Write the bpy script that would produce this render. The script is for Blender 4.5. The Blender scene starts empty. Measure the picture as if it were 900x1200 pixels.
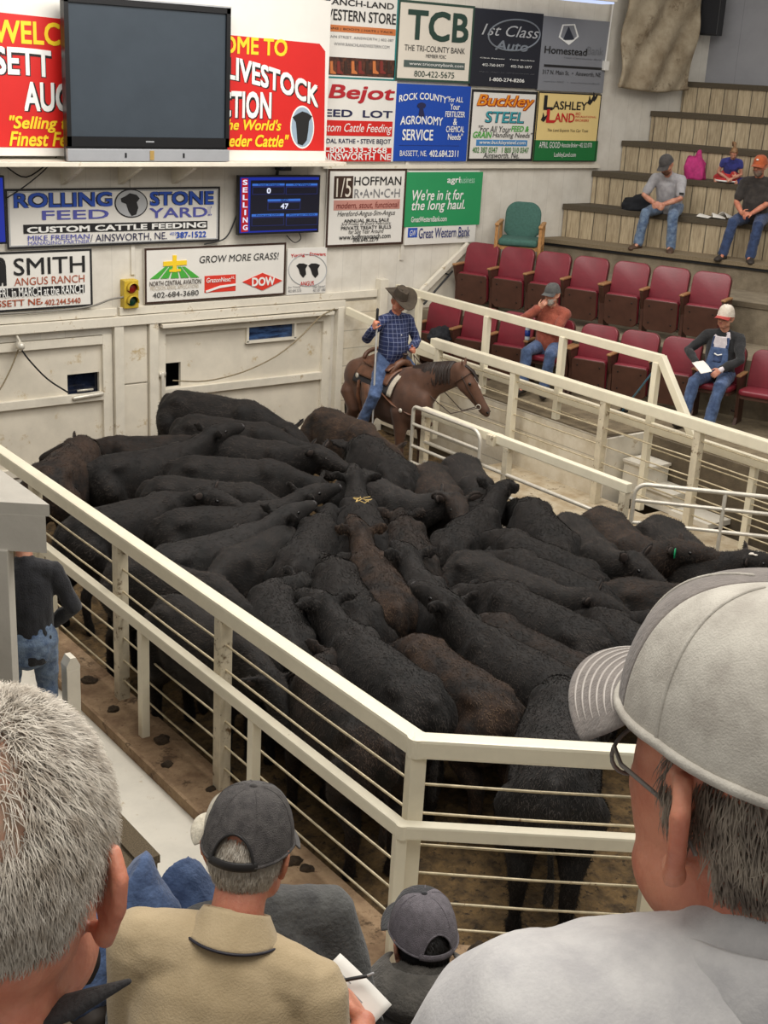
import bpy, bmesh, math, random
import numpy as np
from mathutils import Vector, Matrix, noise
PI = math.pi
random.seed(7)
SC = bpy.context.scene.collection
C = bpy.data.collections.new('place')   # linked into the scene at the very end, which keeps mesh baking quick

# ------------------------------------------------------------------ camera
FPX = 1510.0
CAMH = 4.85
RC = Matrix(((0.8012, -0.1558, 0.5777), (-0.5966, -0.2928, 0.7472), (0.0527, -0.9433, -0.3278)))
RC = RC.to_quaternion().to_matrix()
CAM = Vector((0, 0, CAMH))
cd = bpy.data.cameras.new('camera'); cam = bpy.data.objects.new('camera', cd); SC.objects.link(cam)
cd.sensor_fit = 'HORIZONTAL'; cd.sensor_width = 36.0; cd.lens = FPX / 900 * 36
cd.clip_start = 0.05; cd.clip_end = 200
xr = RC @ Vector((1, 0, 0)); yu = RC @ Vector((0, -1, 0)); zb = RC @ Vector((0, 0, -1))
M = Matrix((xr, yu, zb)).transposed().to_4x4(); M.translation = CAM
cam.matrix_world = M
bpy.context.scene.camera = cam

# ------------------------------------------------------------------ world, lights, exposure
sc = bpy.context.scene
sc.view_settings.view_transform = 'Standard'; sc.view_settings.look = 'None'
sc.view_settings.exposure = 0.0; sc.view_settings.gamma = 1.0
sc.view_settings.use_curve_mapping = False
w = bpy.data.worlds.new('world'); sc.world = w; w.use_nodes = True
w.node_tree.nodes['Background'].inputs[0].default_value = (1.0, 0.97, 0.93, 1)
w.node_tree.nodes['Background'].inputs[1].default_value = 0.46
def area(name, loc, size, power, col=(1, 0.955, 0.89), target=None):
    l = bpy.data.lights.new(name, 'AREA'); l.shape = 'RECTANGLE'; l.size, l.size_y = size
    l.energy = power; l.color = col
    o = bpy.data.objects.new(name, l); C.objects.link(o); o.location = loc
    if target:
        o.rotation_euler = (Vector(target) - Vector(loc)).to_track_quat('-Z', 'Y').to_euler()
    return o
area('ring_light', (6.8, 8.6, 7.4), (5.0, 6.0), 400)
area('ring_light_rear', (6.6, 11.0, 6.6), (6.0, 1.4), 150, target=(7.0, 13.4, 1.5))
area('ring_light_near', (5.6, 4.6, 6.8), (2.5, 2.5), 200)
area('stand_light', (12.6, 8.0, 7.6), (2.4, 5.0), 170)
area('gallery_light', (1.0, 1.2, 7.4), (3.0, 3.0), 150)

# ------------------------------------------------------------------ pixel rays (real points on real planes)
def ray(px, py): return RC @ Vector((px - 450, py - 600, FPX))
def PZ(px, py, z): r = ray(px, py); return CAM + r * ((z - CAMH) / r.z)
def PX(px, py, X): r = ray(px, py); return CAM + r * (X / r.x)
def PY(px, py, Y): r = ray(px, py); return CAM + r * (Y / r.y)
def PD(px, py, d): return CAM + ray(px, py) * (d / FPX)
def PPL(px, py, p0, n):
    r = ray(px, py); n = Vector(n); return CAM + r * ((Vector(p0) - CAM).dot(n) / r.dot(n))

# ------------------------------------------------------------------ materials
def lin(c):
    return tuple(((v / 255) / 12.92 if v / 255 <= 0.04045 else ((v / 255 + 0.055) / 1.055) ** 2.4) for v in c) + (1,)
MATS = {}
def mat(name, rgb, rough=0.6, var=0.12, vs=6.0, bump=0.0, bs=60.0, metal=0.0, sheen=0.0, rgb2=None, spots=None, stretch=None, sss=0.0):
    if name in MATS: return MATS[name]
    m = bpy.data.materials.new(name); m.use_nodes = True; nt = m.node_tree; b = nt.nodes['Principled BSDF']
    N = nt.nodes.new; L = nt.links.new
    b.inputs['Roughness'].default_value = rough; b.inputs['Metallic'].default_value = metal
    if sheen: b.inputs['Sheen Weight'].default_value = sheen; b.inputs['Sheen Roughness'].default_value = 0.5
    if sss:
        b.inputs['Subsurface Weight'].default_value = sss; b.inputs['Subsurface Radius'].default_value = (0.012, 0.004, 0.002)
        b.inputs['Subsurface Scale'].default_value = 1.0
    tc = N('ShaderNodeTexCoord'); src = tc.outputs['Object']
    if stretch:
        mp = N('ShaderNodeMapping'); mp.inputs['Scale'].default_value = stretch; L(src, mp.inputs[0]); src = mp.outputs[0]
    c1 = lin(rgb); c2 = lin(rgb2) if rgb2 else tuple(max(0, x * (1 - 2.2 * var)) for x in c1[:3]) + (1,)
    n = N('ShaderNodeTexNoise'); n.inputs['Scale'].default_value = vs; n.inputs['Detail'].default_value = 6; n.inputs['Roughness'].default_value = 0.65
    L(src, n.inputs['Vector'])
    r = N('ShaderNodeValToRGB'); r.color_ramp.elements[0].position = 0.36; r.color_ramp.elements[1].position = 0.62
    r.color_ramp.elements[0].color = c2; r.color_ramp.elements[1].color = c1
    L(n.outputs[0], r.inputs[0]); out = r.outputs[0]
    if spots:   # (rgb, scale, threshold)
        for i, (sr, ss, th) in enumerate(spots):
            n2 = N('ShaderNodeTexNoise'); n2.inputs['Scale'].default_value = ss; n2.inputs['Detail'].default_value = 8; n2.inputs['Roughness'].default_value = 0.75
            L(src, n2.inputs['Vector'])
            r2 = N('ShaderNodeValToRGB'); r2.color_ramp.elements[0].position = th; r2.color_ramp.elements[1].position = th + 0.07
            L(n2.outputs[0], r2.inputs[0])
            mx = N('ShaderNodeMixRGB'); mx.inputs[2].default_value = lin(sr); L(r2.outputs[0], mx.inputs[0]); L(out, mx.inputs[1]); out = mx.outputs[0]
    L(out, b.inputs['Base Color'])
    if bump:
        nb = N('ShaderNodeTexNoise'); nb.inputs['Scale'].default_value = bs; nb.inputs['Detail'].default_value = 5
        L(src, nb.inputs['Vector'])
        bp = N('ShaderNodeBump'); bp.inputs['Strength'].default_value = bump; bp.inputs['Distance'].default_value = 0.02
        L(nb.outputs[0], bp.inputs['Height']); L(bp.outputs[0], b.inputs['Normal'])
    MATS[name] = m; return m
def emit(name, rgb, s):
    m = bpy.data.materials.new(name); m.use_nodes = True; b = m.node_tree.nodes['Principled BSDF']
    b.inputs['Base Color'].default_value = (0, 0, 0, 1); b.inputs['Emission Color'].default_value = lin(rgb); b.inputs['Emission Strength'].default_value = s
    MATS[name] = m; return m
def boards(name, rgb, rgb2, width, axis=(1, 0, 0), gap=0.05, dark=0.45, rough=0.7, var=0.25, vs=3.0, grain=None, spots=None):
    """vertical boards: hashed tone per board and a dark joint between boards, measured along axis"""
    m = mat(name, rgb, rough, 0.1, vs, rgb2=rgb2, stretch=grain, spots=spots); nt = m.node_tree; N = nt.nodes.new; L = nt.links.new
    b = nt.nodes['Principled BSDF']; base = b.inputs['Base Color'].links[0].from_socket
    tc = N('ShaderNodeTexCoord'); dt = N('ShaderNodeVectorMath'); dt.operation = 'DOT_PRODUCT'; dt.inputs[1].default_value = tuple(a / width for a in axis)
    L(tc.outputs['Object'], dt.inputs[0])
    fr = N('ShaderNodeMath'); fr.operation = 'FRACT'; L(dt.outputs['Value'], fr.inputs[0])
    fl = N('ShaderNodeMath'); fl.operation = 'FLOOR'; L(dt.outputs['Value'], fl.inputs[0])
    wn = N('ShaderNodeTexWhiteNoise'); wn.noise_dimensions = '1D'; L(fl.outputs[0], wn.inputs['W'])
    lt = N('ShaderNodeMath'); lt.operation = 'LESS_THAN'; lt.inputs[1].default_value = gap; L(fr.outputs[0], lt.inputs[0])
    mr = N('ShaderNodeMapRange'); mr.inputs[3].default_value = 1 - var; mr.inputs[4].default_value = 1.0; L(wn.outputs[0], mr.inputs[0])
    m2 = N('ShaderNodeMath'); m2.operation = 'MULTIPLY'; m2.inputs[1].default_value = 1 - dark; L(mr.outputs[0], m2.inputs[0])
    mx = N('ShaderNodeMix'); mx.data_type = 'FLOAT'; L(lt.outputs[0], mx.inputs[0]); L(mr.outputs[0], mx.inputs[2]); L(m2.outputs[0], mx.inputs[3])
    hs = N('ShaderNodeVectorMath'); hs.operation = 'SCALE'; L(base, hs.inputs[0]); L(mx.outputs[0], hs.inputs['Scale'])
    L(hs.outputs[0], b.inputs['Base Color']); return m

# ------------------------------------------------------------------ object helpers
OFF = {}
def tag(o, label=None, cat=None, group=None, kind=None):
    if label: o['label'] = label
    if cat: o['category'] = cat
    if group: o['group'] = group
    if kind: o['kind'] = kind
    return o
def thing(name, label, cat, loc=(0, 0, 0), rotz=0.0, group=None, world=True):
    """Empty at the base of a thing. world=True: its parts are given in world coordinates."""
    o = bpy.data.objects.new(name, None); C.objects.link(o); o.empty_display_size = 0.1
    o.location = loc; o.rotation_euler = (0, 0, rotz); tag(o, label, cat, group)
    OFF[o.name] = Vector(loc) if world else Vector((0, 0, 0)); return o
def link_mesh(name, me, m, parent=None, smooth=False, auto=None):
    o = bpy.data.objects.new(name, me); C.objects.link(o)
    if m is not None:
        mi = np.zeros(len(me.polygons), dtype=np.int32); me.polygons.foreach_get('material_index', mi)
        me.materials.clear()
        for q in (m if isinstance(m, (list, tuple)) else [m]): me.materials.append(q)
        if isinstance(m, (list, tuple)): me.polygons.foreach_set('material_index', mi)
    if parent is not None:
        off = OFF.get(parent.name, Vector((0, 0, 0))); o.parent = parent; OFF[o.name] = off
        if off.length > 0: me.transform(Matrix.Translation(-off))
    if smooth: me.polygons.foreach_set('use_smooth', [True] * len(me.polygons))
    return o
class MB:
    def __init__(s): s.bm = bmesh.new()
    def box(s, c, size, R=None, bevel=0.0):
        r = bmesh.ops.create_cube(s.bm, size=1.0); vs = r['verts']
        bmesh.ops.scale(s.bm, vec=Vector(size), verts=vs)
        if bevel:
            es = list({e for v in vs for e in v.link_edges})
            rr = bmesh.ops.bevel(s.bm, geom=es, offset=bevel, segments=2, profile=0.6, affect='EDGES'); vs = list({v for f in rr['faces'] for v in f.verts} | {v for v in vs if v.is_valid})
            vs = [v for v in vs if v.is_valid]
        mm = (R.to_4x4() if R is not None else Matrix.Identity(4)); mm = Matrix.Translation(Vector(c)) @ mm
        bmesh.ops.transform(s.bm, matrix=mm, verts=vs); return s
    def beam(s, a, b, w, h, up=(0, 0, 1), bevel=0.0):
        """box from a to b, w across, h along up"""
        a = Vector(a); b = Vector(b); x = (b - a); l = x.length; x.normalize(); z = Vector(up); y = z.cross(x).normalized(); z = x.cross(y)
        R = Matrix((x, y, z)).transposed(); return s.box((a + b) / 2, (l, w, h), R, bevel)
    def tube(s, pts, rad, seg=10, hint=(0, 0, 1), caps=True):
        pts = [Vector(p) for p in pts]; n = len(pts)
        if not isinstance(rad, (list, tuple)): rad = [rad] * n
        rad = [(r, r) if not isinstance(r, (list, tuple)) else r for r in rad]
        rings = []; hint = Vector(hint)
        tang = []
        for i in range(n):
            t = (pts[min(i + 1, n - 1)] - pts[max(i - 1, 0)])
            tang.append(t.normalized() if t.length > 1e-9 else Vector((0, 0, 1)))
        seq = []
        if caps:
            a, b = rad[0]; k = min(a, b)
            for f, g in ((0.98, 0.25), (0.72, 0.7), (0.0, 0.92)): seq.insert(0, (pts[0] - tang[0] * k * f, (a * g, b * g), tang[0]))
            seq = [(pts[0] - tang[0] * k * 0.95, (a * 0.3, b * 0.3), tang[0]), (pts[0] - tang[0] * k * 0.65, (a * 0.75, b * 0.75), tang[0])]
        for p, r, t in zip(pts, rad, tang): seq.append((p, r, t))
        if caps:
            a, b = rad[-1]; k = min(a, b); t = tang[-1]
            seq += [(pts[-1] + t * k * 0.65, (a * 0.75, b * 0.75), t), (pts[-1] + t * k * 0.95, (a * 0.3, b * 0.3), t)]
        u = None
        for p, (a, b), t in seq:
            if u is None:
                h = hint if abs(hint.normalized().dot(t)) < 0.96 else (Vector((1, 0, 0)) if abs(t.x) < 0.9 else Vector((0, 1, 0)))
                v = (h - t * h.dot(t)).normalized()
            else:
                v = (v - t * v.dot(t)).normalized()
            u = v.cross(t)
            rings.append([s.bm.verts.new(p + u * (a * math.cos(2 * PI * k / seg)) + v * (b * math.sin(2 * PI * k / seg))) for k in range(seg)])
        for i in range(len(rings) - 1):
            for k in range(seg):
                s.bm.faces.new((rings[i][k], rings[i][(k + 1) % seg], rings[i + 1][(k + 1) % seg], rings[i + 1][k]))
        s.bm.faces.new(list(reversed(rings[0]))); s.bm.faces.new(rings[-1]); return s
    def ell(s, c, r, R=None, seg=16, rings=10):
        q = bmesh.ops.create_uvsphere(s.bm, u_segments=seg, v_segments=rings, radius=1.0); vs = q['verts']
        mm = Matrix.Translation(Vector(c)) @ (R.to_4x4() if R is not None else Matrix.Identity(4)) @ Matrix.Diagonal(Vector((r[0], r[1], r[2], 1)))
        bmesh.ops.transform(s.bm, matrix=mm, verts=vs); return s
    def prism(s, poly, ax_o, ax_u, ax_v, ax_n, depth):
        """polygon (u,v) at origin ax_o extruded by depth along ax_n"""
        o = Vector(ax_o); U = Vector(ax_u); V = Vector(ax_v); Nn = Vector(ax_n)
        a = [s.bm.verts.new(o + U * p[0] + V * p[1]) for p in poly]; b = [s.bm.verts.new(v.co + Nn * depth) for v in a]
        n = len(a); s.bm.faces.new(a); s.bm.faces.new(list(reversed(b)))
        for i in range(n): s.bm.faces.new((a[i], b[i], b[(i + 1) % n], a[(i + 1) % n]))
        return s
    def slab(s, poly, z0, z1): return s.prism(poly, (0, 0, z0), (1, 0, 0), (0, 1, 0), (0, 0, 1), z1 - z0)
    def grid(s, fn, nu, nv, closed_u=False):
        vs = [[s.bm.verts.new(fn(i / (nu if closed_u else nu - 1), j / (nv - 1))) for i in range(nu)] for j in range(nv)]
        for j in range(nv - 1):
            for i in range(nu if closed_u else nu - 1):
                s.bm.faces.new((vs[j][i], vs[j][(i + 1) % nu], vs[j + 1][(i + 1) % nu], vs[j + 1][i]))
        return s
    def mesh(s, name):
        bmesh.ops.recalc_face_normals(s.bm, faces=s.bm.faces[:])
        me = bpy.data.meshes.new(name); s.bm.to_mesh(me); s.bm.free(); return me
    def build(s, name, m, parent=None, smooth=False, mods=None):
        me = s.mesh(name)
        if mods: me = bake(me, mods)
        return link_mesh(name, me, m, parent, smooth)
def bake(me, mods):
    o = bpy.data.objects.new('tmp', me); SC.objects.link(o)
    for kind, kw in mods:
        md = o.modifiers.new(kind, kind)
        for k, v in kw.items(): setattr(md, k, v)
    dg = bpy.context.evaluated_depsgraph_get(); out = bpy.data.meshes.new_from_object(o.evaluated_get(dg))
    bpy.data.objects.remove(o); bpy.data.meshes.remove(me); return out
def displace(me, fn):
    nv = len(me.vertices); co = np.empty(nv * 3); me.vertices.foreach_get('co', co); no = np.empty(nv * 3); me.vertex_normals.foreach_get('vector', no)
    co = co.reshape(-1, 3); no = no.reshape(-1, 3); k = np.array([fn(Vector(c)) for c in co]); co += no * k[:, None]; me.vertices.foreach_set('co', co.ravel()); me.update()
def union(voxel, smooth=3): return [('REMESH', dict(mode='VOXEL', voxel_size=voxel)), ('SMOOTH', dict(iterations=smooth, factor=0.5))]
def structure(name, mb, m, parent=None, smooth=False):
    o = mb.build(name, m, parent, smooth)
    if parent is None: o['kind'] = 'structure'
    return o

# ------------------------------------------------------------------ lettering
_tc = {}
def text_mesh(txt, shear=0.0, res=3):
    key = (txt, shear, res)
    if key not in _tc:
        cu = bpy.data.curves.new('t', 'FONT'); cu.body = txt; cu.shear = shear; cu.resolution_u = res; cu.fill_mode = 'FRONT'
        o = bpy.data.objects.new('t', cu); SC.objects.link(o)
        dg = bpy.context.evaluated_depsgraph_get(); me = bpy.data.meshes.new_from_object(o.evaluated_get(dg))
        co = np.array([v.co[:2] for v in me.vertices]) if len(me.vertices) else np.zeros((1, 2))
        fs = [tuple(p.vertices) for p in me.polygons]
        bpy.data.objects.remove(o); bpy.data.meshes.remove(me)
        mn = co.min(0); mx = np.maximum(co.max(0) - mn, 1e-6); _tc[key] = ((co - mn) / mx, fs, mx)
    return _tc[key]
def homog(c):
    src = np.array(c, float); dst = np.array([(0, 1), (1, 1), (1, 0), (0, 0)], float); A = []
    for (x, y), (u, v) in zip(src, dst):
        A.append([x, y, 1, 0, 0, 0, -u * x, -u * y, -u]); A.append([0, 0, 0, x, y, 1, -v * x, -v * y, -v])
    h = np.linalg.svd(np.array(A))[2][-1].reshape(3, 3); return h
class Sign:
    """flat panel on the back wall: corners (TL,TR,BR,BL) read off the photograph are turned into a true rectangle at wall depth Y"""
    def __init__(s, name, label, corners, Y, panel, thick=0.03, cat='sign', border=None, bw=0.02, group='sponsor signs on the back wall'):
        s.c = corners; s.k = 0.0; s.H = homog(corners); q = [PY(x, y, Y) for x, y in corners]
        s.x0 = (q[0].x + q[3].x) / 2; s.x1 = (q[1].x + q[2].x) / 2; s.z1 = (q[0].z + q[1].z) / 2; s.z0 = (q[2].z + q[3].z) / 2; s.Y = Y
        s.root = thing(name, label, cat, ((s.x0 + s.x1) / 2, Y, s.z0), 0, group)
        MB().box(((s.x0 + s.x1) / 2, Y + thick / 2, (s.z0 + s.z1) / 2), (s.x1 - s.x0, thick, s.z1 - s.z0), bevel=0.004).build('panel', panel, s.root)
        if border: s.frame(0, 0, 1, 1, bw, border, 'border')
    def uv(s, x, y):
        p = s.H @ np.array([x, y, 1.0]); return p[0] / p[2], p[1] / p[2]
    def W(s, u, v, d=0.0): return Vector((s.x0 + (s.x1 - s.x0) * u, s.Y - d, s.z0 + (s.z1 - s.z0) * v))
    def frame(s, u0, v0, u1, v1, bw, m, name='frame', d=0.004):
        a = s.W(u0, v0); b = s.W(u1, v1); mb = MB(); y = s.Y - d / 2
        for c, sz in ((((a.x + b.x) / 2, y, a.z + bw / 2), (b.x - a.x, d, bw)), (((a.x + b.x) / 2, y, b.z - bw / 2), (b.x - a.x, d, bw)),
                      ((a.x + bw / 2, y, (a.z + b.z) / 2), (bw, d, b.z - a.z - 2 * bw)), ((b.x - bw / 2, y, (a.z + b.z) / 2), (bw, d, b.z - a.z - 2 * bw))): mb.box(c, sz)
        mb.build(name, m, s.root)
    def quad(s, x0, y0, x1, y1, m, name='band', d=0.004):
        x0, y0, x1, y1 = s.unslope(x0, y0, x1, y1)
        a = s.W(*s.uv(x0, y0)); b = s.W(*s.uv(x1, y1))
        MB().box(((a.x + b.x) / 2, s.Y - d / 2, (a.z + b.z) / 2), (abs(b.x - a.x), d, abs(b.z - a.z))).build(name, m, s.root)
    def poly(s, pts, m, name='emblem', d=0.006, rel=None):
        """pts in photo pixels"""
        s.k += .0003; d = d + s.k
        P = [s.W(*s.uv(x, y)) for x, y in pts]
        MB().prism([(p.x, p.z) for p in P], (0, s.Y - d, 0), (1, 0, 0), (0, 0, 1), (0, 1, 0), d - 0.0005).build(name, m, s.root)
    def disc(s, cx, cy, rx, ry, m, name='emblem', d=0.005, n=32):
        s.poly([(cx + rx * math.cos(2 * PI * k / n), cy + ry * math.sin(2 * PI * k / n)) for k in range(n)], m, name, d)
    def unslope(s, x0, y0, x1, y1):
        """upright pixel box of a line that climbs to the right -> its top left and bottom right corner"""
        c = s.c; m = ((c[1][1] - c[0][1]) + (c[2][1] - c[3][1])) / ((c[1][0] - c[0][0]) + (c[2][0] - c[3][0])); k = max(0.0, -m) * (x1 - x0)
        k = min(k, (y1 - y0) * .4); return x0, y0 + k, x1, y1 - k
    def text(s, txt, x0, y0, x1, y1, m, bold=0.0, shear=0.0, bend=0.0, slant=0.0, d=0.006, name='lettering'):
        x0, y0, x1, y1 = s.unslope(x0, y0, x1, y1)
        u0, v1 = s.uv(x0, y0); u1, v0 = s.uv(x1, y1)
        co, fs, sz = text_mesh(txt, shear); vs = []; ff = []; s.k += .0003
        sx = min(.2, bold / sz[0]); sy = min(.2, bold / sz[1])
        for i, (ox, oy) in enumerate([(0, 0)] if bold <= 0 else [(-1, -1), (1, -1), (-1, 1), (1, 1), (0, 0)]):
            base = len(vs)
            for a, b in co:
                a = sx + a * (1 - 2 * sx) + ox * sx; b = sy + b * (1 - 2 * sy) + oy * sy
                p = s.W(u0 + (u1 - u0) * a, v0 + (v1 - v0) * b, d + s.k + i * .0003); h = abs(v1 - v0) * (s.z1 - s.z0)
                p.z += h * (bend * (1 - (2 * a - 1) ** 2) + slant * (a - 0.5)); vs.append(p)
            ff += [tuple(i_ + base for i_ in f) for f in fs]
        me = bpy.data.meshes.new(name); me.from_pydata([tuple(v) for v in vs], [], ff); me.update(); link_mesh(name, me, m, s.root)
    def done(s): return s.root
# ------------------------------------------------------------------ materials of the place
WY = 14.0
white_paint = mat('white_paint', (224, 217, 201), 0.45, 0.05, 5, bump=0.05, bs=30, spots=[((176, 158, 128), 5, 0.60), ((110, 88, 62), 13, 0.69)])
fence_paint = mat('fence_paint', (232, 224, 200), 0.35, 0.04, 4, bump=0.04, bs=25, spots=[((158, 138, 105), 11, 0.67)])
fence_dirty = mat('fence_dirty', (214, 203, 178), 0.5, 0.1, 6, spots=[((104, 82, 56), 8, 0.56)])
rod_steel = mat('rod_steel', (206, 192, 160), 0.4, 0.15, 14, metal=0.2, spots=[((120, 88, 58), 30, 0.6)])
pipe_white = mat('pipe_white', (214, 208, 194), 0.32, 0.08, 12, metal=0.25, spots=[((110, 86, 60), 16, 0.63)])
siding = boards('siding', (222, 217, 206), (208, 202, 190), 0.30, (1, 0, 0), 0.03, 0.12, 0.5, 0.04, 3.0, spots=[((176, 165, 146), 4, 0.66)])
plank_white = boards('plank_white', (226, 218, 200), (204, 192, 168), 0.24, (0, 0, 1), 0.05, 0.35, 0.6, 0.06, 4.0, spots=[((120, 96, 68), 5, 0.64), ((40, 32, 24), 16, 0.72)])
gate_paint = mat('gate_paint', (222, 214, 197), 0.5, 0.06, 2.5, spots=[((188, 168, 130), 3.2, 0.60), ((150, 122, 84), 6, 0.70), ((70, 58, 46), 30, 0.72)])
dirt = mat('dirt', (112, 89, 56), 0.95, 0.2, 9, bump=1.0, bs=26, rgb2=(64, 50, 31), spots=[((42, 32, 20), 16, 0.55)])
ledge_dirty = mat('ledge_dirty', (160, 134, 104), 0.85, 0.1, 4, bump=0.4, bs=40, rgb2=(118, 92, 68), spots=[((84, 64, 44), 5, 0.56), ((110, 84, 60), 22, 0.6), ((232, 222, 204), 55, 0.68)])
walk_white = mat('walk_white', (230, 224, 210), 0.6, 0.05, 3, spots=[((200, 186, 160), 9, 0.6), ((104, 78, 62), 24, 0.72)])
concrete = mat('concrete', (140, 128, 108), 0.9, 0.1, 4, bump=0.3, bs=60, rgb2=(112, 101, 84))
concrete_dark = mat('concrete_dark', (106, 94, 76), 0.9, 0.1, 4, bump=0.3, bs=60, rgb2=(86, 76, 61))
carpet = mat('carpet', (120, 106, 84), 1.0, 0.15, 120, bump=0.8, bs=220, rgb2=(88, 76, 58))
carpet_dark = mat('carpet_dark', (104, 93, 76), 1.0, 0.15, 120, bump=0.8, bs=220, rgb2=(80, 71, 57))
AR = math.radians(22.5); NR = Vector((math.cos(AR), math.sin(AR), 0)); DR = Vector((math.sin(AR), -math.cos(AR), 0))
panel_wood = boards('panel_wood', (198, 180, 148), (160, 141, 112), 0.21, tuple(DR), 0.075, 0.72, 0.65, 0.22, 5.0, grain=(8, 8, 0.8))
grey_wall = boards('grey_wall', (150, 150, 154), (142, 142, 146), 1.22, tuple(DR), 0.006, 0.3, 0.6, 0.02, 2.0)
dark_glass = mat('dark_glass', (28, 36, 58), 0.15, 0.3, 3, rgb2=(14, 17, 26))
black_metal = mat('black_metal', (24, 24, 26), 0.5, 0.1)
grey_box_paint = mat('grey_box_paint', (186, 181, 170), 0.6, 0.05, 3, bump=0.1, bs=30, spots=[((120, 108, 90), 30, 0.72)])

Fd = Vector((0.79, -0.613, 0)).normalized(); Nf = Vector((0.613, 0.79, 0)).normalized(); K0 = Vector((3.92, 4.65, 0)); C0 = K0.dot(Nf)
def kink(d):
    x = 3.92 - d; return Vector((x, (C0 - d - Nf.x * x) / Nf.y, 0))
def off_strip(d0, d1, z0, z1, yend=13.95, flen=5.2):
    a = kink(d0); b = kink(d1)
    return [(a.x, yend), (a.x, a.y), tuple((a + Fd * flen).xy), tuple((b + Fd * flen).xy), (b.x, b.y), (b.x, yend)]

# ------------------------------------------------------------------ ground, ledges, walkways
mb = MB(); mb.slab([(-6, -5), (24, -5), (24, 18), (-6, 18)], -0.25, -0.06); structure('floor', mb, concrete_dark)
def dirt_floor():
    mb = MB(); nx, ny = 200, 260
    def fn(u, v):
        x = 3.9 + u * 6.9; y = 1.2 + v * 12.78
        z = 0.028 * noise.noise((x * 2.1, y * 2.1, 0)) + 0.022 * noise.noise((x * 6, y * 6, 3)) + 0.030 * abs(noise.noise((x * 11, y * 11, 7))) + 0.014 * noise.noise((x * 24, y * 24, 1))
        return Vector((x, y, z - 0.015))
    mb.grid(fn, nx, ny)
    bmesh.ops.delete(mb.bm, geom=[v for v in mb.bm.verts if (Vector((v.co.x, v.co.y, 0)).dot(Nf) < C0 - 0.12)], context='VERTS')
    o = mb.build('ring_dirt', dirt, smooth=True); o['kind'] = 'structure'
dirt_floor()
mb = MB(); mb.slab(off_strip(-0.09, 0.30, 0, 0), -0.06, 0.12); structure('ledge_near', mb, ledge_dirty)
mb = MB(); mb.slab(off_strip(0.30, 0.325, 0, 0), -0.06, 0.16); structure('trim_1', mb, ledge_dirty)
mb = MB(); mb.slab(off_strip(0.325, 1.1, 0, 0), -0.06, 0.08); structure('walkway', mb, walk_white)
mb = MB(); mb.slab([(9.24, 11.25), (10.62, 11.25), (10.62, 9.0), (10.88, 9.0), (10.88, 5.9), (11.4, 5.5), (11.2, 5.3), (9.24, 7.95)], -0.05, 0.27); structure('ledge_far', mb, mat('ledge_pale', (190, 178, 154), .85, .1, 4, bump=.3, bs=40, rgb2=(160, 142, 114), spots=[((98, 78, 54), 4, .58), ((128, 104, 76), 18, .62)]))
mb = MB(); mb.slab([(9.19, 11.27), (9.24, 11.27), (9.24, 7.95), (11.2, 5.3), (11.16, 5.27), (9.19, 7.93)], -0.05, 0.42); structure('trim_2', mb, mat('kerb_grey', (196, 190, 178), 0.7, 0.08, 5, spots=[((120, 100, 74), 6, 0.62)]))
# clods of manure on the near ledge and in the ring
clod = mat('clod', (66, 52, 36), 0.95, 0.2, 20, bump=0.8, bs=60)
def clodm(p, r, sq=0.45, seed=0):
    mb = MB(); bmesh.ops.create_icosphere(mb.bm, subdivisions=3, radius=1.0)
    for v in mb.bm.verts:
        k = 1 + 0.35 * noise.noise(v.co * 1.8 + Vector((seed, 0, 0))); v.co = Vector((v.co.x * r * k, v.co.y * r * 0.8 * k, max(-0.2, v.co.z) * r * sq * k))
    return mb
for i, (x, y, r, z) in enumerate([(104, 798, .07, .12), (133, 832, .055, .12), (190, 868, .075, .12), (196, 896, .05, .12), (345, 1010, .06, .12), (360, 1018, .05, .12), (247, 925, .04, .12)]):
    p = PZ(x, y, z); t = thing('manure_clod', 'brown clod of dried manure lying on the white framed ledge by the near fence', 'manure', p, random.random() * 6, 'manure clods on the near ledge', world=False)
    me = clodm(p, r, 0.45, i * 3.1).build('clod', clod, t, True)
t = thing('manure_clod', 'large round dark clod of manure at the foot of the front fence', 'manure', PZ(562, 1117, 0.12), 0, None, world=False); clodm(0, .075, .8, 44).build('clod', clod, t, True)

# foreground stand: steep carpeted tiers facing the ring, and a side block along the left fence
def tier(name, poly, z0, z1, m): structure(name, MB().slab(poly, z0, z1), m)
lat = Vector((Nf.y, -Nf.x, 0))
for i, (r, z) in enumerate([(1.12, 3.52), (1.64, 3.10), (2.16, 2.68), (2.68, 2.26), (3.20, 1.84), (3.72, 1.42), (4.24, 1.0), (4.62, 0.55)]):
    a, b = (-1.6, 5.0)
    if i >= 4: a = -0.75
    p = [Nf * r0 + lat * l for r0, l in ((r - 0.56, a), (r, a), (r, b), (r - 0.56, b))]
    tier('stand_tier', [tuple(q.xy) for q in p], -0.06, z - 0.02, carpet)
    e = [Nf * r0 + lat * l for r0, l in ((r - 0.10, a), (r + 0.012, a), (r + 0.012, b), (r - 0.10, b))]
    tier('stand_nosing', [tuple(q.xy) for q in e], z - 0.06, z, carpet_dark)
for i, (x, z) in enumerate([(2.86, 0.6), (2.36, 1.0), (1.86, 1.4), (1.36, 1.8)]):
    tier('side_tier', [(x - 0.5, 5.60), (x, 5.60), (x, 9.4), (x - 0.5, 9.4)], -0.06, z - 0.02, carpet)
    tier('side_nosing', [(x - 0.12, 5.59), (x + 0.012, 5.59), (x + 0.012, 9.4), (x - 0.12, 9.4)], z - 0.05, z, carpet)

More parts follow.
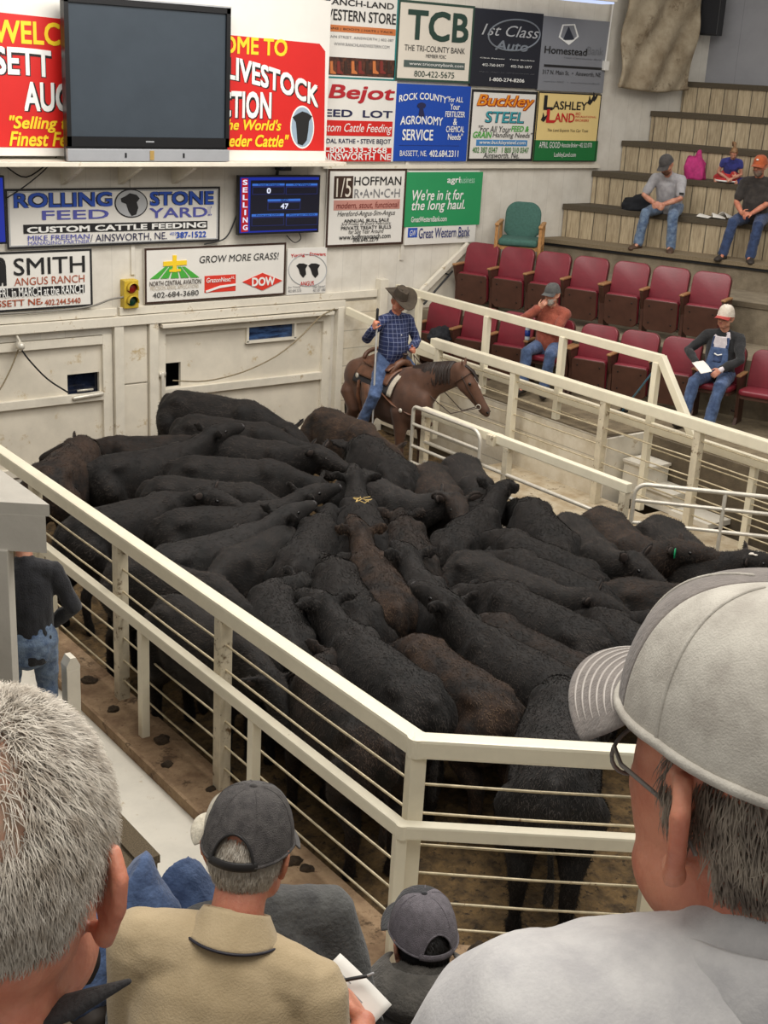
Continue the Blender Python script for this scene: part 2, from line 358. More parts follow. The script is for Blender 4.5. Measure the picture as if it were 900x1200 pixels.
# ------------------------------------------------------------------ back wall
def wall_with_holes(name, x0, x1, z0, z1, y, th, holes, m):
    mb = MB(); xs = sorted({x0, x1, *[h[0] for h in holes], *[h[1] for h in holes]}); zs = sorted({z0, z1, *[h[2] for h in holes], *[h[3] for h in holes]})
    for i in range(len(xs) - 1):
        for j in range(len(zs) - 1):
            cx = (xs[i] + xs[i + 1]) / 2; cz = (zs[j] + zs[j + 1]) / 2
            if any(h[0] < cx < h[1] and h[2] < cz < h[3] for h in holes): continue
            mb.box((cx, y + th / 2, cz), (xs[i + 1] - xs[i], th, zs[j + 1] - zs[j]))
    bmesh.ops.remove_doubles(mb.bm, verts=mb.bm.verts, dist=1e-5)
    return mb
# door leaves are set into the wall (gates to the pens)
D1 = (1.2, 6.58, 0.02, 1.66); D2 = (7.17, 9.74, 0.02, 1.71); BW = tuple()
w1 = PY(290, 377, WY); w2 = PY(345, 396, WY)
HB = (w1.x, w2.x, w2.z, w1.z)
structure('wall_back', wall_with_holes('wall_back', -3.0, 17.6, -0.06, 8.2, WY, 0.16, [D1, D2], siding), siding)
structure('opening_dark_sheet', MB().box((5.5, WY + 1.2, 1.5), (13, 0.1, 4)), black_metal)  # black sheet standing in for the darkness behind the gate openings
# timbers over and between the gates
def timber(i, x0, x1, z0, z1, d=0.05, m=white_paint): return structure('trim_%d' % i, MB().box(((x0 + x1) / 2, WY - d / 2, (z0 + z1) / 2), (x1 - x0, d, z1 - z0), bevel=0.006), m)
timber(3, -3.0, 6.63, 1.88, 1.975, 0.06); timber(4, -3.0, 9.92, 1.76, 1.87, 0.09); timber(5, 6.59, 6.71, 0, 1.76, 0.08); timber(6, 6.72, 7.04, 0.05, 1.02, 0.03, gate_paint); timber(7, 6.72, 7.04, 1.04, 1.75, 0.03, gate_paint)
timber(8, 7.05, 7.165, 0, 1.76, 0.08); timber(9, 9.80, 9.90, 0, 1.78, 0.10); timber(10, 6.67, 10.46, 1.88, 1.975, 0.06); timber(12, 7.2, 9.72, 1.70, 1.745, 0.13)
structure('trim_11', MB().box((10.53, WY - 0.06, 1.06), (0.13, 0.12, 2.12), bevel=0.008), white_paint)
structure('trim_18', MB().box((10.2, WY - 0.02, 0.92), (0.56, 0.04, 1.84)), plank_white)
a = PY(205, 190, WY); 
for i, px in enumerate((155, 470)):
    structure('trim_%d' % (13 + i), MB().box((PY(px, 300, WY).x, WY - 0.012, 3.2), (0.05, 0.024, 1.7)), siding)
# gates: door > frame strips, plank, latch
def gate(n, D, holes, rails, label_latch=None):
    x0, x1, z0, z1 = D
    o = wall_with_holes('door', x0, x1, z0, z1, WY + 0.03, 0.05, holes, gate_paint).build('door_%d' % n, gate_paint); o['kind'] = 'structure'; OFF[o.name] = Vector((0, 0, 0))
    f = MB()
    for xx in (x0 + 0.06, x1 - 0.06): f.box((xx, WY + 0.005, (z0 + z1) / 2), (0.12, 0.06, z1 - z0), bevel=0.005)
    for zz in rails: f.box(((x0 + x1) / 2, WY + 0.004, zz), (x1 - x0 - 0.24, 0.058, 0.10), bevel=0.005)
    f.build('door_frame', white_paint, o); return o
h1 = PY(80, 440, WY); h2 = PY(118, 467, WY)
d1 = gate(1, D1, [(h1.x, h2.x, h2.z, h1.z)], [0.10, 0.92, 1.60])
h3 = PY(190, 427, WY); h4 = PY(213, 453, WY); h5 = PY(193, 462, WY); h6 = PY(206, 492, WY)
d2 = gate(2, D2, [HB, (D2[0] + 0.1, h4.x, h4.z, h3.z), (D2[0] + 0.1, h4.x - .08, h6.z, h5.z)], [0.10, 0.86, 1.65])
MB().tube([(h1.x + 0.05, WY - 0.04, h2.z + 0.05), (h2.x, WY - 0.04, h2.z + 0.07)], 0.025).box((h1.x + .2, WY - .02, h2.z + .13), (.2, .02, .02)).build('door_latch', pipe_white, d1, True)
MB().tube([(h3.x - 0.02, WY - 0.05, h3.z - 0.1), (h3.x - 0.02, WY - 0.05, h6.z - .1)], 0.022).box((h3.x - .02, WY - .03, h3.z - .12), (.09, .05, .06)).build('door_latch', pipe_white, d2, True)
def pane(n, h, y):
    structure('window_%d' % n, MB().box(((h[0] + h[1]) / 2, y, (h[2] + h[3]) / 2), (h[1] - h[0], 0.012, h[3] - h[2])), dark_glass)
blue_glass = mat('blue_glass', (62, 92, 138), 0.12, 0.35, 5, rgb2=(28, 40, 66), stretch=(1, 1, 5))
o = MB().box(((HB[0] + HB[1]) / 2, WY + 0.05, (HB[2] + HB[3]) / 2), (HB[1] - HB[0], 0.012, HB[3] - HB[2])).build('window_1', blue_glass); o['kind'] = 'structure'; OFF[o.name] = Vector((0, 0, 0))
f = MB()
for c, s in ((((HB[0] + HB[1]) / 2, WY + .01, HB[2]), (HB[1] - HB[0] + .04, .06, .03)), (((HB[0] + HB[1]) / 2, WY + .01, HB[3]), (HB[1] - HB[0] + .04, .06, .03)), ((HB[0], WY + .01, (HB[2] + HB[3]) / 2), (.03, .06, HB[3] - HB[2])), ((HB[1], WY + .01, (HB[2] + HB[3]) / 2), (.03, .06, HB[3] - HB[2]))): f.box(c, s)
f.build('window_frame', white_paint, o)
pane(2, (h1.x, h2.x, h2.z, h1.z), WY + 0.10)
# sloped wing panel where the seating meets the wall, white baseboard under the upper signs
wing = [(545, 287), (558, 287), (556, 345), (500, 372), (470, 372)]
q = [PY(x, y, WY - 0.05) for x, y in wing]
structure('trim_15', MB().prism([(p.x, p.z) for p in q], (0, WY - 0.05, 0), (1, 0, 0), (0, 0, 1), (0, 1, 0), 0.045), white_paint)
a = PY(549, 287, WY - .08); b = PY(470, 366, WY - .08); structure('trim_16', MB().beam(a, b, 0.06, 0.09, (0, 0, 1), 0.008), white_paint)
a = PY(530, 318, WY - .14); b = PY(497, 356, WY - .14)
hr = thing('handrail', 'dark steel handrail rod sloping down the white wing wall', 'handrail', b, 0); MB().tube([a, b], 0.015).build('rail', black_metal, hr, True)
for p in (a.lerp(b, .1), a.lerp(b, .9)): MB().tube([p, p + Vector((0, 0.13, 0))], 0.01).build('bracket', black_metal, hr, True)
a = PY(376, 193, WY); b = PY(700, 194, WY)
structure('trim_17', MB().box(((a.x + b.x) / 2, WY - 0.03, a.z - 0.02), (b.x - a.x, 0.06, 0.05)), white_paint)

# ------------------------------------------------------------------ far seating platforms, bleacher steps
def nd(n, t): p = NR * n + DR * t; return (p.x, p.y)
def ty(n, y): # t so that the point lies at Y=y on line n
    return (n * NR.y - y) / (-DR.y) * 1.0 if False else (y - n * NR.y) / DR.y
P1Z, P2Z, AZ, BZ = 0.97, 1.68, 2.2, 2.57
def npoly(n0, n1, tend, y=13.98): return [nd(n0, ty(n0, y)), nd(n1, ty(n1, y)), nd(n1, tend), nd(n0, tend)]
structure('seating_platform_low', MB().slab([(10.62, 13.98), (10.62, 9.75), (11.25, 9.70), (11.25, 5.5), (18, 5.5), (18, 13.98)], 0.0, P1Z - .01), concrete_dark)
structure('platform_carpet', MB().slab([(10.66, 13.97), (10.66, 9.80), (11.29, 9.74), (11.29, 5.5), (17.9, 5.5), (17.9, 13.97)], P1Z - .012, P1Z), mat('platform_carpet', (132, 118, 94), 0.95, 0.1, 6, bump=0.4, bs=120, rgb2=(104, 92, 73)))
structure('wall_front', MB().slab([(10.58, 13.98), (10.62, 13.98), (10.62, 9.70), (10.58, 9.70)], 0.1, P1Z), plank_white)
structure('wall_front_end', MB().slab([(10.62, 9.66), (11.25, 9.66), (11.25, 9.70), (10.62, 9.70)], 0.1, P1Z), white_paint)
structure('seating_platform_high', MB().slab(npoly(15.62, 16.72, 4.2), P1Z - .05, P2Z), concrete)
structure('aisle', MB().slab(npoly(16.72, 17.75, 4.2), P1Z - .05, AZ), concrete)
structure('aisle_nosing', MB().slab(npoly(16.70, 16.74, 4.2), AZ - .06, AZ + .003), concrete_dark)
t8 = ty(16.3, 13.6) + 8.0 * 0.54
structure('aisle_step', MB().slab([nd(15.75, t8 - .05), nd(16.72, t8 - .05), nd(16.72, 5), nd(15.75, 5)], P2Z - .05, P2Z + .28), concrete)
structure('bleacher_floor', MB().slab(npoly(17.72, 18.3, 4.2), P1Z, BZ), concrete)
structure('bleacher_floor_nosing', MB().slab(npoly(17.66, 18.2, 4.2), BZ - .05, BZ + .004), mat('carpet_foot', (146, 130, 104), 1.0, 0.12, 90, bump=.6, bs=200, rgb2=(118, 104, 82)))
structure('bleacher_painted_shadow', MB().slab(npoly(17.69, 17.80, 4.2), BZ - .09, BZ - .05), black_metal)  # black strip standing in for the shadow under the floor edge
rows = [(18.12, 3.05), (18.62, 3.52), (19.14, 3.96), (19.66, 4.40), (20.25, 4.85)]
for i, (n0, z) in enumerate(rows):
    n1 = rows[i + 1][0] + .1 if i < 4 else 21.4
    structure('bleacher_riser', MB().slab(npoly(n0 + .03, n1, 4.2), P1Z, z - .06), panel_wood)
    structure('bleacher_seat', MB().slab(npoly(n0, n1 + .02, 4.2), z - .075, z), carpet_dark)
structure('wall_right', MB().slab(npoly(20.75, 20.9, 4.2, 17.5), 1.0, 8.2), grey_wall)

# white wooden steps down to the ring
st = thing('wooden_steps', 'white painted box steps leading down from the seating to the ring ledge', 'steps', (11.2, 9.0, 0.27))
for i, (y0, y1, z) in enumerate(((9.24, 9.62, .72), (8.87, 9.24, .50))): MB().slab([(10.89, y0), (11.23, y0), (11.23, y1), (10.89, y1)], .27, z - .03).slab([(10.86, y0 - .02), (11.24, y0 - .02), (11.24, y1), (10.86, y1)], z - .03, z).build('step', walk_white, st)
MB().slab([(10.86, 8.3), (11.24, 8.3), (11.24, 8.86), (10.86, 8.86)], .27, .33).build('landing', walk_white, st)

# ------------------------------------------------------------------ ring fences
RODS = [1.40, 1.20, 1.02, .82, .64, .45, .28]
def rod(a, b, r=0.008): return MB().tube([a, Vector(a).lerp(Vector(b), .5) - Vector((0, 0, .006)), b], r, 6)
nf = thing('ring_fence', 'tall cream painted steel ring fence bending round the near side', 'fence', (K0.x, K0.y, 0.12))
ends = [Vector((3.92, 13.9, 0)), K0, K0 + Fd * 4.4]
for a, b in ((ends[0], ends[1] + Vector((0, -.02, 0))), (ends[1] - Fd * .045, ends[2])): MB().beam(a + Vector((0, 0, 1.44 + .0012 * (a is not ends[0]))), b + Vector((0, 0, 1.44 + .0012 * (a is not ends[0]))), .105, .115, bevel=.018).build('top_rail', fence_paint, nf)
MB().tube([(3.915, 4.66, 1.384), (3.915, 4.66, 1.4945)], .058, 20, caps=False).build('corner_cap', fence_paint, nf)
def post(p, z0, z1, w, ang, m, parent, d=None):
    R = Matrix.Rotation(ang, 3, 'Z'); return MB().box((p[0], p[1], (z0 + z1) / 2), (w, d or w, z1 - z0), R, .006).build('post', m, parent)
pl = [Vector((3.92, y, 0)) for y in (4.67, 6.72, 8.25, 9.85, 11.4, 13.0)]
for i, p in enumerate(pl): post(p, .10, 1.39, .09, 0 if i else -.32, fence_dirty if i else fence_paint, nf)
pf = [K0 + Fd * t for t in (1.32, 2.7, 4.1)]
for p in pf: post(p, .10, 1.39, .09, math.atan2(Fd.y, Fd.x), fence_paint, nf)
chain = list(reversed(pl)) + pf
for a, b in zip(chain[:-1], chain[1:]):
    for z in RODS:
        rod(a + Vector((0, 0, z)), b + Vector((0, 0, z))).build('rod', rod_steel, nf, True)
gf = thing('guard_rail', 'low cream painted guard rail standing outside the near ring fence', 'guard rail', (kink(.13).x, kink(.13).y, 0.12))
g = kink(.13)
MB().beam((g.x, 11.6, 1.0), (g.x, g.y - .02, 1.0), .07, .085, bevel=.014).build('top_rail', fence_paint, gf)
MB().beam(Vector((g.x, g.y, 1.0012)) - Fd * .03, Vector((g.x, g.y, 1.0012)) + Fd * 4.3, .07, .085, bevel=.014).build('top_rail', fence_paint, gf)
MB().tube([(g.x, g.y, .958), (g.x, g.y, 1.040)], .039, 20, caps=False).build('corner_cap', fence_paint, gf)
for y in (g.y + .02, 6.10, 7.62, 9.25, 10.9): post((g.x, y), .12, .96, .065, 0 if y > 5 else -.32, fence_paint, gf)
for t in (1.5, 3.0): post(Vector((g.x, g.y, 0)) + Fd * t, .12, .96, .065, math.atan2(Fd.y, Fd.x), fence_paint, gf)
# short newel beside the walkway
p = PZ(82, 812, .08) ; p = Vector((3.28, 7.72, .08))
nw = thing('newel_post', 'short white pointed post beside the walkway under the counter', 'post', p)
MB().box((p.x, p.y, .42), (.10, .10, .68), bevel=.006).build('shaft', white_paint, nw); MB().prism([(-.05, 0), (.05, 0), (.05, .03), (.02, .09), (-.02, .09), (-.05, .03)], (p.x, p.y - .05, .76), (1, 0, 0), (0, 0, 1), (0, 1, 0), .10).build('cap', white_paint, nw)

# far side
BF = thing('ring_fence', 'tall cream painted steel fence with rods along the far side of the ring', 'fence', (10.4, 9.5, .27))
MB().beam((10.4, 12.62, 1.52), (10.4, 5.0, 1.52), .10, .12, bevel=.012).build('top_rail', fence_paint, BF)
by = [12.5, 11.05, 9.56, 8.22, 6.75, 5.2]
for y in by: post((10.4, y), .27, 1.47, .085, 0, fence_dirty if y < 11 else fence_paint, BF)
for a, b in zip(by[:-1], by[1:]):
    for z in (1.36, 1.16, .96, .76, .56): rod((10.4, a, z), (10.4, b, z)).build('rod', rod_steel, BF, True)
MB().beam((9.92, 13.88, 1.74), (10.38, 12.52, 1.42), .06, .10, bevel=.008).build('connecting_rail', fence_paint, BF)
AF = thing('balcony_rail', 'white painted timber balcony rail running in front of the red theatre seats', 'railing', (10.74, 11, P1Z))
MB().beam((10.72, 13.85, 2.0), (10.72, 9.10, 2.0), .07, .10, bevel=.008).build('top_rail', fence_paint, AF)
MB().beam((10.70, 13.4, 1.26), (10.70, 5.6, 1.22), .06, .11, bevel=.008).build('mid_rail', fence_paint, AF)
MB().beam((10.72, 9.12, 2.02), (10.72, 8.46, 1.16), .08, .09, (0, 0, 1), .008).build('brace', fence_paint, AF)
for y in (13.33, 11.95, 10.6, 9.15): post((10.70, y), .30 if y > 9.6 else .27, 1.96, .075, 0, fence_paint, AF)
for y in (7.72, 6.3): post((10.72, y), .27, 1.2, .07, 0, fence_paint, AF)
for a, b in ((13.33, 11.95), (11.95, 10.6), (10.6, 9.15)):
    rod((10.70, a, 1.08), (10.70, b, 1.06)).build('rod', rod_steel, AF, True)
for z in (1.0, .78, .56): rod((10.72, 9.15, z), (10.72, 6.3, z)).build('rod', rod_steel, AF, True)
LF = thing('ring_barrier', 'low white steel barrier on the kerb inside the far ring fence', 'barrier', (9.2, 9.7, .27))
MB().beam((9.2, 11.25, 1.08), (9.2, 8.02, 1.08), .08, .10, bevel=.01).build('top_rail', fence_paint, LF)
for y in (11.2, 9.78, 8.07): post((9.2, y), .30, 1.03, .08, 0, fence_dirty, LF)
for z in (.73, .49): MB().tube([(9.18, 11.2, z), (9.18, 8.07, z)], .022).build('pipe', pipe_white, LF, True)
MB().box((9.2, 10.0, 1.06), (.16, .12, .12), bevel=.01).build('hinge', fence_dirty, LF)
def arc(c, u, v, r, a0, a1, n=7): return [Vector(c) + Vector(u) * (r * math.cos(a0 + (a1 - a0) * k / n)) + Vector(v) * (r * math.sin(a0 + (a1 - a0) * k / n)) for k in range(n + 1)]
def pipe_gate(name, label, p0, d, length, z0, z1, rails, uprights, rl=.1, rr=.1):
    t = thing(name, label, 'gate', (p0[0], p0[1], z0)); d = Vector(d).normalized(); o = Vector((p0[0], p0[1], 0)); Z = Vector((0, 0, 1))
    pts = [o + Z * z0] + arc(o + d * rl + Z * (z1 - rl), -d, Z, rl, 0, PI / 2) + arc(o + d * (length - rr) + Z * (z1 - rr), d, Z, rr, PI / 2, 0) + [o + d * length + Z * z0]
    MB().tube(pts, .023, 10, (d.y, -d.x, 0)).build('frame', pipe_white, t, True)
    for z in rails: MB().tube([o + Z * z, o + d * length + Z * z], .02).build('pipe', pipe_white, t, True)
    for u in uprights: MB().tube([o + d * u + Z * z0, o + d * u + Z * (z1 - .01)], .02).build('upright', pipe_white, t, True)
    return t
pipe_gate('pipe_gate', 'small round cornered white pipe gate folded against the barrier near the horse', (9.10, 11.32), (0, -1, 0), 1.2, .30, 1.13, (.92, .66, .46), (), .06, .14)
pipe_gate('pipe_gate', 'long white pipe gate swung out at the right side of the ring', (9.28, 8.02), (.68, -.73, 0), 3.2, .30, 1.12, (.95, .72, .50), (.86, 1.9), .12, .12)
# grey counter on a column, left of the walkway
ct = thing('counter', 'grey painted wooden counter with thick top on a square column at the left edge', 'counter', (2.3, 6.9, .1))
Kc = Vector((2.67, 6.51, 0)); Fm = Vector((-.79, .613, 0))
def cpoly(o): # outset
    k = Kc + Vector((o, -o * .6, 0)); return [tuple(k.xy), (k.x, k.y + 2.0), (k.x - 1.6, k.y + 2.0), tuple((k + Fm * 2.0).xy)]
MB().slab(cpoly(0), 2.36, 2.43).build('top', grey_box_paint, ct)
MB().slab(cpoly(-.02), 2.14, 2.36).build('apron', grey_box_paint, ct)
R = Matrix.Rotation(math.atan2(Fm.y, Fm.x), 3, 'Z')
pc = Kc + Fm * .27 + Vector((-.07, .09, 0)); MB().box((pc.x, pc.y, 1.25), (.28, .12, 1.8), R, .004).build('column', grey_box_paint, ct)
pc = Kc + Fm * .75 + Vector((-.07, .09, 0)); MB().box((pc.x, pc.y, 1.25), (.62, .06, 1.8), R, .004).build('panel', grey_box_paint, ct)
# ------------------------------------------------------------------ paints for lettering
def flat(n, rgb, rough=.5): return mat(n, rgb, rough, 0.02, 3)
ink = flat('ink_black', (28, 27, 28)); navy = flat('ink_navy', (32, 34, 74)); royal = flat('ink_blue', (34, 78, 178)); red = flat('ink_red', (196, 34, 34)); white = flat('ink_white', (236, 236, 232))
yellow = flat('ink_yellow', (244, 206, 40)); green = flat('ink_green', (30, 128, 62)); grey = flat('ink_grey', (122, 122, 124)); maroon = flat('ink_maroon', (122, 44, 36)); brown = flat('ink_brown', (58, 38, 28)); orange = flat('ink_orange', (198, 116, 62))
silver = flat('ink_silver', (176, 178, 180)); periw = flat('ink_periwinkle', (84, 88, 170)); teal = flat('ink_teal', (26, 120, 120)); lime = flat('ink_lime', (72, 168, 60)); skyb = flat('ink_sky', (70, 134, 190)); rose = flat('ink_rose', (196, 140, 128)); cream = flat('panel_cream', (232, 206, 138))
pw = flat('panel_white', (226, 223, 216), .4); pw2 = flat('panel_warm', (222, 214, 200), .4); pred = flat('panel_red', (204, 34, 30), .4); pblue = flat('panel_blue', (24, 72, 170), .4); pblack = flat('panel_black', (30, 32, 42), .4); pgrey = flat('panel_grey', (128, 130, 136), .4); pgreen = flat('panel_green', (44, 148, 92), .4)
def z2(a, b, c, d): return (360 + a / 2.5, b / 2.5, 360 + c / 2.5, d / 2.5)
def z3(a, b, c, d): return (a / 2.25, 180 + b / 2.25, c / 2.25, 180 + d / 2.25)
def z4(a, b, c, d): return (360 + a / 2.5, 180 + b / 2.5, 360 + c / 2.5, 180 + d / 2.5)
def z1(a, b, c, d): return (a / 2.25, b / 2.25, c / 2.25, d / 2.25)
SY = WY - 0.05
GT = 'sponsor signs in the upper two rows'
# upper row
s = Sign('store_sign', 'white western store sign with orange band and a strip of boots in the top row', [(384, -14), (467, -6), (463, 95), (380, 91)], SY, pw, border=teal, bw=.02, group=GT)
s.text('RANCH-LAND', *z2(55, -8, 252, 28), ink, .012); s.text('WESTERN STORE', *z2(45, 22, 258, 72), ink, .012)
s.quad(*z2(40, 68, 258, 104), orange); s.text('JEANS | BOOTS | HATS | TACK', *z2(50, 76, 250, 99), brown, d=.009)
s.text('MAIN STREET, AINSWORTH | 402-387', *z2(58, 100, 252, 124), grey); s.text('WWW.RANCHLANDWESTERN.COM', *z2(78, 122, 240, 142), grey)
s.quad(*z2(38, 163, 256, 228), mat('boot_photo', (96, 52, 34), .5, .3, 14, rgb2=(26, 18, 16)), 'photo_strip')
for i in range(9): x = 66 + i * 21; s.poly([(360 + a / 2.5, b / 2.5) for a, b in ((x, 178), (x + 8, 178), (x + 9, 205), (x + 17, 212), (x + 17, 217), (x, 215))], [orange, maroon, brown][i % 3], 'boot')
s.done()
s = Sign('bank_sign', 'white bank sign with tall dark green letters TCB in the top row', [(467, -3), (556, 9), (551, 98), (463, 94)], SY, pw2, border=flat('border_green', (44, 70, 58)), bw=.03, group=GT)
s.text('TCB', *z2(296, 22, 470, 130), flat('ink_pine', (34, 62, 52)), .02); s.text('THE TRI-COUNTY BANK', *z2(286, 128, 462, 160), ink); s.text('MEMBER FDIC', *z2(350, 158, 408, 173), ink)
s.quad(*z2(285, 174, 462, 206), flat('ink_slate', (78, 92, 88))); s.text('www.tricountybank.com', *z2(300, 180, 458, 202), white, d=.009); s.text('800-422-5675', *z2(316, 206, 432, 230), flat('ink_pine', (34, 62, 52))); s.done()
s = Sign('auto_sign', 'black automobile dealer sign with silver script and an oval in the top row', [(556, 8), (637, 17), (630, 107), (552, 98)], SY, pblack, group=GT)
s.text('1st Class', *z2(510, 66, 676, 118), silver, .0, .35); s.text('Auto', *z2(548, 116, 644, 156), flat('ink_steel', (120, 126, 134)), .02, .2)
n = 40; ov = [(360 + (604 + 76 * math.cos(2 * PI * k / n)) / 2.5, (104 + 46 * math.sin(2 * PI * k / n)) / 2.5) for k in range(n)]
for k in range(n): 
    a, b = ov[k], ov[(k + 1) % n]; q = [s.W(*s.uv(*a), .004), s.W(*s.uv(*b), .004)]
mb = MB(); mb.tube([s.W(*s.uv(*p), .005) for p in ov] + [s.W(*s.uv(*ov[0]), .005)], .012, 6, caps=False); mb.build('oval', flat('ink_steel', (120, 126, 134)), s.root)
s.text('Clint Painter   Tony Buckles', *z2(506, 164, 664, 186), white, .01); s.text('402-760-0477      402-760-1077', *z2(512, 182, 656, 206), white); s.text('308 N. MAIN ST. AINSWORTH, NE', *z2(504, 205, 664, 224), silver); s.text('1-800-274-8206', *z2(534, 224, 634, 246), white, .012); s.done()
s = Sign('homestead_sign', 'grey bank sign with white star emblem at the right end of the top row', [(637, 17), (715, 27), (706, 110), (630, 105)], SY, pgrey, group=GT)
s.text('Homestead', *z2(696, 132, 818, 166), ink, .012); s.text('Bank', *z2(822, 138, 866, 166), flat('ink_grey2', (112, 114, 118))); s.text('Your Community Bank', *z2(752, 166, 862, 182), flat('ink_grey3', (98, 100, 106)), 0, .3)
s.quad(*z2(694, 194, 872, 202), ink); s.text('317 N. Main St.  \u2022  Ainsworth, NE', *z2(690, 202, 858, 230), ink); s.text('member FDIC   \u2022  www.homesteadbank', *z2(694, 234, 856, 250), flat('ink_grey3', (98, 100, 106)))
cx, cy = 766, 98
for k in range(5):
    a = -PI / 2 + k * 2 * PI / 5; b = a + 2 * PI / 5
    p = lambda t, r: (360 + (cx + r * .9 * math.cos(t)) / 2.5, (cy - r * math.sin(-t)) / 2.5)
    s.poly([p(a + PI, 34), p(b + PI, 34), p(b + PI, 29), p(a + PI, 29)], white, 'emblem')
s.poly([(360 + x / 2.5, y / 2.5) for x, y in ((766, 78), (782, 116), (750, 116))], flat('ink_dark', (40, 44, 56)), 'emblem'); s.poly([(360 + x / 2.5, y / 2.5) for x, y in ((748, 118), (784, 118), (766, 132))], white, 'emblem'); s.done()
# lower row
s = Sign('feedlot_sign', 'red and white feed lot sign with big red name beside the welcome board', [(370, 91), (465, 95), (461, 190), (367, 189)], SY, pw, group=GT)
s.text('Bejot', *z2(62, 246, 254, 306), flat('ink_crimson', (176, 30, 40)), .02, .15); s.text('FEED  LOT', *z2(28, 318, 248, 346), navy, .02)
s.quad(*z2(22, 350, 248, 400), pred); s.text('Custom Cattle Feeding', *z2(20, 358, 246, 396), white, 0, .3, d=.009)
s.text('RANDAL RATHE \u2022 STEVE BEJOT', *z2(22, 404, 244, 426), navy, .01); s.quad(*z2(22, 430, 246, 474), pred, d=.003); s.text('1-800-333-3568', *z2(44, 430, 232, 450), white, .015, d=.009); s.text('AINSWORTH  NE', *z2(40, 448, 244, 470), white, .015, d=.009); s.done()
s = Sign('agronomy_sign', 'bright blue agronomy service sign with white lettering', [(465, 95), (552, 104), (546, 189), (460, 189)], SY, pblue, group=GT)
s.text('ROCK COUNTY', *z2(270, 274, 410, 306), white, .015, bend=.5); s.text('AGRONOMY', *z2(274, 338, 398, 370), white, .015, bend=.15); s.text('SERVICE', *z2(280, 376, 370, 412), white, .015)
for i, t in enumerate(('"For ALL', 'Your', 'FERTILIZER', '&', 'CHEMICAL', 'Needs"')): w = (44, 26, 54, 10, 50, 40)[i]; s.text(t, *z2(434 - w / 2, 284 + i * 21.5, 434 + w / 2, 304 + i * 21.5), white, .012)
s.quad(*z2(270, 425, 446, 428), navy); s.text('BASSETT, NE.', *z2(272, 440, 352, 460), white); s.text('402.684.2311', *z2(360, 440, 442, 460), white, .015)
s.poly([(360 + x / 2.5, y / 2.5) for x, y in ((334, 305), (339, 305), (346, 340), (328, 340))], navy, 'emblem'); s.disc(360 + 337 / 2.5, 308 / 2.5, 5, 3.6, navy); s.done()
s = Sign('steel_sign', 'white steel company sign with orange name and green slogan, rounded inner frame', [(553, 104), (630, 108), (624, 189), (547, 189)], SY, pw, border=ink, bw=.035, group=GT)
s.text('Buckley', *z2(498, 274, 664, 326), flat('ink_darkorange', (150, 40, 10)), .045, .25, d=.005); s.text('Buckley', *z2(498, 274, 662, 324), flat('ink_amber', (232, 140, 24)), .01, .25, d=.008, name='lettering_face'); s.text('STEEL', *z2(522, 324, 634, 362), flat('ink_tealdark', (12, 64, 84)), .03, .1, d=.005); s.text('STEEL', *z2(522, 324, 632, 360), flat('ink_cyan', (60, 160, 170)), .0, .1, d=.008, name='lettering_face')
s.text('"For All Your', *z2(502, 366, 596, 388), ink, 0, .2); s.text('FEED &', *z2(598, 368, 648, 386), lime, .02, .2); s.text('GRAIN', *z2(486, 384, 540, 404), lime, .02, .2); s.text('Handling Needs"', *z2(544, 386, 658, 408), ink, 0, .2)
s.quad(*z2(496, 408, 644, 428), skyb); s.text('www.buckleysteel.com', *z2(504, 410, 638, 426), white, .01, .2, d=.009)
s.text('402 387 0347   1 800 310 0347', *z2(484, 430, 648, 448), flat('ink_moss', (70, 130, 60)), .01); s.text('Ainsworth, Ne.', *z2(516, 446, 620, 466), ink, 0, .15); s.done()
s = Sign('land_sign', 'yellow and green land broker sign at the right end of the lower row', [(631, 106), (705, 112), (697, 190), (625, 189)], SY, cream, border=ink, bw=.015, group=GT)
s.quad(*z2(666, 409, 846, 474), flat('panel_leaf', (24, 112, 56)), 'band', .003); s.text('L', *z2(694, 276, 718, 322), ink, .03); s.text('ASHLEY', *z2(720, 294, 818, 326), ink, .012); s.text('L', *z2(702, 318, 724, 360), red, .03); s.text('AND', *z2(726, 330, 782, 360), red, .012)
for i, t in enumerate(('AND', 'RECREATIONAL', 'BROKERS')): s.text(t, *z2(786, 330 + i * 10, (800, 846, 824)[i], 339 + i * 10), red)
s.text('The Land Experts You Can Trust', *z2(704, 376, 822, 392), brown, 0, .2); s.text('APRIL GOOD', *z2(680, 414, 740, 434), white, d=.008); s.text('\u2022 Associate Broker \u2022 402 322 0770', *z2(742, 418, 832, 434), white, d=.008); s.text('LashleyLand.com', *z2(724, 446, 786, 464), white, d=.008)
for dx, dy in ((826, 296), (838, 286), (690, 342)): s.poly([(360 + x / 2.5, y / 2.5) for x, y in ((dx - 6, dy + 8), (dx - 1, dy - 2), (dx + 1, dy - 14), (dx + 4, dy), (dx + 14, dy - 8), (dx + 8, dy + 6), (dx + 2, dy + 14))], ink, 'flying_bird')
s.done()
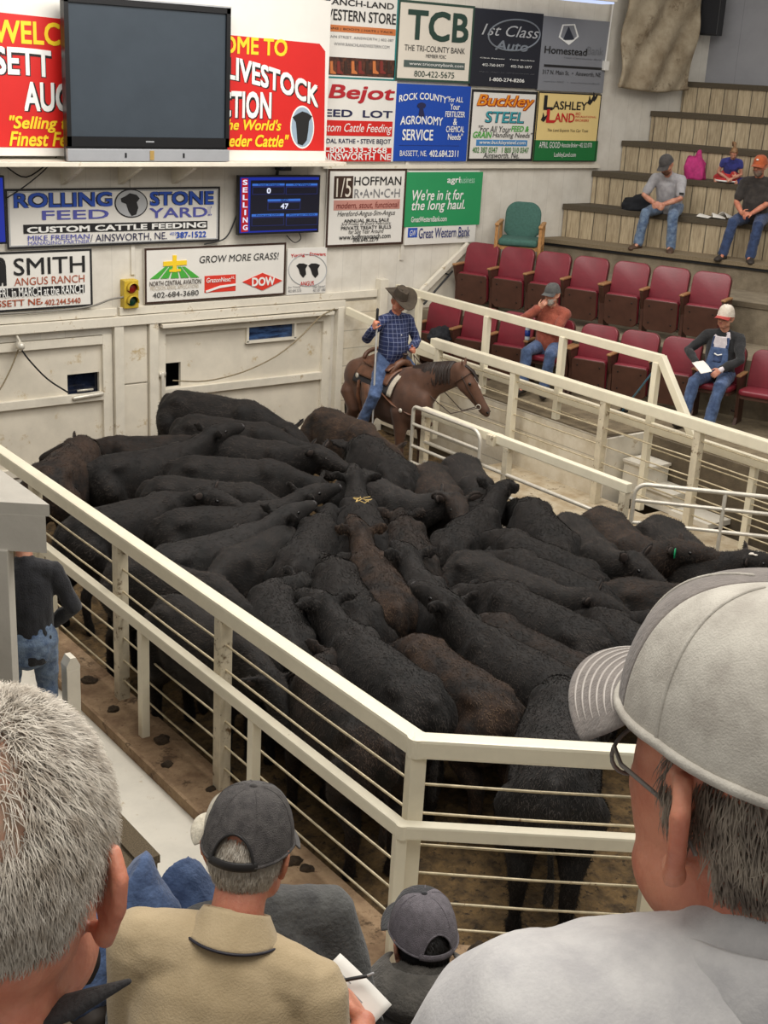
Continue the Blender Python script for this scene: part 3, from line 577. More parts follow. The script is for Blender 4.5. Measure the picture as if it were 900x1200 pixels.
# middle
s = Sign('ranch_sign', 'white ranch sign with brown square fraction and dark frame left of the green bank sign', [(385, 197), (477, 198), (472, 287), (381, 289)], SY, pw, border=brown, bw=.03)
s.quad(*z4(80, 64, 132, 130), brown); s.text('1/5', *z4(86, 70, 126, 126), pw2, .0, 0, d=.009); s.text('HOFFMAN', *z4(138, 66, 274, 94), ink, .006); s.text('R\u2022A\u2022N\u2022C\u2022H', *z4(138, 102, 270, 130), grey, .0)
s.quad(*z4(78, 134, 270, 164), rose); s.text('modern, stout, functional', *z4(84, 140, 266, 162), maroon, 0, .2, d=.009)
s.text('Hereford-Angus-Sim-Angus', *z4(88, 166, 256, 186), ink, 0, .25); s.text('ANNUAL BULL SALE', *z4(106, 190, 238, 200), ink, .015); s.text('3rd Friday of Every February', *z4(98, 200, 244, 211), ink, 0, .2); s.text('PRIVATE TREATY BULLS', *z4(98, 211, 244, 221), ink, .012); s.text('for Sale Year Around', *z4(120, 221, 222, 233), ink, 0, .2); s.text('www.hoffmanranch.com', *z4(92, 235, 242, 249), ink, .006); s.text('308.645.2279', *z4(132, 246, 206, 257), ink, .01); s.done()
s = Sign('green_bank_sign', 'green and white bank sign above the cowboy near the seats', [(479, 199), (562, 201), (557, 284), (474, 287)], SY, pw)
s.quad(*z4(292, 50, 504, 210), pgreen); s.text('agri', *z4(410, 68, 446, 92), white, .015, d=.009); s.text('business', *z4(446, 68, 488, 88), flat('ink_mint', (170, 214, 190)), d=.009); s.text("We're in it for", *z4(308, 102, 456, 136), white, .012, .2, d=.009); s.text('the long haul.', *z4(306, 134, 460, 172), white, .012, .2, d=.009); s.text('GreatWesternBank.com', *z4(304, 182, 408, 198), white, .008, d=.009)
s.quad(*z4(296, 216, 322, 244), royal, 'emblem'); s.text('GW', *z4(300, 222, 318, 240), white, .0, .2, d=.009); s.text('Great Western Bank', *z4(328, 216, 476, 244), flat('ink_indigo', (52, 60, 116)), .006); s.text('Member FDIC', *z4(440, 240, 474, 248), grey); s.done()
s = Sign('feedyard_sign', 'long white feed yard sign with blue slab letters and a black bull head', [(7, 222), (258, 218), (257, 284), (7, 291)], SY, pw, border=ink, bw=.025)
s.frame(.012, .045, .988, .955, .012, silver, 'inner_border')
for d, b, m, nm in ((.005, .05, ink, 'lettering'), (.009, .02, royal, 'lettering_face')):
    s.text('ROLLING', *z3(36, 99, 288, 144), m, b, d=d, name=nm); s.text('STONE', *z3(388, 96, 562, 138), m, b, d=d, name=nm)
s.text('FEED', *z3(106, 146, 278, 174), periw, .012); s.text('YARD', *z3(386, 140, 544, 170), periw, .012); s.text('LLC', *z3(546, 138, 556, 164), periw)
s.disc(*[v for v in (338 / 2.25, 180 + 131 / 2.25)], 44 / 2.25, 38 / 2.25, ink, 'emblem', .004); s.disc(338 / 2.25, 180 + 131 / 2.25, 41 / 2.25, 35 / 2.25, silver, 'emblem', .007)
s.poly([(x / 2.25, 180 + y / 2.25) for x, y in ((310, 118), (322, 112), (334, 104), (352, 108), (360, 118), (352, 128), (356, 142), (350, 160), (338, 164), (330, 152), (324, 132), (312, 128))], ink, 'emblem', .011)
s.poly([(x / 2.25, 180 + y / 2.25) for x, y in ((58, 186), (544, 178), (544, 200), (58, 209))], ink, 'band', .004); s.text('CUSTOM CATTLE FEEDING', *z3(66, 184, 540, 204), white, .03, d=.009)
s.text('MIKE FREEMAN', *z3(68, 211, 226, 227), periw, .004); s.text('MANAGING PARTNER', *z3(68, 226, 226, 238), periw); s.text('/ AINSWORTH, NE.', *z3(228, 208, 432, 234), navy, .0); s.text('402', *z3(440, 208, 458, 216), royal); s.text('387-1522', *z3(458, 206, 540, 224), royal, .02); s.done()
s = Sign('angus_sign', 'white angus ranch sign with black and rust letters at the left edge', [(-62, 298), (108, 291), (108, 359), (-62, 370)], SY, pw, border=ink, bw=.025)
s.text('n', *z3(-34, 272, 16, 350), ink, .05); s.text('SMITH', *z3(36, 266, 224, 322), ink, .006); s.text('ANGUS RANCH', *z3(36, 318, 222, 348), flat('ink_rust', (164, 76, 44)))
s.poly([(x / 2.25, 180 + y / 2.25) for x, y in ((-130, 362), (222, 345), (222, 366), (-130, 386))], ink, 'band', .004); s.text('BULL SALE 3rd FRI. in MARCH at the RANCH', *z3(-128, 352, 218, 378), white, .01, d=.009); s.text('BASSETT NE', *z3(-46, 382, 104, 406), flat('ink_rust', (164, 76, 44)), .01); s.text('\u2022 402.244.5440', *z3(104, 380, 210, 400), flat('ink_rust', (164, 76, 44)), .012); s.done()
s = Sign('aviation_sign', 'white aviation sign with green fields, red bands and a red diamond', [(169, 291), (335, 284), (334, 345), (170, 357)], SY, pw, border=brown, bw=.025)
s.text('GROW MORE GRASS!', *z3(526, 258, 734, 290), flat('ink_char', (60, 60, 60)), .004, .12)
for i in range(5): x0 = 396 + i * 27; xm = 436 + i * 11; s.poly([(a / 2.25, 180 + b / 2.25) for a, b in ((x0, 331 - i), (x0 + 22, 330 - i), (xm + 8, 298), (xm, 298))], lime, 'field')
for pts in (((430, 285), (492, 281), (492, 293), (430, 297)), ((455, 268), (465, 268), (465, 312), (455, 312)), ((446, 306), (476, 304), (476, 310), (446, 312))): s.poly([(a / 2.25, 180 + b / 2.25) for a, b in pts], yellow, 'aeroplane', .009)
s.text('NORTH CENTRAL AVIATION', *z3(394, 330, 530, 350), brown, .006); s.text('PRECISION AERIAL APPLICATIONS', *z3(396, 346, 524, 358), flat('ink_pale', (190, 178, 160))); s.text('402-684-3680', *z3(402, 360, 524, 380), flat('ink_char', (60, 60, 60)), .004)
s.quad(*z3(540, 318, 622, 366), flat('ink_dowred', (214, 56, 40)), 'band', .004); s.text('GrazonNext', *z3(544, 324, 608, 340), white, .01, .1, d=.009); s.text('HL', *z3(610, 322, 618, 330), white, d=.009); s.poly([(a / 2.25, 180 + b / 2.25) for a, b in ((542, 362), (580, 348), (622, 342), (622, 347), (580, 354), (545, 366))], white, 'swoosh', .008)
s.poly([(a / 2.25, 180 + b / 2.25) for a, b in ((640, 338), (692, 314), (744, 334), (692, 360))], flat('ink_dowred', (214, 56, 40)), 'emblem', .004); s.text('DOW', *z3(664, 323, 724, 349), white, .03, d=.009); s.done()
s = Sign('cattle_sign', 'small frameless white sign with two bull heads and red letters right of the aviation sign', [(338, 291), (383, 290), (382, 342), (335, 347)], SY, pw, thick=.02)
s.text('Young - Stewart', *z3(768, 258, 858, 278), red, .015, bend=.25); s.text('ANGUS', *z3(792, 334, 828, 348), red, .01)
for dx in (0, 32): s.poly([(x / 2.25, 180 + y / 2.25) for x, y in ((782 + dx, 294), (790 + dx, 288), (802 + dx, 288), (812 + dx, 292), (806 + dx, 302), (808 + dx, 316), (800 + dx, 326), (792 + dx, 316), (788 + dx, 302))], ink, 'emblem')
for t, b in (('Jim Young', (758, 348, 792, 356)), ('402 684 2235', (758, 357, 794, 366)), ('Dale Stewart', (826, 344, 858, 352)), ('402 387 1480', (826, 353, 858, 362))): s.text(t, *z3(*b), grey)
n = 30; mb = MB(); mb.tube([s.W(*s.uv((811 + 50 * math.cos(2 * PI * k / n)) / 2.25, 180 + (306 + 42 * math.sin(2 * PI * k / n)) / 2.25), .004) for k in range(n + 1)], .006, 5, caps=False); mb.build('ring', silver, s.root); s.done()

# two welcome boards on a shelf, television in front of where they meet
def welcome(name, label, corners, field, Y, T):
    s = Sign(name, label, corners, Y, pw, .03, 'sign', None, .02, None)
    s.poly(field, pred, 'red_field', .004)
    for d, b, m, dx, nm in ((.007, .05, ink, 1.0, 'lettering_shadow'), (.011, .025, white, 0, 'lettering')):
        for txt, x0, y0, x1, y1, bend, slant in T['big']: s.text(txt, x0 + dx, y0 + dx, x1 + dx, y1 + dx, m, b, bend=bend, slant=slant, d=d, name=nm)
    for txt, x0, y0, x1, y1, sh_ in T['small']: s.text(txt, x0, y0, x1, y1, yellow, .02, sh_, d=.008)
    cx, cy, rx, ry = T['head']
    s.disc(cx, cy, rx * 1.1, ry * 1.08, white, 'emblem', .006); s.disc(cx, cy, rx, ry, flat('ink_dusk', (150, 168, 186)), 'emblem', .008)
    s.poly([(cx + x * rx / 13.2, cy + y * ry / 24) for x, y in ((-12, -12), (-6, -16), (0, -19), (6, -17), (12, -13), (8, -7), (7, 4), (5, 16), (0, 22), (-6, 20), (-7, 6), (-8, -6))], ink, 'emblem', .011)
    s.done(); return s
YB = WY - 0.34
welcome('welcome_board', 'red and white welcome board left of the television', [(-86, -24), (240, -8), (240, 184), (-86, 182)], [(-76, 10), (222, 33), (231, 40), (231, 175), (-76, 171)], WY - .28, dict(
    big=[('BASSETT', -62, 56, 55, 92, .12, .12), ('LIVESTOCK', 72, 50, 215, 104, .2, -.5), ('AUCTION', 22, 94, 137, 131, 0, 0)],
    small=[('WELCOME TO', -10, 23, 168, 56, 0), ('"Selling the World\'s', 4, 134, 158, 156, .25), ('Finest Feeder Cattle"', 3, 152, 164, 172, .25)], head=(205, 138, 16, 26)))
s = welcome('welcome_board', 'red and white welcome board with a calf head in an oval, right of the television', [(152, -16), (389, -2), (381, 190), (150, 186)], [(158, 32), (374, 49), (381, 58), (379, 178), (158, 173)], YB, dict(
    big=[('BASSETT', 166, 64, 254, 94, .12, .12), ('LIVESTOCK', 262, 80, 372, 111, .15, -1.15), ('AUCTION', 225, 104, 314, 139, 0, 0)],
    small=[('WELCOME TO', 199, 38, 334, 65, 0), ('"Selling the World\'s', 213, 137, 326, 157, .25), ('Finest Feeder Cattle"', 212, 155, 335, 173, .25)], head=(352, 149, 13.2, 24)))
sx0 = PY(-90, 184, YB).x; sx1 = PY(392, 190, YB).x; sz = PY(150, 186, YB).z
sh = thing('wall_shelf', 'white wall shelf on brackets carrying the welcome boards and the television', 'shelf', ((sx0 + sx1) / 2, WY - .3, sz), 0)
MB().box(((sx0 + sx1) / 2, WY - .30, sz - .04), (sx1 - sx0, .60, .05), bevel=.006).build('board', white_paint, sh)
for px in (-40, 82, 150, 213):
    x = PY(px, 200, WY - .2).x; MB().prism([(0, 0), (-.52, 0), (-.52, -.03), (-.04, -.24), (0, -.24)], (x - .03, WY, sz - .066), (0, 1, 0), (0, 0, 1), (1, 0, 0), .05).build('bracket', white_paint, sh)
YT = WY - 0.56
c = [PY(73, -4, YT), PY(270, 8, YT), PY(267, 172, YT), PY(78, 168, YT)]
tx0 = (c[0].x + c[3].x) / 2; tx1 = (c[1].x + c[2].x) / 2; tz1 = (c[0].z + c[1].z) / 2 ; tz0 = sz - .012
tv = thing('television', 'large black flat fronted television standing between the welcome boards', 'television', ((tx0 + tx1) / 2, YT + .1, tz0))
W_ = tx1 - tx0; xm = (tx0 + tx1) / 2
tvb = mat('tv_black', (20, 20, 22), .3, .05)
MB().box((xm, YT + .045, (tz0 + tz1) / 2), (W_, .07, tz1 - tz0), bevel=.012).box((xm, YT + .11, (tz0 + tz1) / 2), (W_ * .6, .08, (tz1 - tz0) * .7), bevel=.02).build('cabinet', tvb, tv)
za = tz0 + .16; MB().box((xm, YT + .012, (za + .10 + tz1 - .06) / 2), (W_ - .10, .02, tz1 - .06 - za - .10), bevel=.004).build('screen', mat('tv_screen', (58, 66, 74), .22, .05, 2), tv)
f = MB(); f.box((xm, YT, tz1 - .03), (W_, .05, .06)); f.box((xm, YT, za + .05), (W_, .05, .10))
for x in (tx0 + .025, tx1 - .025): f.box((x, YT, (za + tz1) / 2), (.05, .05, tz1 - za))
f.build('bezel', tvb, tv); MB().box((xm, YT - .005, tz1 + .008), (W_, .06, .016)).build('top_trim', mat('tv_silver', (170, 172, 176), .35, .03, metal=.3), tv)
MB().box((xm, YT - .005, tz0 + .07), (W_, .05, .13), bevel=.006).build('silver_base', MATS['tv_silver'], tv)
for dx in (-.16, .20): MB().box((xm + W_ * dx, YT - .032, tz0 + .07), (.02, .01, .05)).build('button', tvb, tv)
MB().box((xm, YT - .032, tz0 + .07), (.05, .01, .10)).build('badge', mat('tv_gold', (170, 140, 80), .4, .1), tv); MB().box((xm - .02, YT - .027, za + .055), (.10, .004, .015)).build('maker_mark', MATS['tv_silver'], tv)

# sale monitors
def monitor(name, label, corners, sel):
    Y = WY - .16
    s = Sign(name, label, corners, Y, mat('monitor_black', (18, 18, 22), .35, .05), .06, 'monitor', None, .02, 'sale monitors on the wall')
    s.poly([(corners[0][0] + 1.5, corners[0][1] + 2), (corners[1][0] - 2, corners[1][1] + 2.5), (corners[2][0] - 2, corners[2][1] - 2.5), (corners[3][0] + 1.5, corners[3][1] - 2.5)], emit('screen_blue_' + str(int(sel)), (20, 46, 170), .75), 'screen', .003)
    if sel:
        s.poly([z3(637, 68, 0, 0)[:2], z3(653, 68, 0, 0)[:2], z3(653, 206, 0, 0)[:2], z3(635, 208, 0, 0)[:2]], emit('screen_red', (190, 20, 30), .8), 'red_strip', .005)
        wl = emit('screen_white', (230, 235, 255), 1.0); bk = emit('screen_dark', (10, 12, 40), .5); lb = emit('screen_light', (60, 120, 220), .8); dg = emit('screen_mid', (36, 48, 120), .6)
        for i, ch in enumerate('SELLING'): s.text(ch, *z3(639 + (4 if ch == 'I' else 0), 71 + i * 19.6, 651 - (4 if ch == 'I' else 0), 85 + i * 19.6), wl, .02, d=.008)
        s.quad(*z3(660, 66, 838, 204), bk, 'dark_field', .005)
        for (a, b, c, d, t, v) in ((664, 78, 748, 110, 'Total Weight', '0'), (752, 76, 836, 108, 'Avg Weight', ''), (704, 118, 790, 150, 'HEAD', '47'), (662, 158, 746, 192, 'Price per CWT', ''), (752, 156, 836, 190, 'Price per HEAD', '')):
            s.quad(*z3(a, b, c, d), dg, 'cell', .007); s.quad(*z3(a + 1.5, b + 10, c - 1.5, d - 1.5), bk, 'cell_field', .009); s.quad(*z3(a, b, c, b + 9), lb, 'cell_header', .009)
            m_ = (a + c) / 2; s.text(t, *z3(m_ - len(t) * 2.4, b + 1, m_ + len(t) * 2.4, b + 9), bk, .01, d=.011)
            if v: s.text(v, *z3(m_ - 5 * len(v), b + 13, m_ + 5 * len(v), b + 28), wl, .02, d=.011)
    x = (s.x0 + s.x1) / 2; MB().box((x, Y + .11, s.z1 - .1), (.16, .10, .12)).tube([(x, Y + .1, s.z1 - .1), (x, Y + .06, s.z1 + .13)], .02).build('mount', black_metal, s.root)
    s.done(); return s
sm = monitor('sale_monitor', 'blue sale monitor with a red SELLING strip and the number 47', [(280, 207), (376, 204), (373, 272), (279, 276)], True)
monitor('sale_monitor', 'blue glowing sale monitor cut off by the left edge', [(-80, 208), (5.5, 204), (7.5, 285), (-79, 290)], False)
p = PY(332, 193, WY - .12); t = thing('wall_camera', 'small black camera box on the wall above the selling monitor', 'camera', p); MB().box(p, (.16, .14, .14), bevel=.01).build('housing', black_metal, t); MB().tube([p, p + Vector((-.1, -.13, 0))], .045).build('lens', black_metal, t, True)

# signal light
q = [PY(x, y, WY - .12) for x, y in ((146, 329), (163, 328), (164, 361), (146, 362))]
cx = (q[0].x + q[1].x) / 2; z0 = q[2].z; z1_ = q[0].z; w_ = q[1].x - q[0].x
t = thing('signal_light', 'yellow signal light box with a red lamp over a green lamp', 'signal light', (cx, WY - .05, z0))
MB().box((cx, WY - .05, (z0 + z1_) / 2), (w_, .12, z1_ - z0), bevel=.012).build('housing', mat('signal_yellow', (206, 176, 52), .5, .1, 8, spots=[((140, 120, 50), 20, .64)]), t)
for f, m in ((.72, mat('lens_red', (150, 30, 26), .25, .1)), (.27, mat('lens_green', (22, 62, 44), .25, .1))):
    z = z0 + (z1_ - z0) * f; MB().ell((cx, WY - .11, z), (.062, .03, .062)).build('lamp_lens', m, t, True)
    mb = MB(); mb.grid(lambda u, v: Vector((cx + .068 * math.cos(PI * (u * 1.2 - .1)), WY - .11 - .07 * v, z + .068 * math.sin(PI * (u * 1.2 - .1)))), 14, 2); mb.build('visor', MATS['signal_yellow'], t, True, [('SOLIDIFY', dict(thickness=.006))])

# cables and ropes
def cable(name, label, cat, pts, r, m):
    P = []
    for i in range(len(pts) - 1):
        for k in range(4): P.append(Vector(pts[i]).lerp(Vector(pts[i + 1]), k / 4))
    P.append(Vector(pts[-1])); 
    for _ in range(3): P = [P[0]] + [(P[i - 1] + P[i] * 2 + P[i + 1]) / 4 for i in range(1, len(P) - 1)] + [P[-1]]
    t = thing(name, label, cat, P[0]); MB().tube(P, r, 7).build('strand', m, t, True); return t
rope = mat('rope', (150, 136, 108), .9, .15, 40, bump=.5, bs=120)
ctx = lambda L, Y: [PY(x, y, Y) for x, y in L]
cable('pull_rope', 'slack grey rope hung across the right gate up to its corner post', 'rope', ctx([(203, 446), (240, 448), (285, 437), (325, 418), (355, 393), (375, 370), (392, 362)], WY - .13), .009, rope)
cable('pull_rope', 'dark rope looping from the pulley over the left gate down to its latch', 'rope', ctx([(24, 408), (32, 420), (55, 445), (80, 460)], WY - .13), .010, black_metal)
cable('pull_rope', 'pale rope hanging from the pulley to the left edge of the left gate', 'rope', ctx([(22, 408), (14, 430), (0, 458), (-20, 480)], WY - .13), .009, rope)
p = PY(23, 400, WY - .14); t = thing('pulley', 'small steel pulley fixed over the left gate', 'pulley', p); MB().tube([p + Vector((0, .1, .06)), p], .014).build('hook', pipe_white, t, True); MB().tube([p + Vector((0, .03, -.05)), p + Vector((0, -.03, -.05))], .05, 14).build('wheel', pipe_white, t, True)
cable('wall_cable', 'black cable drooping under the shelf at the left', 'cable', ctx([(8, 196), (30, 212), (58, 190), (64, 186)], WY - .06), .008, black_metal)
cable('wall_cable', 'second black cable rising in a long sweep from the left monitor', 'cable', ctx([(8, 232), (30, 218), (52, 200), (66, 184)], WY - .08), .007, black_metal)
cable('wall_cable', 'thin cable drooping from the selling monitor to the feed yard sign', 'cable', ctx([(278, 250), (270, 272), (262, 282), (240, 286)], WY - .06), .009, black_metal)
cable('wall_cable', 'thin cable looping under the selling monitor', 'cable', ctx([(336, 276), (345, 286), (354, 280), (350, 272)], WY - .06), .006, black_metal)
cable('wall_cable', 'grey cable running along the timber below the angus sign', 'cable', ctx([(0, 368), (40, 366), (90, 362), (112, 358), (130, 350), (146, 348)], WY - .08), .012, mat('cable_grey', (130, 126, 118), .6, .05))

# canvas curtain, loudspeaker, light fixture
def curtain():
    Y = WY - .16; a = PY(724, 100, Y); b = PY(800, 104, Y); top = PY(770, -60, Y).z; x0 = a.x - .02; x1 = b.x + .02; z0 = PY(760, 102, Y).z
    def fn(u, v):
        x = x0 + (x1 - x0) * u + .25 * v * (u * .4 + .0); z = z0 + (top - z0) * v - .05 * math.sin(PI * u) * (1 - v) ** 2 - (.12 * max(0, abs(u - .5) * 2 - .82) / .18 * 0)
        d = .05 * math.sin(u * 9 + v * 5) * (.4 + .6 * v) + .06 * noise.noise((u * 3.2 + v * 1.5, v * 3 - u * 2, 2)) + .03 * math.sin((u - v * .8) * 16)
        return Vector((x, Y - .06 + d, z))
    t = thing('canvas_curtain', 'rumpled beige canvas sheet hanging on the wall above the bleachers', 'curtain', ((x0 + x1) / 2, Y, z0))
    MB().grid(fn, 60, 90).build('cloth', mat('canvas', (178, 164, 140), .9, .1, 3, bump=.25, bs=120, rgb2=(138, 122, 98), spots=[((122, 106, 84), 2.2, .56)]), t, True, [('SOLIDIFY', dict(thickness=.03)), ('SUBSURF', dict(levels=1))])
    MB().tube([fn(k / 30, 0.0) + Vector((0, 0, .01)) for k in range(31)], .03, 8).build('hem', MATS['canvas'], t, True)
    MB().tube([fn(0, k / 30) for k in range(31)], .03, 8).build('hem', MATS['canvas'], t, True)
curtain()
p = PPL(835, 16, tuple(NR * 20.40), NR)
t = thing('loudspeaker', 'black loudspeaker hung high on the grey wall behind the bleachers', 'speaker', p)
Rw = Matrix((DR, NR, Vector((0, 0, 1)))).transposed()
MB().box(p, (.30, .26, .62), Rw, .015).build('cabinet', black_metal, t); MB().box(p - NR * .135, (.26, .015, .57), Rw, .004).build('grille', mat('speaker_grille', (34, 34, 38), .8, .2, 200), t); MB().beam(p + NR * .13, p + NR * .34, .06, .2).build('bracket', black_metal, t)
p = PY(668, -1, WY - .7); t = thing('light_fixture', 'long white fluorescent light fixture hanging at the top above the grey bank sign', 'lamp', p)
MB().box(p + Vector((0, 0, .05)), (1.5, .30, .08), bevel=.01).build('housing', white_paint, t); MB().box(p, (1.44, .24, .03), bevel=.006).build('diffuser', emit('tube_light', (200, 215, 255), 1.1), t)
for x in (-.5, .5): MB().tube([p + Vector((x, 0, .08)), p + Vector((x, 0, 1.2))], .006, 6).build('chain', pipe_white, t)
p = PY(709, 77, WY - .06); t = thing('socket_box', 'small white electrical box on the wall beside the grey bank sign', 'socket', p); MB().box(p, (.10, .08, .13), bevel=.008).build('box', pw, t); MB().tube([p + Vector((0, 0, .06)), p + Vector((.05, 0, 1.1))], .012, 6).build('conduit', pw, t)
# ------------------------------------------------------------------ theatre seats
vinyl = mat('red_vinyl', (122, 38, 49), .34, .07, 5, bump=.05, bs=50)
vinyl2 = mat('red_vinyl_edge', (110, 26, 34), .4, .07, 5)
seat_brown = mat('seat_brown', (82, 52, 40), .5, .1, 6, spots=[((128, 96, 74), 40, .74)])
arm_wood = mat('arm_wood', (172, 130, 88), .45, .12, 6, stretch=(6, 40, 40), rgb2=(128, 88, 54))
bolt = mat('bolt', (40, 30, 26), .4, .1, metal=.5)
SEATROT = math.atan2(-NR.y, -NR.x)
def rounded(w, h, r, n=6, rb=.03):
    p = [(-w / 2 + rb, 0), (w / 2 - rb, 0), (w / 2, rb)]
    p += [(w / 2 - r + r * math.cos(PI / 2 * k / n), h - r + r * math.sin(PI / 2 * k / n)) for k in range(n + 1)]
    p += [(-w / 2 + r - r * math.sin(PI / 2 * k / n), h - r + r * math.cos(PI / 2 * k / n)) for k in range(n + 1)] + [(-w / 2, rb)]
    return p
_cm = {}
def chair_parts(kind):
    if kind in _cm: return _cm[kind]
    L = []
    tilt = Vector((-.12, 0, .52)).normalized(); nf_ = Vector((tilt.z, 0, -tilt.x))
    def pr(poly, o, th, bev, U=(0, 1, 0), V=None, Nn=None, bend=0):
        mb = MB().prism(poly, o, U, V or tilt, Nn or nf_, th); me = mb.mesh('p')
        me = bake(me, [('BEVEL', dict(width=bev, segments=3, limit_method='ANGLE'))]); return me
    bp = pr(rounded(.49, .47, .10), Vector((-.02, 0, .44)), .045, .014)
    for v in bp.vertices: v.co.x += -.10 * (.245 ** 2 - min(abs(v.co.y), .245) ** 2) / .245 ** 2 * .5
    L.append(('backrest', bp, vinyl)); 
    sh = pr(rounded(.50, .48, .10), Vector((-.045, 0, .43)), .02, .006)
    for v in sh.vertices: v.co.x += -.10 * (.245 ** 2 - min(abs(v.co.y), .245) ** 2) / .245 ** 2 * .5
    L.append(('back_shell', sh, seat_brown))
    if kind == 'up':
        t2 = Vector((.06, 0, .4)).normalized(); n2 = Vector((t2.z, 0, -t2.x))
        L.append(('seat_pan', pr(rounded(.45, .40, .03, 3, .05), Vector((.135, 0, .11)), .02, .005, V=t2, Nn=n2), seat_brown))
        L.append(('seat_cushion', pr(rounded(.455, .415, .04, 3, .05), Vector((.06, 0, .115)), .075, .02, V=t2, Nn=n2), vinyl))
        for y in (-.15, .15):
            for z in (.2, .42): L.append(('bolt', MB().ell(Vector((.135, y, .11)) + t2 * (z - .1) + n2 * .02, (.008, .012, .012), seg=8, rings=5).mesh('bolt'), bolt))
    else:
        L.append(('seat_pan', pr(rounded(.45, .40, .05, 3, .05), Vector((.02, 0, .37)), .04, .005, V=Vector((1, 0, .06)), Nn=Vector((0, 0, 1))), seat_brown))
        L.append(('seat_cushion', pr(rounded(.47, .43, .08, 4, .05), Vector((.02, 0, .41)), .07, .025, V=Vector((1, 0, .06)), Nn=Vector((0, 0, 1))), vinyl))
    for nm, y in (('standard', .268), ('standard_first', -.268)):
        m = MB().prism([(-.12, 0), (.14, 0), (.10, .08), (.12, .36), (.22, .58), (.22, .60), (-.10, .60), (-.09, .3)], (0, y - .02, 0), (1, 0, 0), (0, 0, 1), (0, 1, 0), .04).mesh(nm)
        L.append((nm, m, seat_brown))
        a = MB().box((.08, y, .615), (.32, .065, .03)); me = bake(a.mesh('armrest'), [('BEVEL', dict(width=.012, segments=3))]); L.append(('armrest' if y > 0 else 'armrest_first', me, arm_wood))
        L.append(('hinge_arm' if y > 0 else 'hinge_first', MB().tube([(.08, y - .06 * (1 if y > 0 else -1), .16), (.06, y, .14), (0, y, .3)], .014, 6).mesh('h'), bolt))
    _cm[kind] = L; return L
def theatre_seat(loc, label, kind='up', first=False, group='red theatre seats'):
    t = thing('theatre_seat', label, 'theatre seat', loc, SEATROT, group, world=False)
    for nm, me, m in chair_parts(kind):
        if nm.endswith('_first'):
            if not first: continue
            nm = nm[:-6]
        o = bpy.data.objects.new({'hinge': 'hinge_arm'}.get(nm, nm), me); C.objects.link(o); o.parent = pan if nm == 'bolt' else t
        if nm == 'seat_pan': pan = o
        if not me.materials: me.materials.append(m); me.polygons.foreach_set('use_smooth', [nm in ('backrest', 'seat_cushion', 'hinge_arm', 'bolt')] * len(me.polygons))
    return t
ORD = ['first', 'second', 'third', 'fourth', 'fifth', 'sixth', 'seventh', 'eighth', 'ninth']
R2 = Vector((12.0, 13.6, P2Z)) - NR * .10; R1 = Vector((11.16, 13.32, P1Z)) - NR * .10
for i in range(7):
    extra = .03 if i > 3 else 0
    theatre_seat(R2 + DR * (.537 * i + extra), 'tipped up red theatre seat in the upper row, %s from the wall' % ORD[i], 'up', i in (0, 4))
theatre_seat(R2 + DR * (.537 * 8.55), 'upper row red theatre seat beyond the aisle showing only its brown side', 'up', True)
ROW1 = {}
for i in range(9):
    p = R1 + DR * (.545 * i + (.05 if i > 3 else 0) + (.02 if i == 8 else 0)); ROW1[i] = p
    kind = 'down' if i in (3, 7, 8) else 'up'
    lab = {0: 'tipped up lower row red theatre seat next to the wall with a dark jacket', 2: 'tipped up red theatre seat just left of the man in the rust coloured jacket', 3: 'red theatre seat in which the man in the rust coloured jacket sits', 1: 'tipped up red theatre seat in the lower row, second from the wall', 4: 'tipped up red theatre seat in the lower row, first right of the rust jacketed man', 5: 'tipped up red theatre seat in the lower row, second right of the rust jacketed man', 6: 'tipped up red theatre seat just left of the old man in denim overalls', 7: 'red theatre seat in which the old man in denim overalls sits', 8: 'red theatre seat folded down at the right edge beside the old man in overalls'}[i]
    theatre_seat(p, lab, kind, i in (0, 4))

# green armchair on the aisle
g0 = Vector((12.50, 13.42, AZ)); gf_ = math.radians(222)
t = thing('armchair', 'green upholstered armchair with light wooden frame by the wall above the red seats', 'chair', g0, gf_, world=False)
gfab = mat('green_fabric', (66, 104, 94), .9, .1, 30, bump=.3, bs=160); oak = mat('oak_frame', (186, 138, 84), .5, .12, 5, rgb2=(150, 104, 58), stretch=(20, 20, 4))
me = MB().prism(rounded(.50, .52, .17, 8, .10), (-.20, 0, .42), (0, 1, 0), Vector((-.22, 0, 1)).normalized(), (1, 0, .2), .07).mesh('backrest'); me = bake(me, [('BEVEL', dict(width=.025, segments=3, limit_method='ANGLE'))]); link_mesh('backrest', me, gfab, t, True)
me = MB().box((.05, 0, .43), (.54, .54, .10)).mesh('seat'); me = bake(me, [('BEVEL', dict(width=.04, segments=4))]); link_mesh('seat', me, gfab, t, True)
for y in (-.30, .30):
    for x, h in ((.29, .66), (-.24, .66)): MB().box((x, y, h / 2), (.055, .045, h), bevel=.008).build('leg', oak, t)
    MB().box((.03, y, .665), (.62, .06, .035), bevel=.01).build('armrest', oak, t); MB().box((.03, y, .36), (.5, .035, .06)).build('side_rail', oak, t)
MB().box((.27, 0, .36), (.03, .58, .06)).build('front_rail', oak, t)

def on_row(px, py, n0, z, back=.2):
    a = PPL(px, py, tuple(NR * n0), NR); return Vector((a.x, a.y, z)) + NR * back
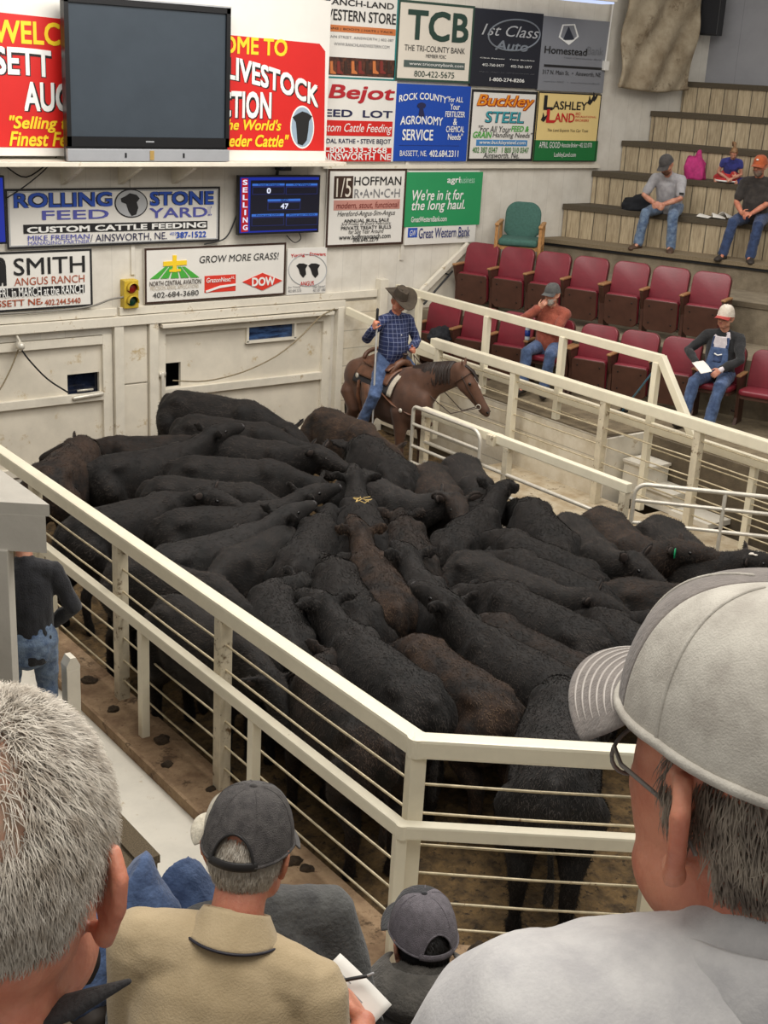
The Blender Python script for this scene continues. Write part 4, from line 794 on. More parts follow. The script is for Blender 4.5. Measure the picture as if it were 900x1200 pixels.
# small things left on the seats
def cloth_heap(name, label, cat, p, size, m, seed, group=None):
    t = thing(name, label, cat, p, seed, group, world=False)
    mb = MB(); bmesh.ops.create_icosphere(mb.bm, subdivisions=4, radius=1)
    for v in mb.bm.verts:
        n = noise.noise(v.co * 1.6 + Vector((seed, 3, 1))) * .35 + noise.noise(v.co * 4 + Vector((1, seed, 1))) * .16
        c = v.co * (1 + n); v.co = Vector((c.x * size[0], c.y * size[1], max(0, (c.z + .25)) * size[2]))
    mb.build('cloth', m, t, True); return t
dark_cloth = mat('dark_cloth', (26, 28, 34), .9, .15, 20, bump=.3, bs=60)
cloth_heap('jacket', 'dark jacket heaped on the end theatre seat by the wall', 'jacket', ROW1[0] - NR * .24 + Vector((0, 0, .46)) + DR * .12, (.14, .24, .13), dark_cloth, 2.0)
MB().box((0, 0, 0), (.01, .01, .01)).bm.free()
cloth_heap('jacket', 'black jacket lying on the bleacher seat left of the man in grey tee shirt', 'jacket', on_row(744, 232, 18.12, 3.05, .24), (.26, .2, .16), dark_cloth, 5.0)
cloth_heap('backpack', 'bright pink bag behind the man in the grey tee shirt', 'bag', on_row(808, 200, 18.62, 3.52, .24), (.17, .14, .30), mat('pink_cloth', (196, 52, 124), .8, .15, 14, bump=.2, bs=60), 8.0)
cloth_heap('blue_cloth', 'crumpled dark blue cloth beside the little girl', 'cloth', on_row(868, 206, 18.62, 3.52, .2), (.22, .16, .07), mat('blue_cloth', (44, 48, 104), .8, .15, 14), 11.0)
paperm = mat('paper', (232, 228, 220), .7, .03, 5)
def sheet(name, label, p, rz, sx, sy, curl=.02, tilt=None, m=None, lines=0, group=None, cat='paper'):
    t = thing(name, label, cat, p, 0, group, world=False)
    if tilt is not None: t.rotation_mode = 'QUATERNION'; t.rotation_quaternion = tilt
    else: t.rotation_euler = (0, 0, rz)
    MB().grid(lambda u, v: Vector(((u - .5) * sx, (v - .5) * sy, .004 + curl * math.sin(PI * (u * .8 + .1)) * (.5 + v) * .6 - (0 if tilt is None else 0))), 12, 12).build('sheet', m or paperm, t, True, [('SOLIDIFY', dict(thickness=.0015))])
    if lines:
        mb = MB()
        for k in range(lines):
            v = .1 + .8 * k / lines; w_ = .3 + .45 * random.random()
            z = lambda u: .0058 + curl * math.sin(PI * (u * .8 + .1)) * (.5 + v) * .6
            n = 8; vs = []
            for q in range(n): u = .1 + w_ * q / (n - 1); vs.append((mb.bm.verts.new(((u - .5) * sx, (v - .5) * sy, z(u))), mb.bm.verts.new(((u - .5) * sx, (v - .5 + .012) * sy, z(u)))))
            for q in range(n - 1): mb.bm.faces.new((vs[q][0], vs[q + 1][0], vs[q + 1][1], vs[q][1]))
        mb.build('printing', flat('print_grey', (150, 148, 146)), t)
    return t
for i, (px, py, rz) in enumerate(((824, 243, .3), (838, 241, .8), (848, 239, 1.3))):
    sheet('paper_sheet', ['white paper on the bleacher seat nearest the man in grey', 'crumpled white paper in the middle of the bleacher seat papers', 'white paper on the bleacher seat nearest the man in the orange cap'][i], on_row(px, py + 3, 18.12, 3.051, .16 + .05 * i), rz, .24, .18, .05 + .03 * i, group='papers on the bleacher seat')
# cane leaning on the balcony rail
a = Vector((10.80, 9.45, 1.62)); b = Vector((10.98, 9.95, P1Z + .02)); a = PX(768, 432, 10.82); b = PZ(729, 482, P1Z + .03)
t = thing('cane', 'thin light blue walking cane with a black foot leaning behind the balcony rail', 'cane', b); MB().tube([b, a], .011, 8).build('shaft', mat('cane_blue', (86, 150, 186), .35, .05, metal=.3), t, True)
MB().tube([b + Vector((0, 0, .06)), b - (a - b).normalized() * .0], .022).box(b + Vector((0, 0, .0)), (.14, .08, .03), bevel=.01).build('foot', black_metal, t); MB().tube([a, a + Vector((.03, .05, .05)), a + Vector((.05, .12, .03))], .015).build('handle', black_metal, t, True)
# bottle and napkin on the low seat arm left of the rust jacketed man
p = ROW1[2] - NR * .20 + DR * .27 + Vector((0, 0, .632))
t = thing('bottle', 'small clear water bottle with a blue label beside the rust jacketed man', 'bottle', p, world=False)
def lathe(mb, prof, seg=16):
    mb.grid(lambda u, v: (lambda q: Vector((q[0] * math.cos(2 * PI * u), q[0] * math.sin(2 * PI * u), q[1])))(prof[int(round(v * (len(prof) - 1)))]), seg, len(prof), True); return mb
lathe(MB(), [(.001, 0), (.030, 0), (.033, .01), (.033, .15), (.028, .175), (.013, .205), (.013, .225), (.001, .225)]).build('body', mat('clear_plastic', (196, 208, 216), .15, .03), t, True)
lathe(MB(), [(.0335, .05), (.0345, .05), (.0345, .13), (.0335, .13)]).build('label', mat('bottle_blue', (36, 70, 160), .4, .1, 10), t, True); lathe(MB(), [(.001, .22), (.016, .22), (.016, .245), (.001, .245)]).build('cap', white, t, True)
# ------------------------------------------------------------------ cattle
def fur_mat(name, c1, c2, rough=.75, sheen=.03):
    m = mat(name, c1, rough, .3, 5, rgb2=c2, sheen=sheen, bump=.10, bs=140)
    m.node_tree.nodes['Principled BSDF'].inputs['Specular IOR Level'].default_value = .28
    return m
FUR = dict(k=fur_mat('black_fur', (24, 20, 18), (11, 9, 8)), b=fur_mat('brown_black_fur', (50, 36, 27), (18, 14, 12)), c=fur_mat('charcoal_fur', (32, 29, 28), (15, 14, 13)), d=fur_mat('dark_brown_fur', (36, 27, 22), (14, 12, 10)))
muzzle_m = mat('muzzle', (46, 43, 44), .3, .1, 20, bump=.2, bs=150); TIP = dict(k=fur_mat('fur_tip_black', (56, 49, 44), (24, 21, 19)), b=fur_mat('fur_tip_brown', (84, 65, 49), (38, 30, 24)), c=fur_mat('fur_tip_charcoal', (64, 58, 54), (30, 28, 26)), d=fur_mat('fur_tip_dark_brown', (66, 52, 42), (30, 24, 20)))
eye_m = mat('eye_dark', (10, 9, 9), .08, .02); hoof_m = mat('hoof', (34, 30, 27), .5, .1); ear_in = mat('ear_inside', (62, 52, 47), .8, .1, 20)
def rotz(a): return Matrix.Rotation(a, 3, 'Z')
def add_fur(me, n, length, width, fwd, seed, lift=.4, zmin=.0, sag=.35, filt=None, tips=False):
    """append thin hair blades over the skin mesh (same material)"""
    rng = np.random.default_rng(seed)
    nv = len(me.vertices); co = np.empty(nv * 3); me.vertices.foreach_get('co', co); co = co.reshape(-1, 3)
    me.calc_loop_triangles(); nt_ = len(me.loop_triangles); tri = np.empty(nt_ * 3, int); me.loop_triangles.foreach_get('vertices', tri); tri = tri.reshape(-1, 3)
    A = co[tri[:, 0]]; B = co[tri[:, 1]]; D = co[tri[:, 2]]; nr = np.cross(B - A, D - A); ar = np.linalg.norm(nr, axis=1); nr /= ar[:, None] + 1e-12
    cen = (A + B + D) / 3; wgt = ar * (cen[:, 2] > zmin)
    if filt is not None: wgt = wgt * filt(cen, nr)
    idx = rng.choice(nt_, n, p=wgt / wgt.sum()); r = rng.random((n, 2)); f = r.sum(1) > 1; r[f] = 1 - r[f]
    p = A[idx] + (B - A)[idx] * r[:, :1] + (D - A)[idx] * r[:, 1:]; nn = nr[idx]
    comb = np.tile(-np.array(fwd, float), (n, 1)) + np.array([0, 0, -sag]) + rng.normal(0, .45, (n, 3)); comb -= nn * (comb * nn).sum(1)[:, None]; comb /= np.linalg.norm(comb, axis=1)[:, None] + 1e-9
    side = np.cross(nn, comb); L = length * (.6 + .8 * rng.random((n, 1)))
    a = p - side * width / 2 - nn * .002; b = p + side * width / 2 - nn * .002; mid = p + comb * L * .5 + nn * L * lift * .8; tip = p + comb * L + nn * L * lift
    ml = mid - side * width * .35; mr = mid + side * width * .35
    newv = np.concatenate([co, a, b, ml, mr, tip]); k = np.arange(n) + nv; nl = len(me.loops); lv = np.empty(nl, np.int32); me.loops.foreach_get('vertex_index', lv); ls = np.empty(len(me.polygons), np.int32); me.polygons.foreach_get('loop_start', ls)
    q4 = np.stack([k, k + n, k + 3 * n, k + 2 * n], 1).ravel(); q3 = np.stack([k + 2 * n, k + 3 * n, k + 4 * n], 1).ravel()
    out = bpy.data.meshes.new(me.name); out.vertices.add(len(newv)); out.vertices.foreach_set('co', newv.ravel()); out.loops.add(nl + 7 * n); out.loops.foreach_set('vertex_index', np.concatenate([lv, q4, q3]).astype(np.int32))
    out.polygons.add(len(ls) + 2 * n); out.polygons.foreach_set('loop_start', np.concatenate([ls, nl + 4 * np.arange(n), nl + 4 * n + 3 * np.arange(n)]).astype(np.int32)); out.update(calc_edges=True); out.validate()
    np_ = len(out.polygons); out.polygons.foreach_set('material_index', [0] * (np_ - 2 * n) + [1] * (2 * n)) if tips else None
    out.polygons.foreach_set('use_smooth', [True] * len(out.polygons)); bpy.data.meshes.remove(me); return out
def calf(x, y, yawd, ny=0, npd=5, hp=35, fur='k', s=1.0, label='', hy=0, tagged=None, patches=False, nfur=3000, seed=0, fat=1.0, ear=0.0):
    """ny neck turn (left +), npd neck pitch up, hp head pitch down from the neck, all degrees"""
    t = thing('calf', label, 'calf', (x, y, 0), math.radians(yawd), 'feeder calves in the ring', world=False)
    rnd = random.Random(seed); mb = MB(); r_ = lambda k: 1 + (rnd.random() - .5) * k
    sp = [(-.76, .93, .09, .13), (-.69, .92, .18, .225), (-.55, .895, .245, .295), (-.3, .85, .275, .34), (0, .82, .29, .365), (.22, .83, .27, .36), (.40, .86, .235, .33), (.52, .88, .18, .27), (.60, .89, .12, .18)]
    mb.tube([(a, 0, b + .015) for a, b, c, d in sp], [(c * fat * r_(.04), d * r_(.03)) for a, b, c, d in sp], 18)
    for q in (-1, 1):
        mb.ell((-.46, .145 * q * fat, 1.09), (.13, .075, .07)); mb.ell((.34, .12 * q, 1.04), (.10, .09, .16)); mb.ell((-.60, .13 * q, .86), (.17, .13, .24)); mb.ell((.38, .16 * q, .80), (.13, .09, .22))
    mb.tube([(-.60, 0, 1.145), (-.3, 0, 1.160), (.1, 0, 1.16), (.36, 0, 1.185)], [.05, .035, .04, .055], 10)
    # neck and head
    a = math.radians(ny); b = math.radians(npd); d1 = Vector((math.cos(a * .55) * math.cos(b * .7), math.sin(a * .55) * math.cos(b * .7), math.sin(b * .7))); d2 = Vector((math.cos(a) * math.cos(b), math.sin(a) * math.cos(b), math.sin(b)))
    n0 = Vector((.38, 0, .96)); n1 = n0 + d1 * .25; n2 = n1 + d2 * .22
    mb.tube([n0 - d1 * .1, n0 + d1 * .1, n1, n2], [(.185, .27), (.165, .25), (.13, .19), (.105, .145)], 16)
    a2 = a + math.radians(hy); h = math.radians(npd - hp); hd = Vector((math.cos(a2) * math.cos(h), math.sin(a2) * math.cos(h), math.sin(h))); sd = Vector((-math.sin(a2), math.cos(a2), 0)); up = hd.cross(sd)
    p0 = n2 + d2 * .03 + up * .02; Hd = Matrix((hd, sd, up)).transposed()
    mb.tube([p0 - hd * .06, p0 + hd * .04, p0 + hd * .14, p0 + hd * .25, p0 + hd * .345, p0 + hd * .39], [(.10, .10), (.112, .118), (.10, .112), (.078, .09), (.072, .07), (.058, .056)], 14, hint=up)
    mb.ell(p0 - hd * .05 + up * .085, (.06, .05, .04), Hd); 
    for q in (-1, 1): mb.ell(p0 + hd * .10 + sd * q * .075 + up * .04, (.04, .025, .03), Hd); mb.ell(p0 + hd * .36 + sd * q * .035 + up * .012, (.03, .025, .03), Hd)
    for q in (-1, 1):   # ears
        e0 = p0 - hd * .035 + sd * q * .085 + up * .035; ed = (sd * q + up * (.30 + ear) - hd * .15).normalized(); e2 = ed.cross(hd).normalized()
        mb.tube([e0 - ed * .02, e0 + ed * .045, e0 + ed * .11, e0 + ed * .17, e0 + ed * .205], [(.026, .022), (.062, .020), (.074, .018), (.052, .016), (.016, .012)], 10, hint=hd)
    # legs
    for q in (-1, 1):
        st = rnd.uniform(-.07, .07); y0 = .15 * q
        mb.tube([(.36, y0, .80), (.385 + st * .3, y0, .55), (.385 + st * .7, y0, .40), (.38 + st, y0, .14), (.40 + st, y0, .03)], [(.13, .12), (.085, .08), (.070, .068), (.046, .045), (.058, .054)], 10)
        st = rnd.uniform(-.08, .08)
        mb.tube([(-.56, y0, .86), (-.44 + st * .2, y0 * 1.05, .60), (-.62 + st * .5, y0, .41), (-.61 + st, y0, .15), (-.585 + st, y0, .03)], [(.20, .16), (.135, .11), (.066, .060), (.047, .046), (.058, .054)], 10)
    sw = rnd.uniform(-.06, .06); mb.tube([(-.72, 0, 1.10), (-.79, 0, 1.04), (-.815, sw * .5, .80), (-.82, sw, .56), (-.815, sw, .40)], [.045, .032, .026, .03, .04], 8)
    me = mb.mesh('body'); me = bake(me, union(.026, 5))
    sv = Vector((seed * 3.7, seed * 1.3, 0))
    displace(me, lambda c: noise.noise(c * 5 + sv) * .010 + noise.noise(c * 16 + sv) * .0025)
    me = add_fur(me, nfur, .026, .0040, (1, 0, 0), seed, .34, tips=True)
    me.transform(Matrix.Scale(s, 4)); o = link_mesh('body', me, [FUR[fur], TIP[fur]], t, True)
    def part(nm, mb_, m, par=t): me_ = mb_.mesh(nm); me_.transform(Matrix.Scale(s, 4)); return link_mesh(nm, me_, m, par, True)
    part('muzzle', MB().ell(p0 + hd * .40 + up * .002, (.026, .05, .042), Hd).ell(p0 + hd * .418 + sd * .025 + up * .012, (.008, .010, .008), Hd).ell(p0 + hd * .418 - sd * .025 + up * .012, (.008, .01, .008), Hd), muzzle_m)
    for q in (-1, 1):
        part('eye', MB().ell(p0 + hd * .115 + sd * q * .088 + up * .038, (.021, .013, .016), Hd, 12, 8), eye_m)
        e0 = p0 - hd * .035 + sd * q * .085 + up * .035; ed = (sd * q + up * (.30 + ear) - hd * .15).normalized(); e2 = ed.cross(hd).normalized(); e3 = e2.cross(ed)
        fn_ = (hd - ed * hd.dot(ed)).normalized(); Er = Matrix((ed, fn_.cross(ed), fn_)).transposed()
        part('ear_inside', MB().ell(e0 + ed * .105 + fn_ * .013, (.066, .038, .011), Er, 12, 8), ear_in)
    if tagged is not None:
        q = tagged; e0 = p0 - hd * .035 + sd * q * .085 + up * .035; ed = (sd * q + up * (.30 + ear) - hd * .15).normalized(); c = e0 + ed * .10 + hd * .045
        tg = MB().prism([(-.012, .03), (.012, .03), (.03, 0), (.03, -.05), (.02, -.065), (-.02, -.065), (-.03, -.05), (-.03, 0)], c, sd, up, hd, .005)
        o2 = part('ear_tag', tg, mat('tag_green', (28, 150, 96), .4, .05)); o2['label'] = 'bright green plastic ear tag'
    if patches:
        wf = mat('white_hair', (226, 218, 206), .8, .1, 20, bump=.3, bs=100)
        for i, (a_, b_, r1, r2) in enumerate(((.06, .0, .05, .03), (.17, .03, .055, .022), (.02, -.05, .04, .025), (.20, -.025, .05, .02))):
            mb = MB(); mb.ell(p0 + hd * a_ + sd * b_ + up * (.098 - a_ * .06), (r1, r2, .014), Hd, 14, 8)
            for v in mb.bm.verts: v.co += Vector((1, 1, 1)) * .012 * noise.noise(v.co * 30)
            part('white_patch', mb, wf)['label'] = 'white patch of hair on the black face'
    return t
"""cattle: x, y, heading, then head pose and look"""
HERD = [
 (5.27, 5.97, 86, 0, -22, 20, 'b', 0.90, 'brownish black calf close to the near fence bend, its head hidden low in front', {}),
 (5.70, 5.74, 92, 0, 34, 30, 'k', 0.95, 'big curly black calf with raised head and spread ears in the front row', {}),
 (6.08, 6.07, 92, 0, -20, 25, 'd', 0.87, 'brown tinged calf squeezed between two curly black calves near the front', {}),
 (6.42, 6.33, 92, 5, -10, 25, 'k', 0.94, 'curly black calf whose rump points at the cap brim of the man at right', {}),
 (4.88, 6.27, 85, 0, 28, 35, 'c', 0.94, 'charcoal calf behind the near fence with its poll raised between its ears', {}),
 (4.36, 6.00, 81, -55, 5, 25, 'd', 0.90, 'dark brown calf pressed against the near rail with head turned right', {}),
 (5.39, 7.42, 67, 0, -5, 25, 'k', 0.94, 'black calf with its back to the camera in the middle of the pen, tail hanging', {}),
 (5.85, 7.58, 67, 0, 30, 30, 'b', 0.90, 'brown tinged calf in mid pen facing away with its neck raised', {}),
 (4.77, 7.38, 68, -60, 5, 30, 'c', 0.90, 'charcoal calf behind the near rail laying its head to the right', {}),
 (5.29, 8.61, -153, 10, 0, 40, 'k', 0.88, 'black calf facing the near rail with low head and wide ears', {}),
 (4.80, 9.85, 6, -62, 29, 40, 'k', 0.92, 'black calf by the left rail turning its face and both ears to the camera', {}),
 (4.89, 11.41, 45, 10, -10, 30, 'b', 0.97, 'brown rumped calf standing farthest left against the white gate', {}),
 (5.67, 11.21, 1, 5, 36, 30, 'k', 0.92, 'black calf in profile before the left gate with head lifted to the right', {}),
 (5.96, 11.88, 161, -10, 10, 30, 'd', 0.85, 'dark brown calf at the post between the gates with one ear up to the left', dict(ear=.5)),
 (7.09, 12.26, -65, 0, -5, 30, 'k', 1.03, 'tallest black calf with arched back before the right gate', {}),
 (6.91, 11.65, -57, 0, -5, 30, 'k', 0.95, 'black calf second in the fan of backs before the right gate', {}),
 (6.72, 11.00, -62, 0, 24, 40, 'k', 0.94, 'black calf with grey nose looking out from the fan of backs', {}),
 (6.27, 10.51, -42, 0, -5, 30, 'k', 0.92, 'black calf lower in the fan of backs left of centre', {}),
 (5.71, 10.00, -49, 0, -8, 30, 'k', 0.92, 'black calf in profile behind the one that faces the camera', {}),
 (5.52, 9.39, -17, 15, 32, 25, 'k', 0.90, 'black calf left of centre lifting its head over the next back', {}),
 (5.06, 8.82, 6, 5, 28, 20, 'c', 0.90, 'curly charcoal calf with pale whiskers near the left rail', {}),
 (8.24, 11.43, -92, 10, -5, 30, 'b', 0.90, 'brown calf with high hip bones next to the horse', {}),
 (6.50, 8.73, 59, 0, 32, 28, 'k', 0.92, 'black calf with straw on its back facing away in the very middle', {}),
 (7.69, 10.07, 76, -10, -10, 30, 'k', 0.97, 'broad black calf right below the horse and rider', {}),
 (8.15, 9.18, -119, -20, -5, 35, 'k', 0.94, 'black calf beside the small pipe gate, only hip and back showing', {}),
 (7.17, 9.31, -96, 48, 26, 28, 'c', 0.90, 'charcoal calf in profile with its nose pointing right at mid pen', dict(ear=.3)),
 (7.73, 9.15, -119, 4, 26, 48, 'd', 0.92, 'dark brown calf staring straight at the camera right of mid pen', {}),
 (7.29, 8.16, 29, 0, 30, 30, 'k', 0.90, 'black calf with pricked ear in front of the low steel barrier', dict(ear=.5)),
 (7.84, 7.79, 64, 0, -8, 30, 'k', 0.94, 'curly black calf with pointed withers along the low steel barrier', {}),
 (7.32, 7.27, 94, 0, -8, 25, 'k', 0.92, 'black calf right of centre showing its long back', {}),
 (5.97, 6.96, 72, 0, 30, 32, 'c', 0.88, 'charcoal calf right of mid pen with drooping ears, facing away', {}),
 (7.04, 6.87, 94, 0, -8, 30, 'k', 0.92, 'black calf between the long backs right of centre', {}),
 (6.75, 6.99, -87, 25, 22, 40, 'k', 0.90, 'black calf facing right with its ear toward the cap brim', {}),
 (8.31, 7.27, -116, 52, 28, 25, 'd', 0.92, 'calf with a bright green ear tag at the right', dict(tagged=-1)),
 (7.96, 7.35, -116, 28, 24, 40, 'k', 0.90, 'black calf looking down just left of the green tagged calf', dict(ear=.6)),
 (8.54, 6.77, -116, 64, 28, 30, 'k', 0.94, 'black calf with white patches on its face before the open pipe gate', dict(patches=True)),
 (7.75, 6.03, -48, 0, -5, 30, 'd', 0.90, 'brown backed calf just above the grey cap at right', {}),
 (6.79, 5.63, 88, 0, -8, 30, 'k', 0.90, 'curly black calf hidden in part by the cap brim', {}),
 (5.20, 4.86, 44, 10, -8, 30, 'c', 1.00, 'lone charcoal calf standing just behind the front rails', {}),
 (4.44, 8.31, -69, -15, 0, 35, 'k', 0.90, 'black calf in the shade behind the left rails, upper one', {}),
 (4.20, 7.35, -85, -10, 0, 35, 'k', 0.90, 'black calf in the shade behind the left rails, lower one', {}),
 (6.54, 8.06, 59, 0, 5, 30, 'd', 0.90, 'dark brown calf just right of the brown one in mid pen', {}),
 (5.82, 8.53, 44, 0, 10, 30, 'k', 0.90, 'black calf in mid pen left of the one with straw on its back', {}),
 (7.28, 5.40, 102, 0, -8, 30, 'k', 0.90, 'black calf hidden mostly behind the grey cap at right', {}),
]
for i, (x, y, a, ny, npd, hp, f, s, lab, kw) in enumerate(HERD):
    calf(x, y, a, ny, npd, hp, f, s, lab, seed=i + 1, nfur=20000 if y < 8.4 else 10000, **kw)
# wisps of straw on one back
st = mat('straw', (196, 168, 104), .8, .15, 30); p = Vector((6.42, 8.62, 1.225))
t = thing('straw', 'few yellow straw bits on the back of the black calf in mid pen', 'straw', p, world=False); mb = MB()
for i in range(14): c = Vector((random.uniform(-.09, .09), random.uniform(-.07, .07), random.uniform(0, .012))); d = rotz(random.random() * 6) @ Vector((.03, 0, .004)); mb.tube([c - d, c + d], .004, 5)
mb.build('stalks', st, t)['kind'] = 'stuff'
# ------------------------------------------------------------------ people
skin = mat('skin', (206, 152, 126), .5, .06, 14, bump=.08, bs=120, sss=.15, rgb2=(178, 116, 94)); skin_red = mat('skin_red', (204, 138, 110), .5, .08, 18, bump=.12, bs=140, sss=.2, rgb2=(184, 110, 86))
lip = mat('lip', (158, 92, 84), .5, .05); eye_w = mat('eye_white', (214, 206, 198), .2, .02); glass_frame = mat('glass_frame', (76, 68, 64), .35, .05, metal=.4)
def glass_mat():
    m = bpy.data.materials.new('lens_glass'); m.use_nodes = True; b = m.node_tree.nodes['Principled BSDF']
    b.inputs['Base Color'].default_value = (.95, .97, .97, 1); b.inputs['Roughness'].default_value = .02; b.inputs['Transmission Weight'].default_value = 1; b.inputs['IOR'].default_value = 1.1; MATS['lens_glass'] = m; return m
lens_glass = glass_mat()
def fabric(n, c, c2=None, var=.08, vs=14, bump=.35, bs=90): return mat(n, c, .9, var, vs, bump=bump, bs=bs, rgb2=c2, sheen=.15)
denim = fabric('denim', (80, 101, 138), (50, 68, 102)); denim_l = fabric('denim_light', (118, 138, 162), (70, 90, 122)); denim_d = fabric('denim_dark', (56, 74, 112), (38, 52, 84))
boot_m = mat('boot_brown', (86, 62, 46), .6, .15, 12); boot_d = mat('boot_dark', (54, 46, 40), .7, .15, 12)
U = Vector((0, 0, 1))
def ik(a, b, l1, l2, pole):
    a = Vector(a); b = Vector(b); d = b - a; L = d.length
    if L > (l1 + l2) * .995: L = (l1 + l2) * .995; b = a + d.normalized() * L; d = b - a
    k = (l1 * l1 - l2 * l2 + L * L) / (2 * L); h = math.sqrt(max(0, l1 * l1 - k * k)); n = d.normalized(); p = Vector(pole); p = (p - n * p.dot(n)).normalized()
    return a + n * k + p * h, b
def ear_geo(mb, c, Hm, q, s=1.0):
    """outer ear: rim, bowl, lobe; c centre on the side of the head, q=+1 left"""
    A = Hm @ Vector((1, 0, 0)); L = Hm @ Vector((0, q, 0)); Z = Hm @ Vector((0, 0, 1))
    back = (-A * .80 + L * .60).normalized()   # flares back and outwards
    c = Vector(c)
    rim = [c + (A * (.012) + Z * .012) * s, c + (A * .006 + back * .010 + Z * .030) * s, c + (back * .024 + Z * .034) * s, c + (back * .036 + Z * .018) * s, c + (back * .034 - Z * .004) * s, c + (back * .024 - Z * .022) * s, c + (back * .012 - Z * .036) * s, c + (A * .004 - Z * .034) * s]
    mb.tube(rim, [.006 * s, .0068 * s, .007 * s, .007 * s, .0066 * s, .0066 * s, .009 * s, .007 * s], 8)
    n = (Hm @ Vector((.60, .80 * q, 0))).normalized(); R = Matrix((back, Z, back.cross(Z))).transposed()
    mb.ell(c + back * .016 * s, (.020 * s, .032 * s, .006 * s), R, 12, 8)
def head_geo(mb, HC, Hm, s=1.0, jaw=1.0, nose=1.0):
    T = lambda x, y, z: HC + Hm @ (Vector((x, y, z)) * s)
    E = lambda c, r: mb.ell(T(*c), tuple(v * s for v in r), Hm, 18, 12)
    E((-.012, 0, .036), (.098, .077, .094)); E((.028, 0, -.035), (.068, .061, .088)); E((.048, 0, -.086 * jaw), (.043, .042, .034)); E((-.02, 0, -.03), (.075, .066, .06))
    mb.tube([T(.088, 0, .022), T(.104, 0, -.005), T(.115 * nose, 0, -.032)], [.010 * s, .012 * s, .016 * s], 10)
    for q in (-1, 1): E((.104, .011 * q, -.036), (.011, .010, .009)); E((.060, .034 * q, -.024), (.032, .025, .032)); E((.02, .052 * q, -.07), (.045, .018, .03))
    mb.tube([T(.074, -.046, .024), T(.091, -.018, .028), T(.091, .018, .028), T(.074, .046, .024)], .011 * s, 8)
    E((.088, 0, -.062), (.018, .024, .018)); E((.026, 0, -.012), (.070, .066, .098))
    for q in (-1, 1): E((.036, .040 * q, -.014), (.046, .028, .074))
    for q in (-1, 1): ear_geo(mb, T(-.006, .074 * q, -.004), Hm, q, s)
def face_parts(t, HC, Hm, s, mouth_open=0):
    T = lambda x, y, z: HC + Hm @ (Vector((x, y, z)) * s)
    for q in (-1, 1):
        ey = MB().ell(T(.079, .031 * q, .003), (.011 * s, .013 * s, .009 * s), Hm, 12, 8).build('eye', eye_w, t, True); MB().ell(T(.0875, .031 * q, .003), (.004 * s, .0055 * s, .0055 * s), Hm, 10, 6).build('iris', eye_m, ey, True)

    MB().ell(T(.1015, 0, -.060), (.006 * s, .021 * s, (.005 + mouth_open * .006) * s), Hm, 12, 8).build('lips', lip, t, True)
def hand_geo(mb, W, d, pn, side, curl=.5, s=1.0, spread=.12):
    """palm and five fingers. d from wrist to knuckles, pn palm normal, side = direction of the thumb"""
    d = Vector(d).normalized(); pn = Vector(pn); pn = (pn - d * pn.dot(d)).normalized(); sd = d.cross(pn)
    if sd.dot(Vector(side)) < 0: sd = -sd
    W = Vector(W)
    R = Matrix((d, sd, pn)).transposed()
    mb.tube([W - d * .01 * s, W + d * .03 * s, W + d * .075 * s, W + d * .088 * s], [(.027 * s, .017 * s), (.036 * s, .016 * s), (.040 * s, .014 * s), (.038 * s, .011 * s)], 12, hint=pn)
    for k, (o, l) in enumerate(((.030, .070), (.010, .078), (-.010, .073), (-.029, .057))):
        b = W + d * .082 * s + sd * o * s; f = (d + sd * (o * spread * 30 * .3)).normalized(); p = [b - f * .012 * s]; ang = curl * .6; r = [.0095 * s]
        for j, fr in enumerate((.44, .31, .25)):
            ff = f * math.cos(ang) + pn * math.sin(ang); p.append(p[-1] + ff * l * s * fr + (f * .012 * s if j == 0 else Vector((0, 0, 0)))); ang += curl * .85; r.append((.0088 - .0008 * j) * s)
        mb.tube(p, r, 8)
    b = W + d * .02 * s + sd * .026 * s; t1 = (d * .62 + sd * .72 + pn * .25).normalized(); t2 = (d * .9 + sd * .25 + pn * (.3 + curl * .3)).normalized()
    mb.tube([b, b + t1 * .034 * s, b + t1 * .034 * s + t2 * .03 * s, b + t1 * .034 * s + t2 * .052 * s], [.014 * s, .012 * s, .010 * s, .008 * s], 8)
def shoe(mb, A, f, s=1.0, w=.054):
    f = Vector(f); f.z = 0; f.normalize(); A = Vector(A); l = Vector((-f.y, f.x, 0)); R = Matrix((f, l, U)).transposed()
    mb.tube([A + f * -.055 * s + U * -.055, A + f * .02 * s + U * -.045, A + f * .11 * s + U * -.062, A + f * .185 * s + U * -.070], [(w * .82 * s, .042), (w * .95 * s, .055), (w * 1.05 * s, .040), (w * .85 * s, .030)], 12, hint=U)
    mb.tube([A + U * .10, A - U * .03], [.052 * s, .052 * s], 10)
class Hat: pass
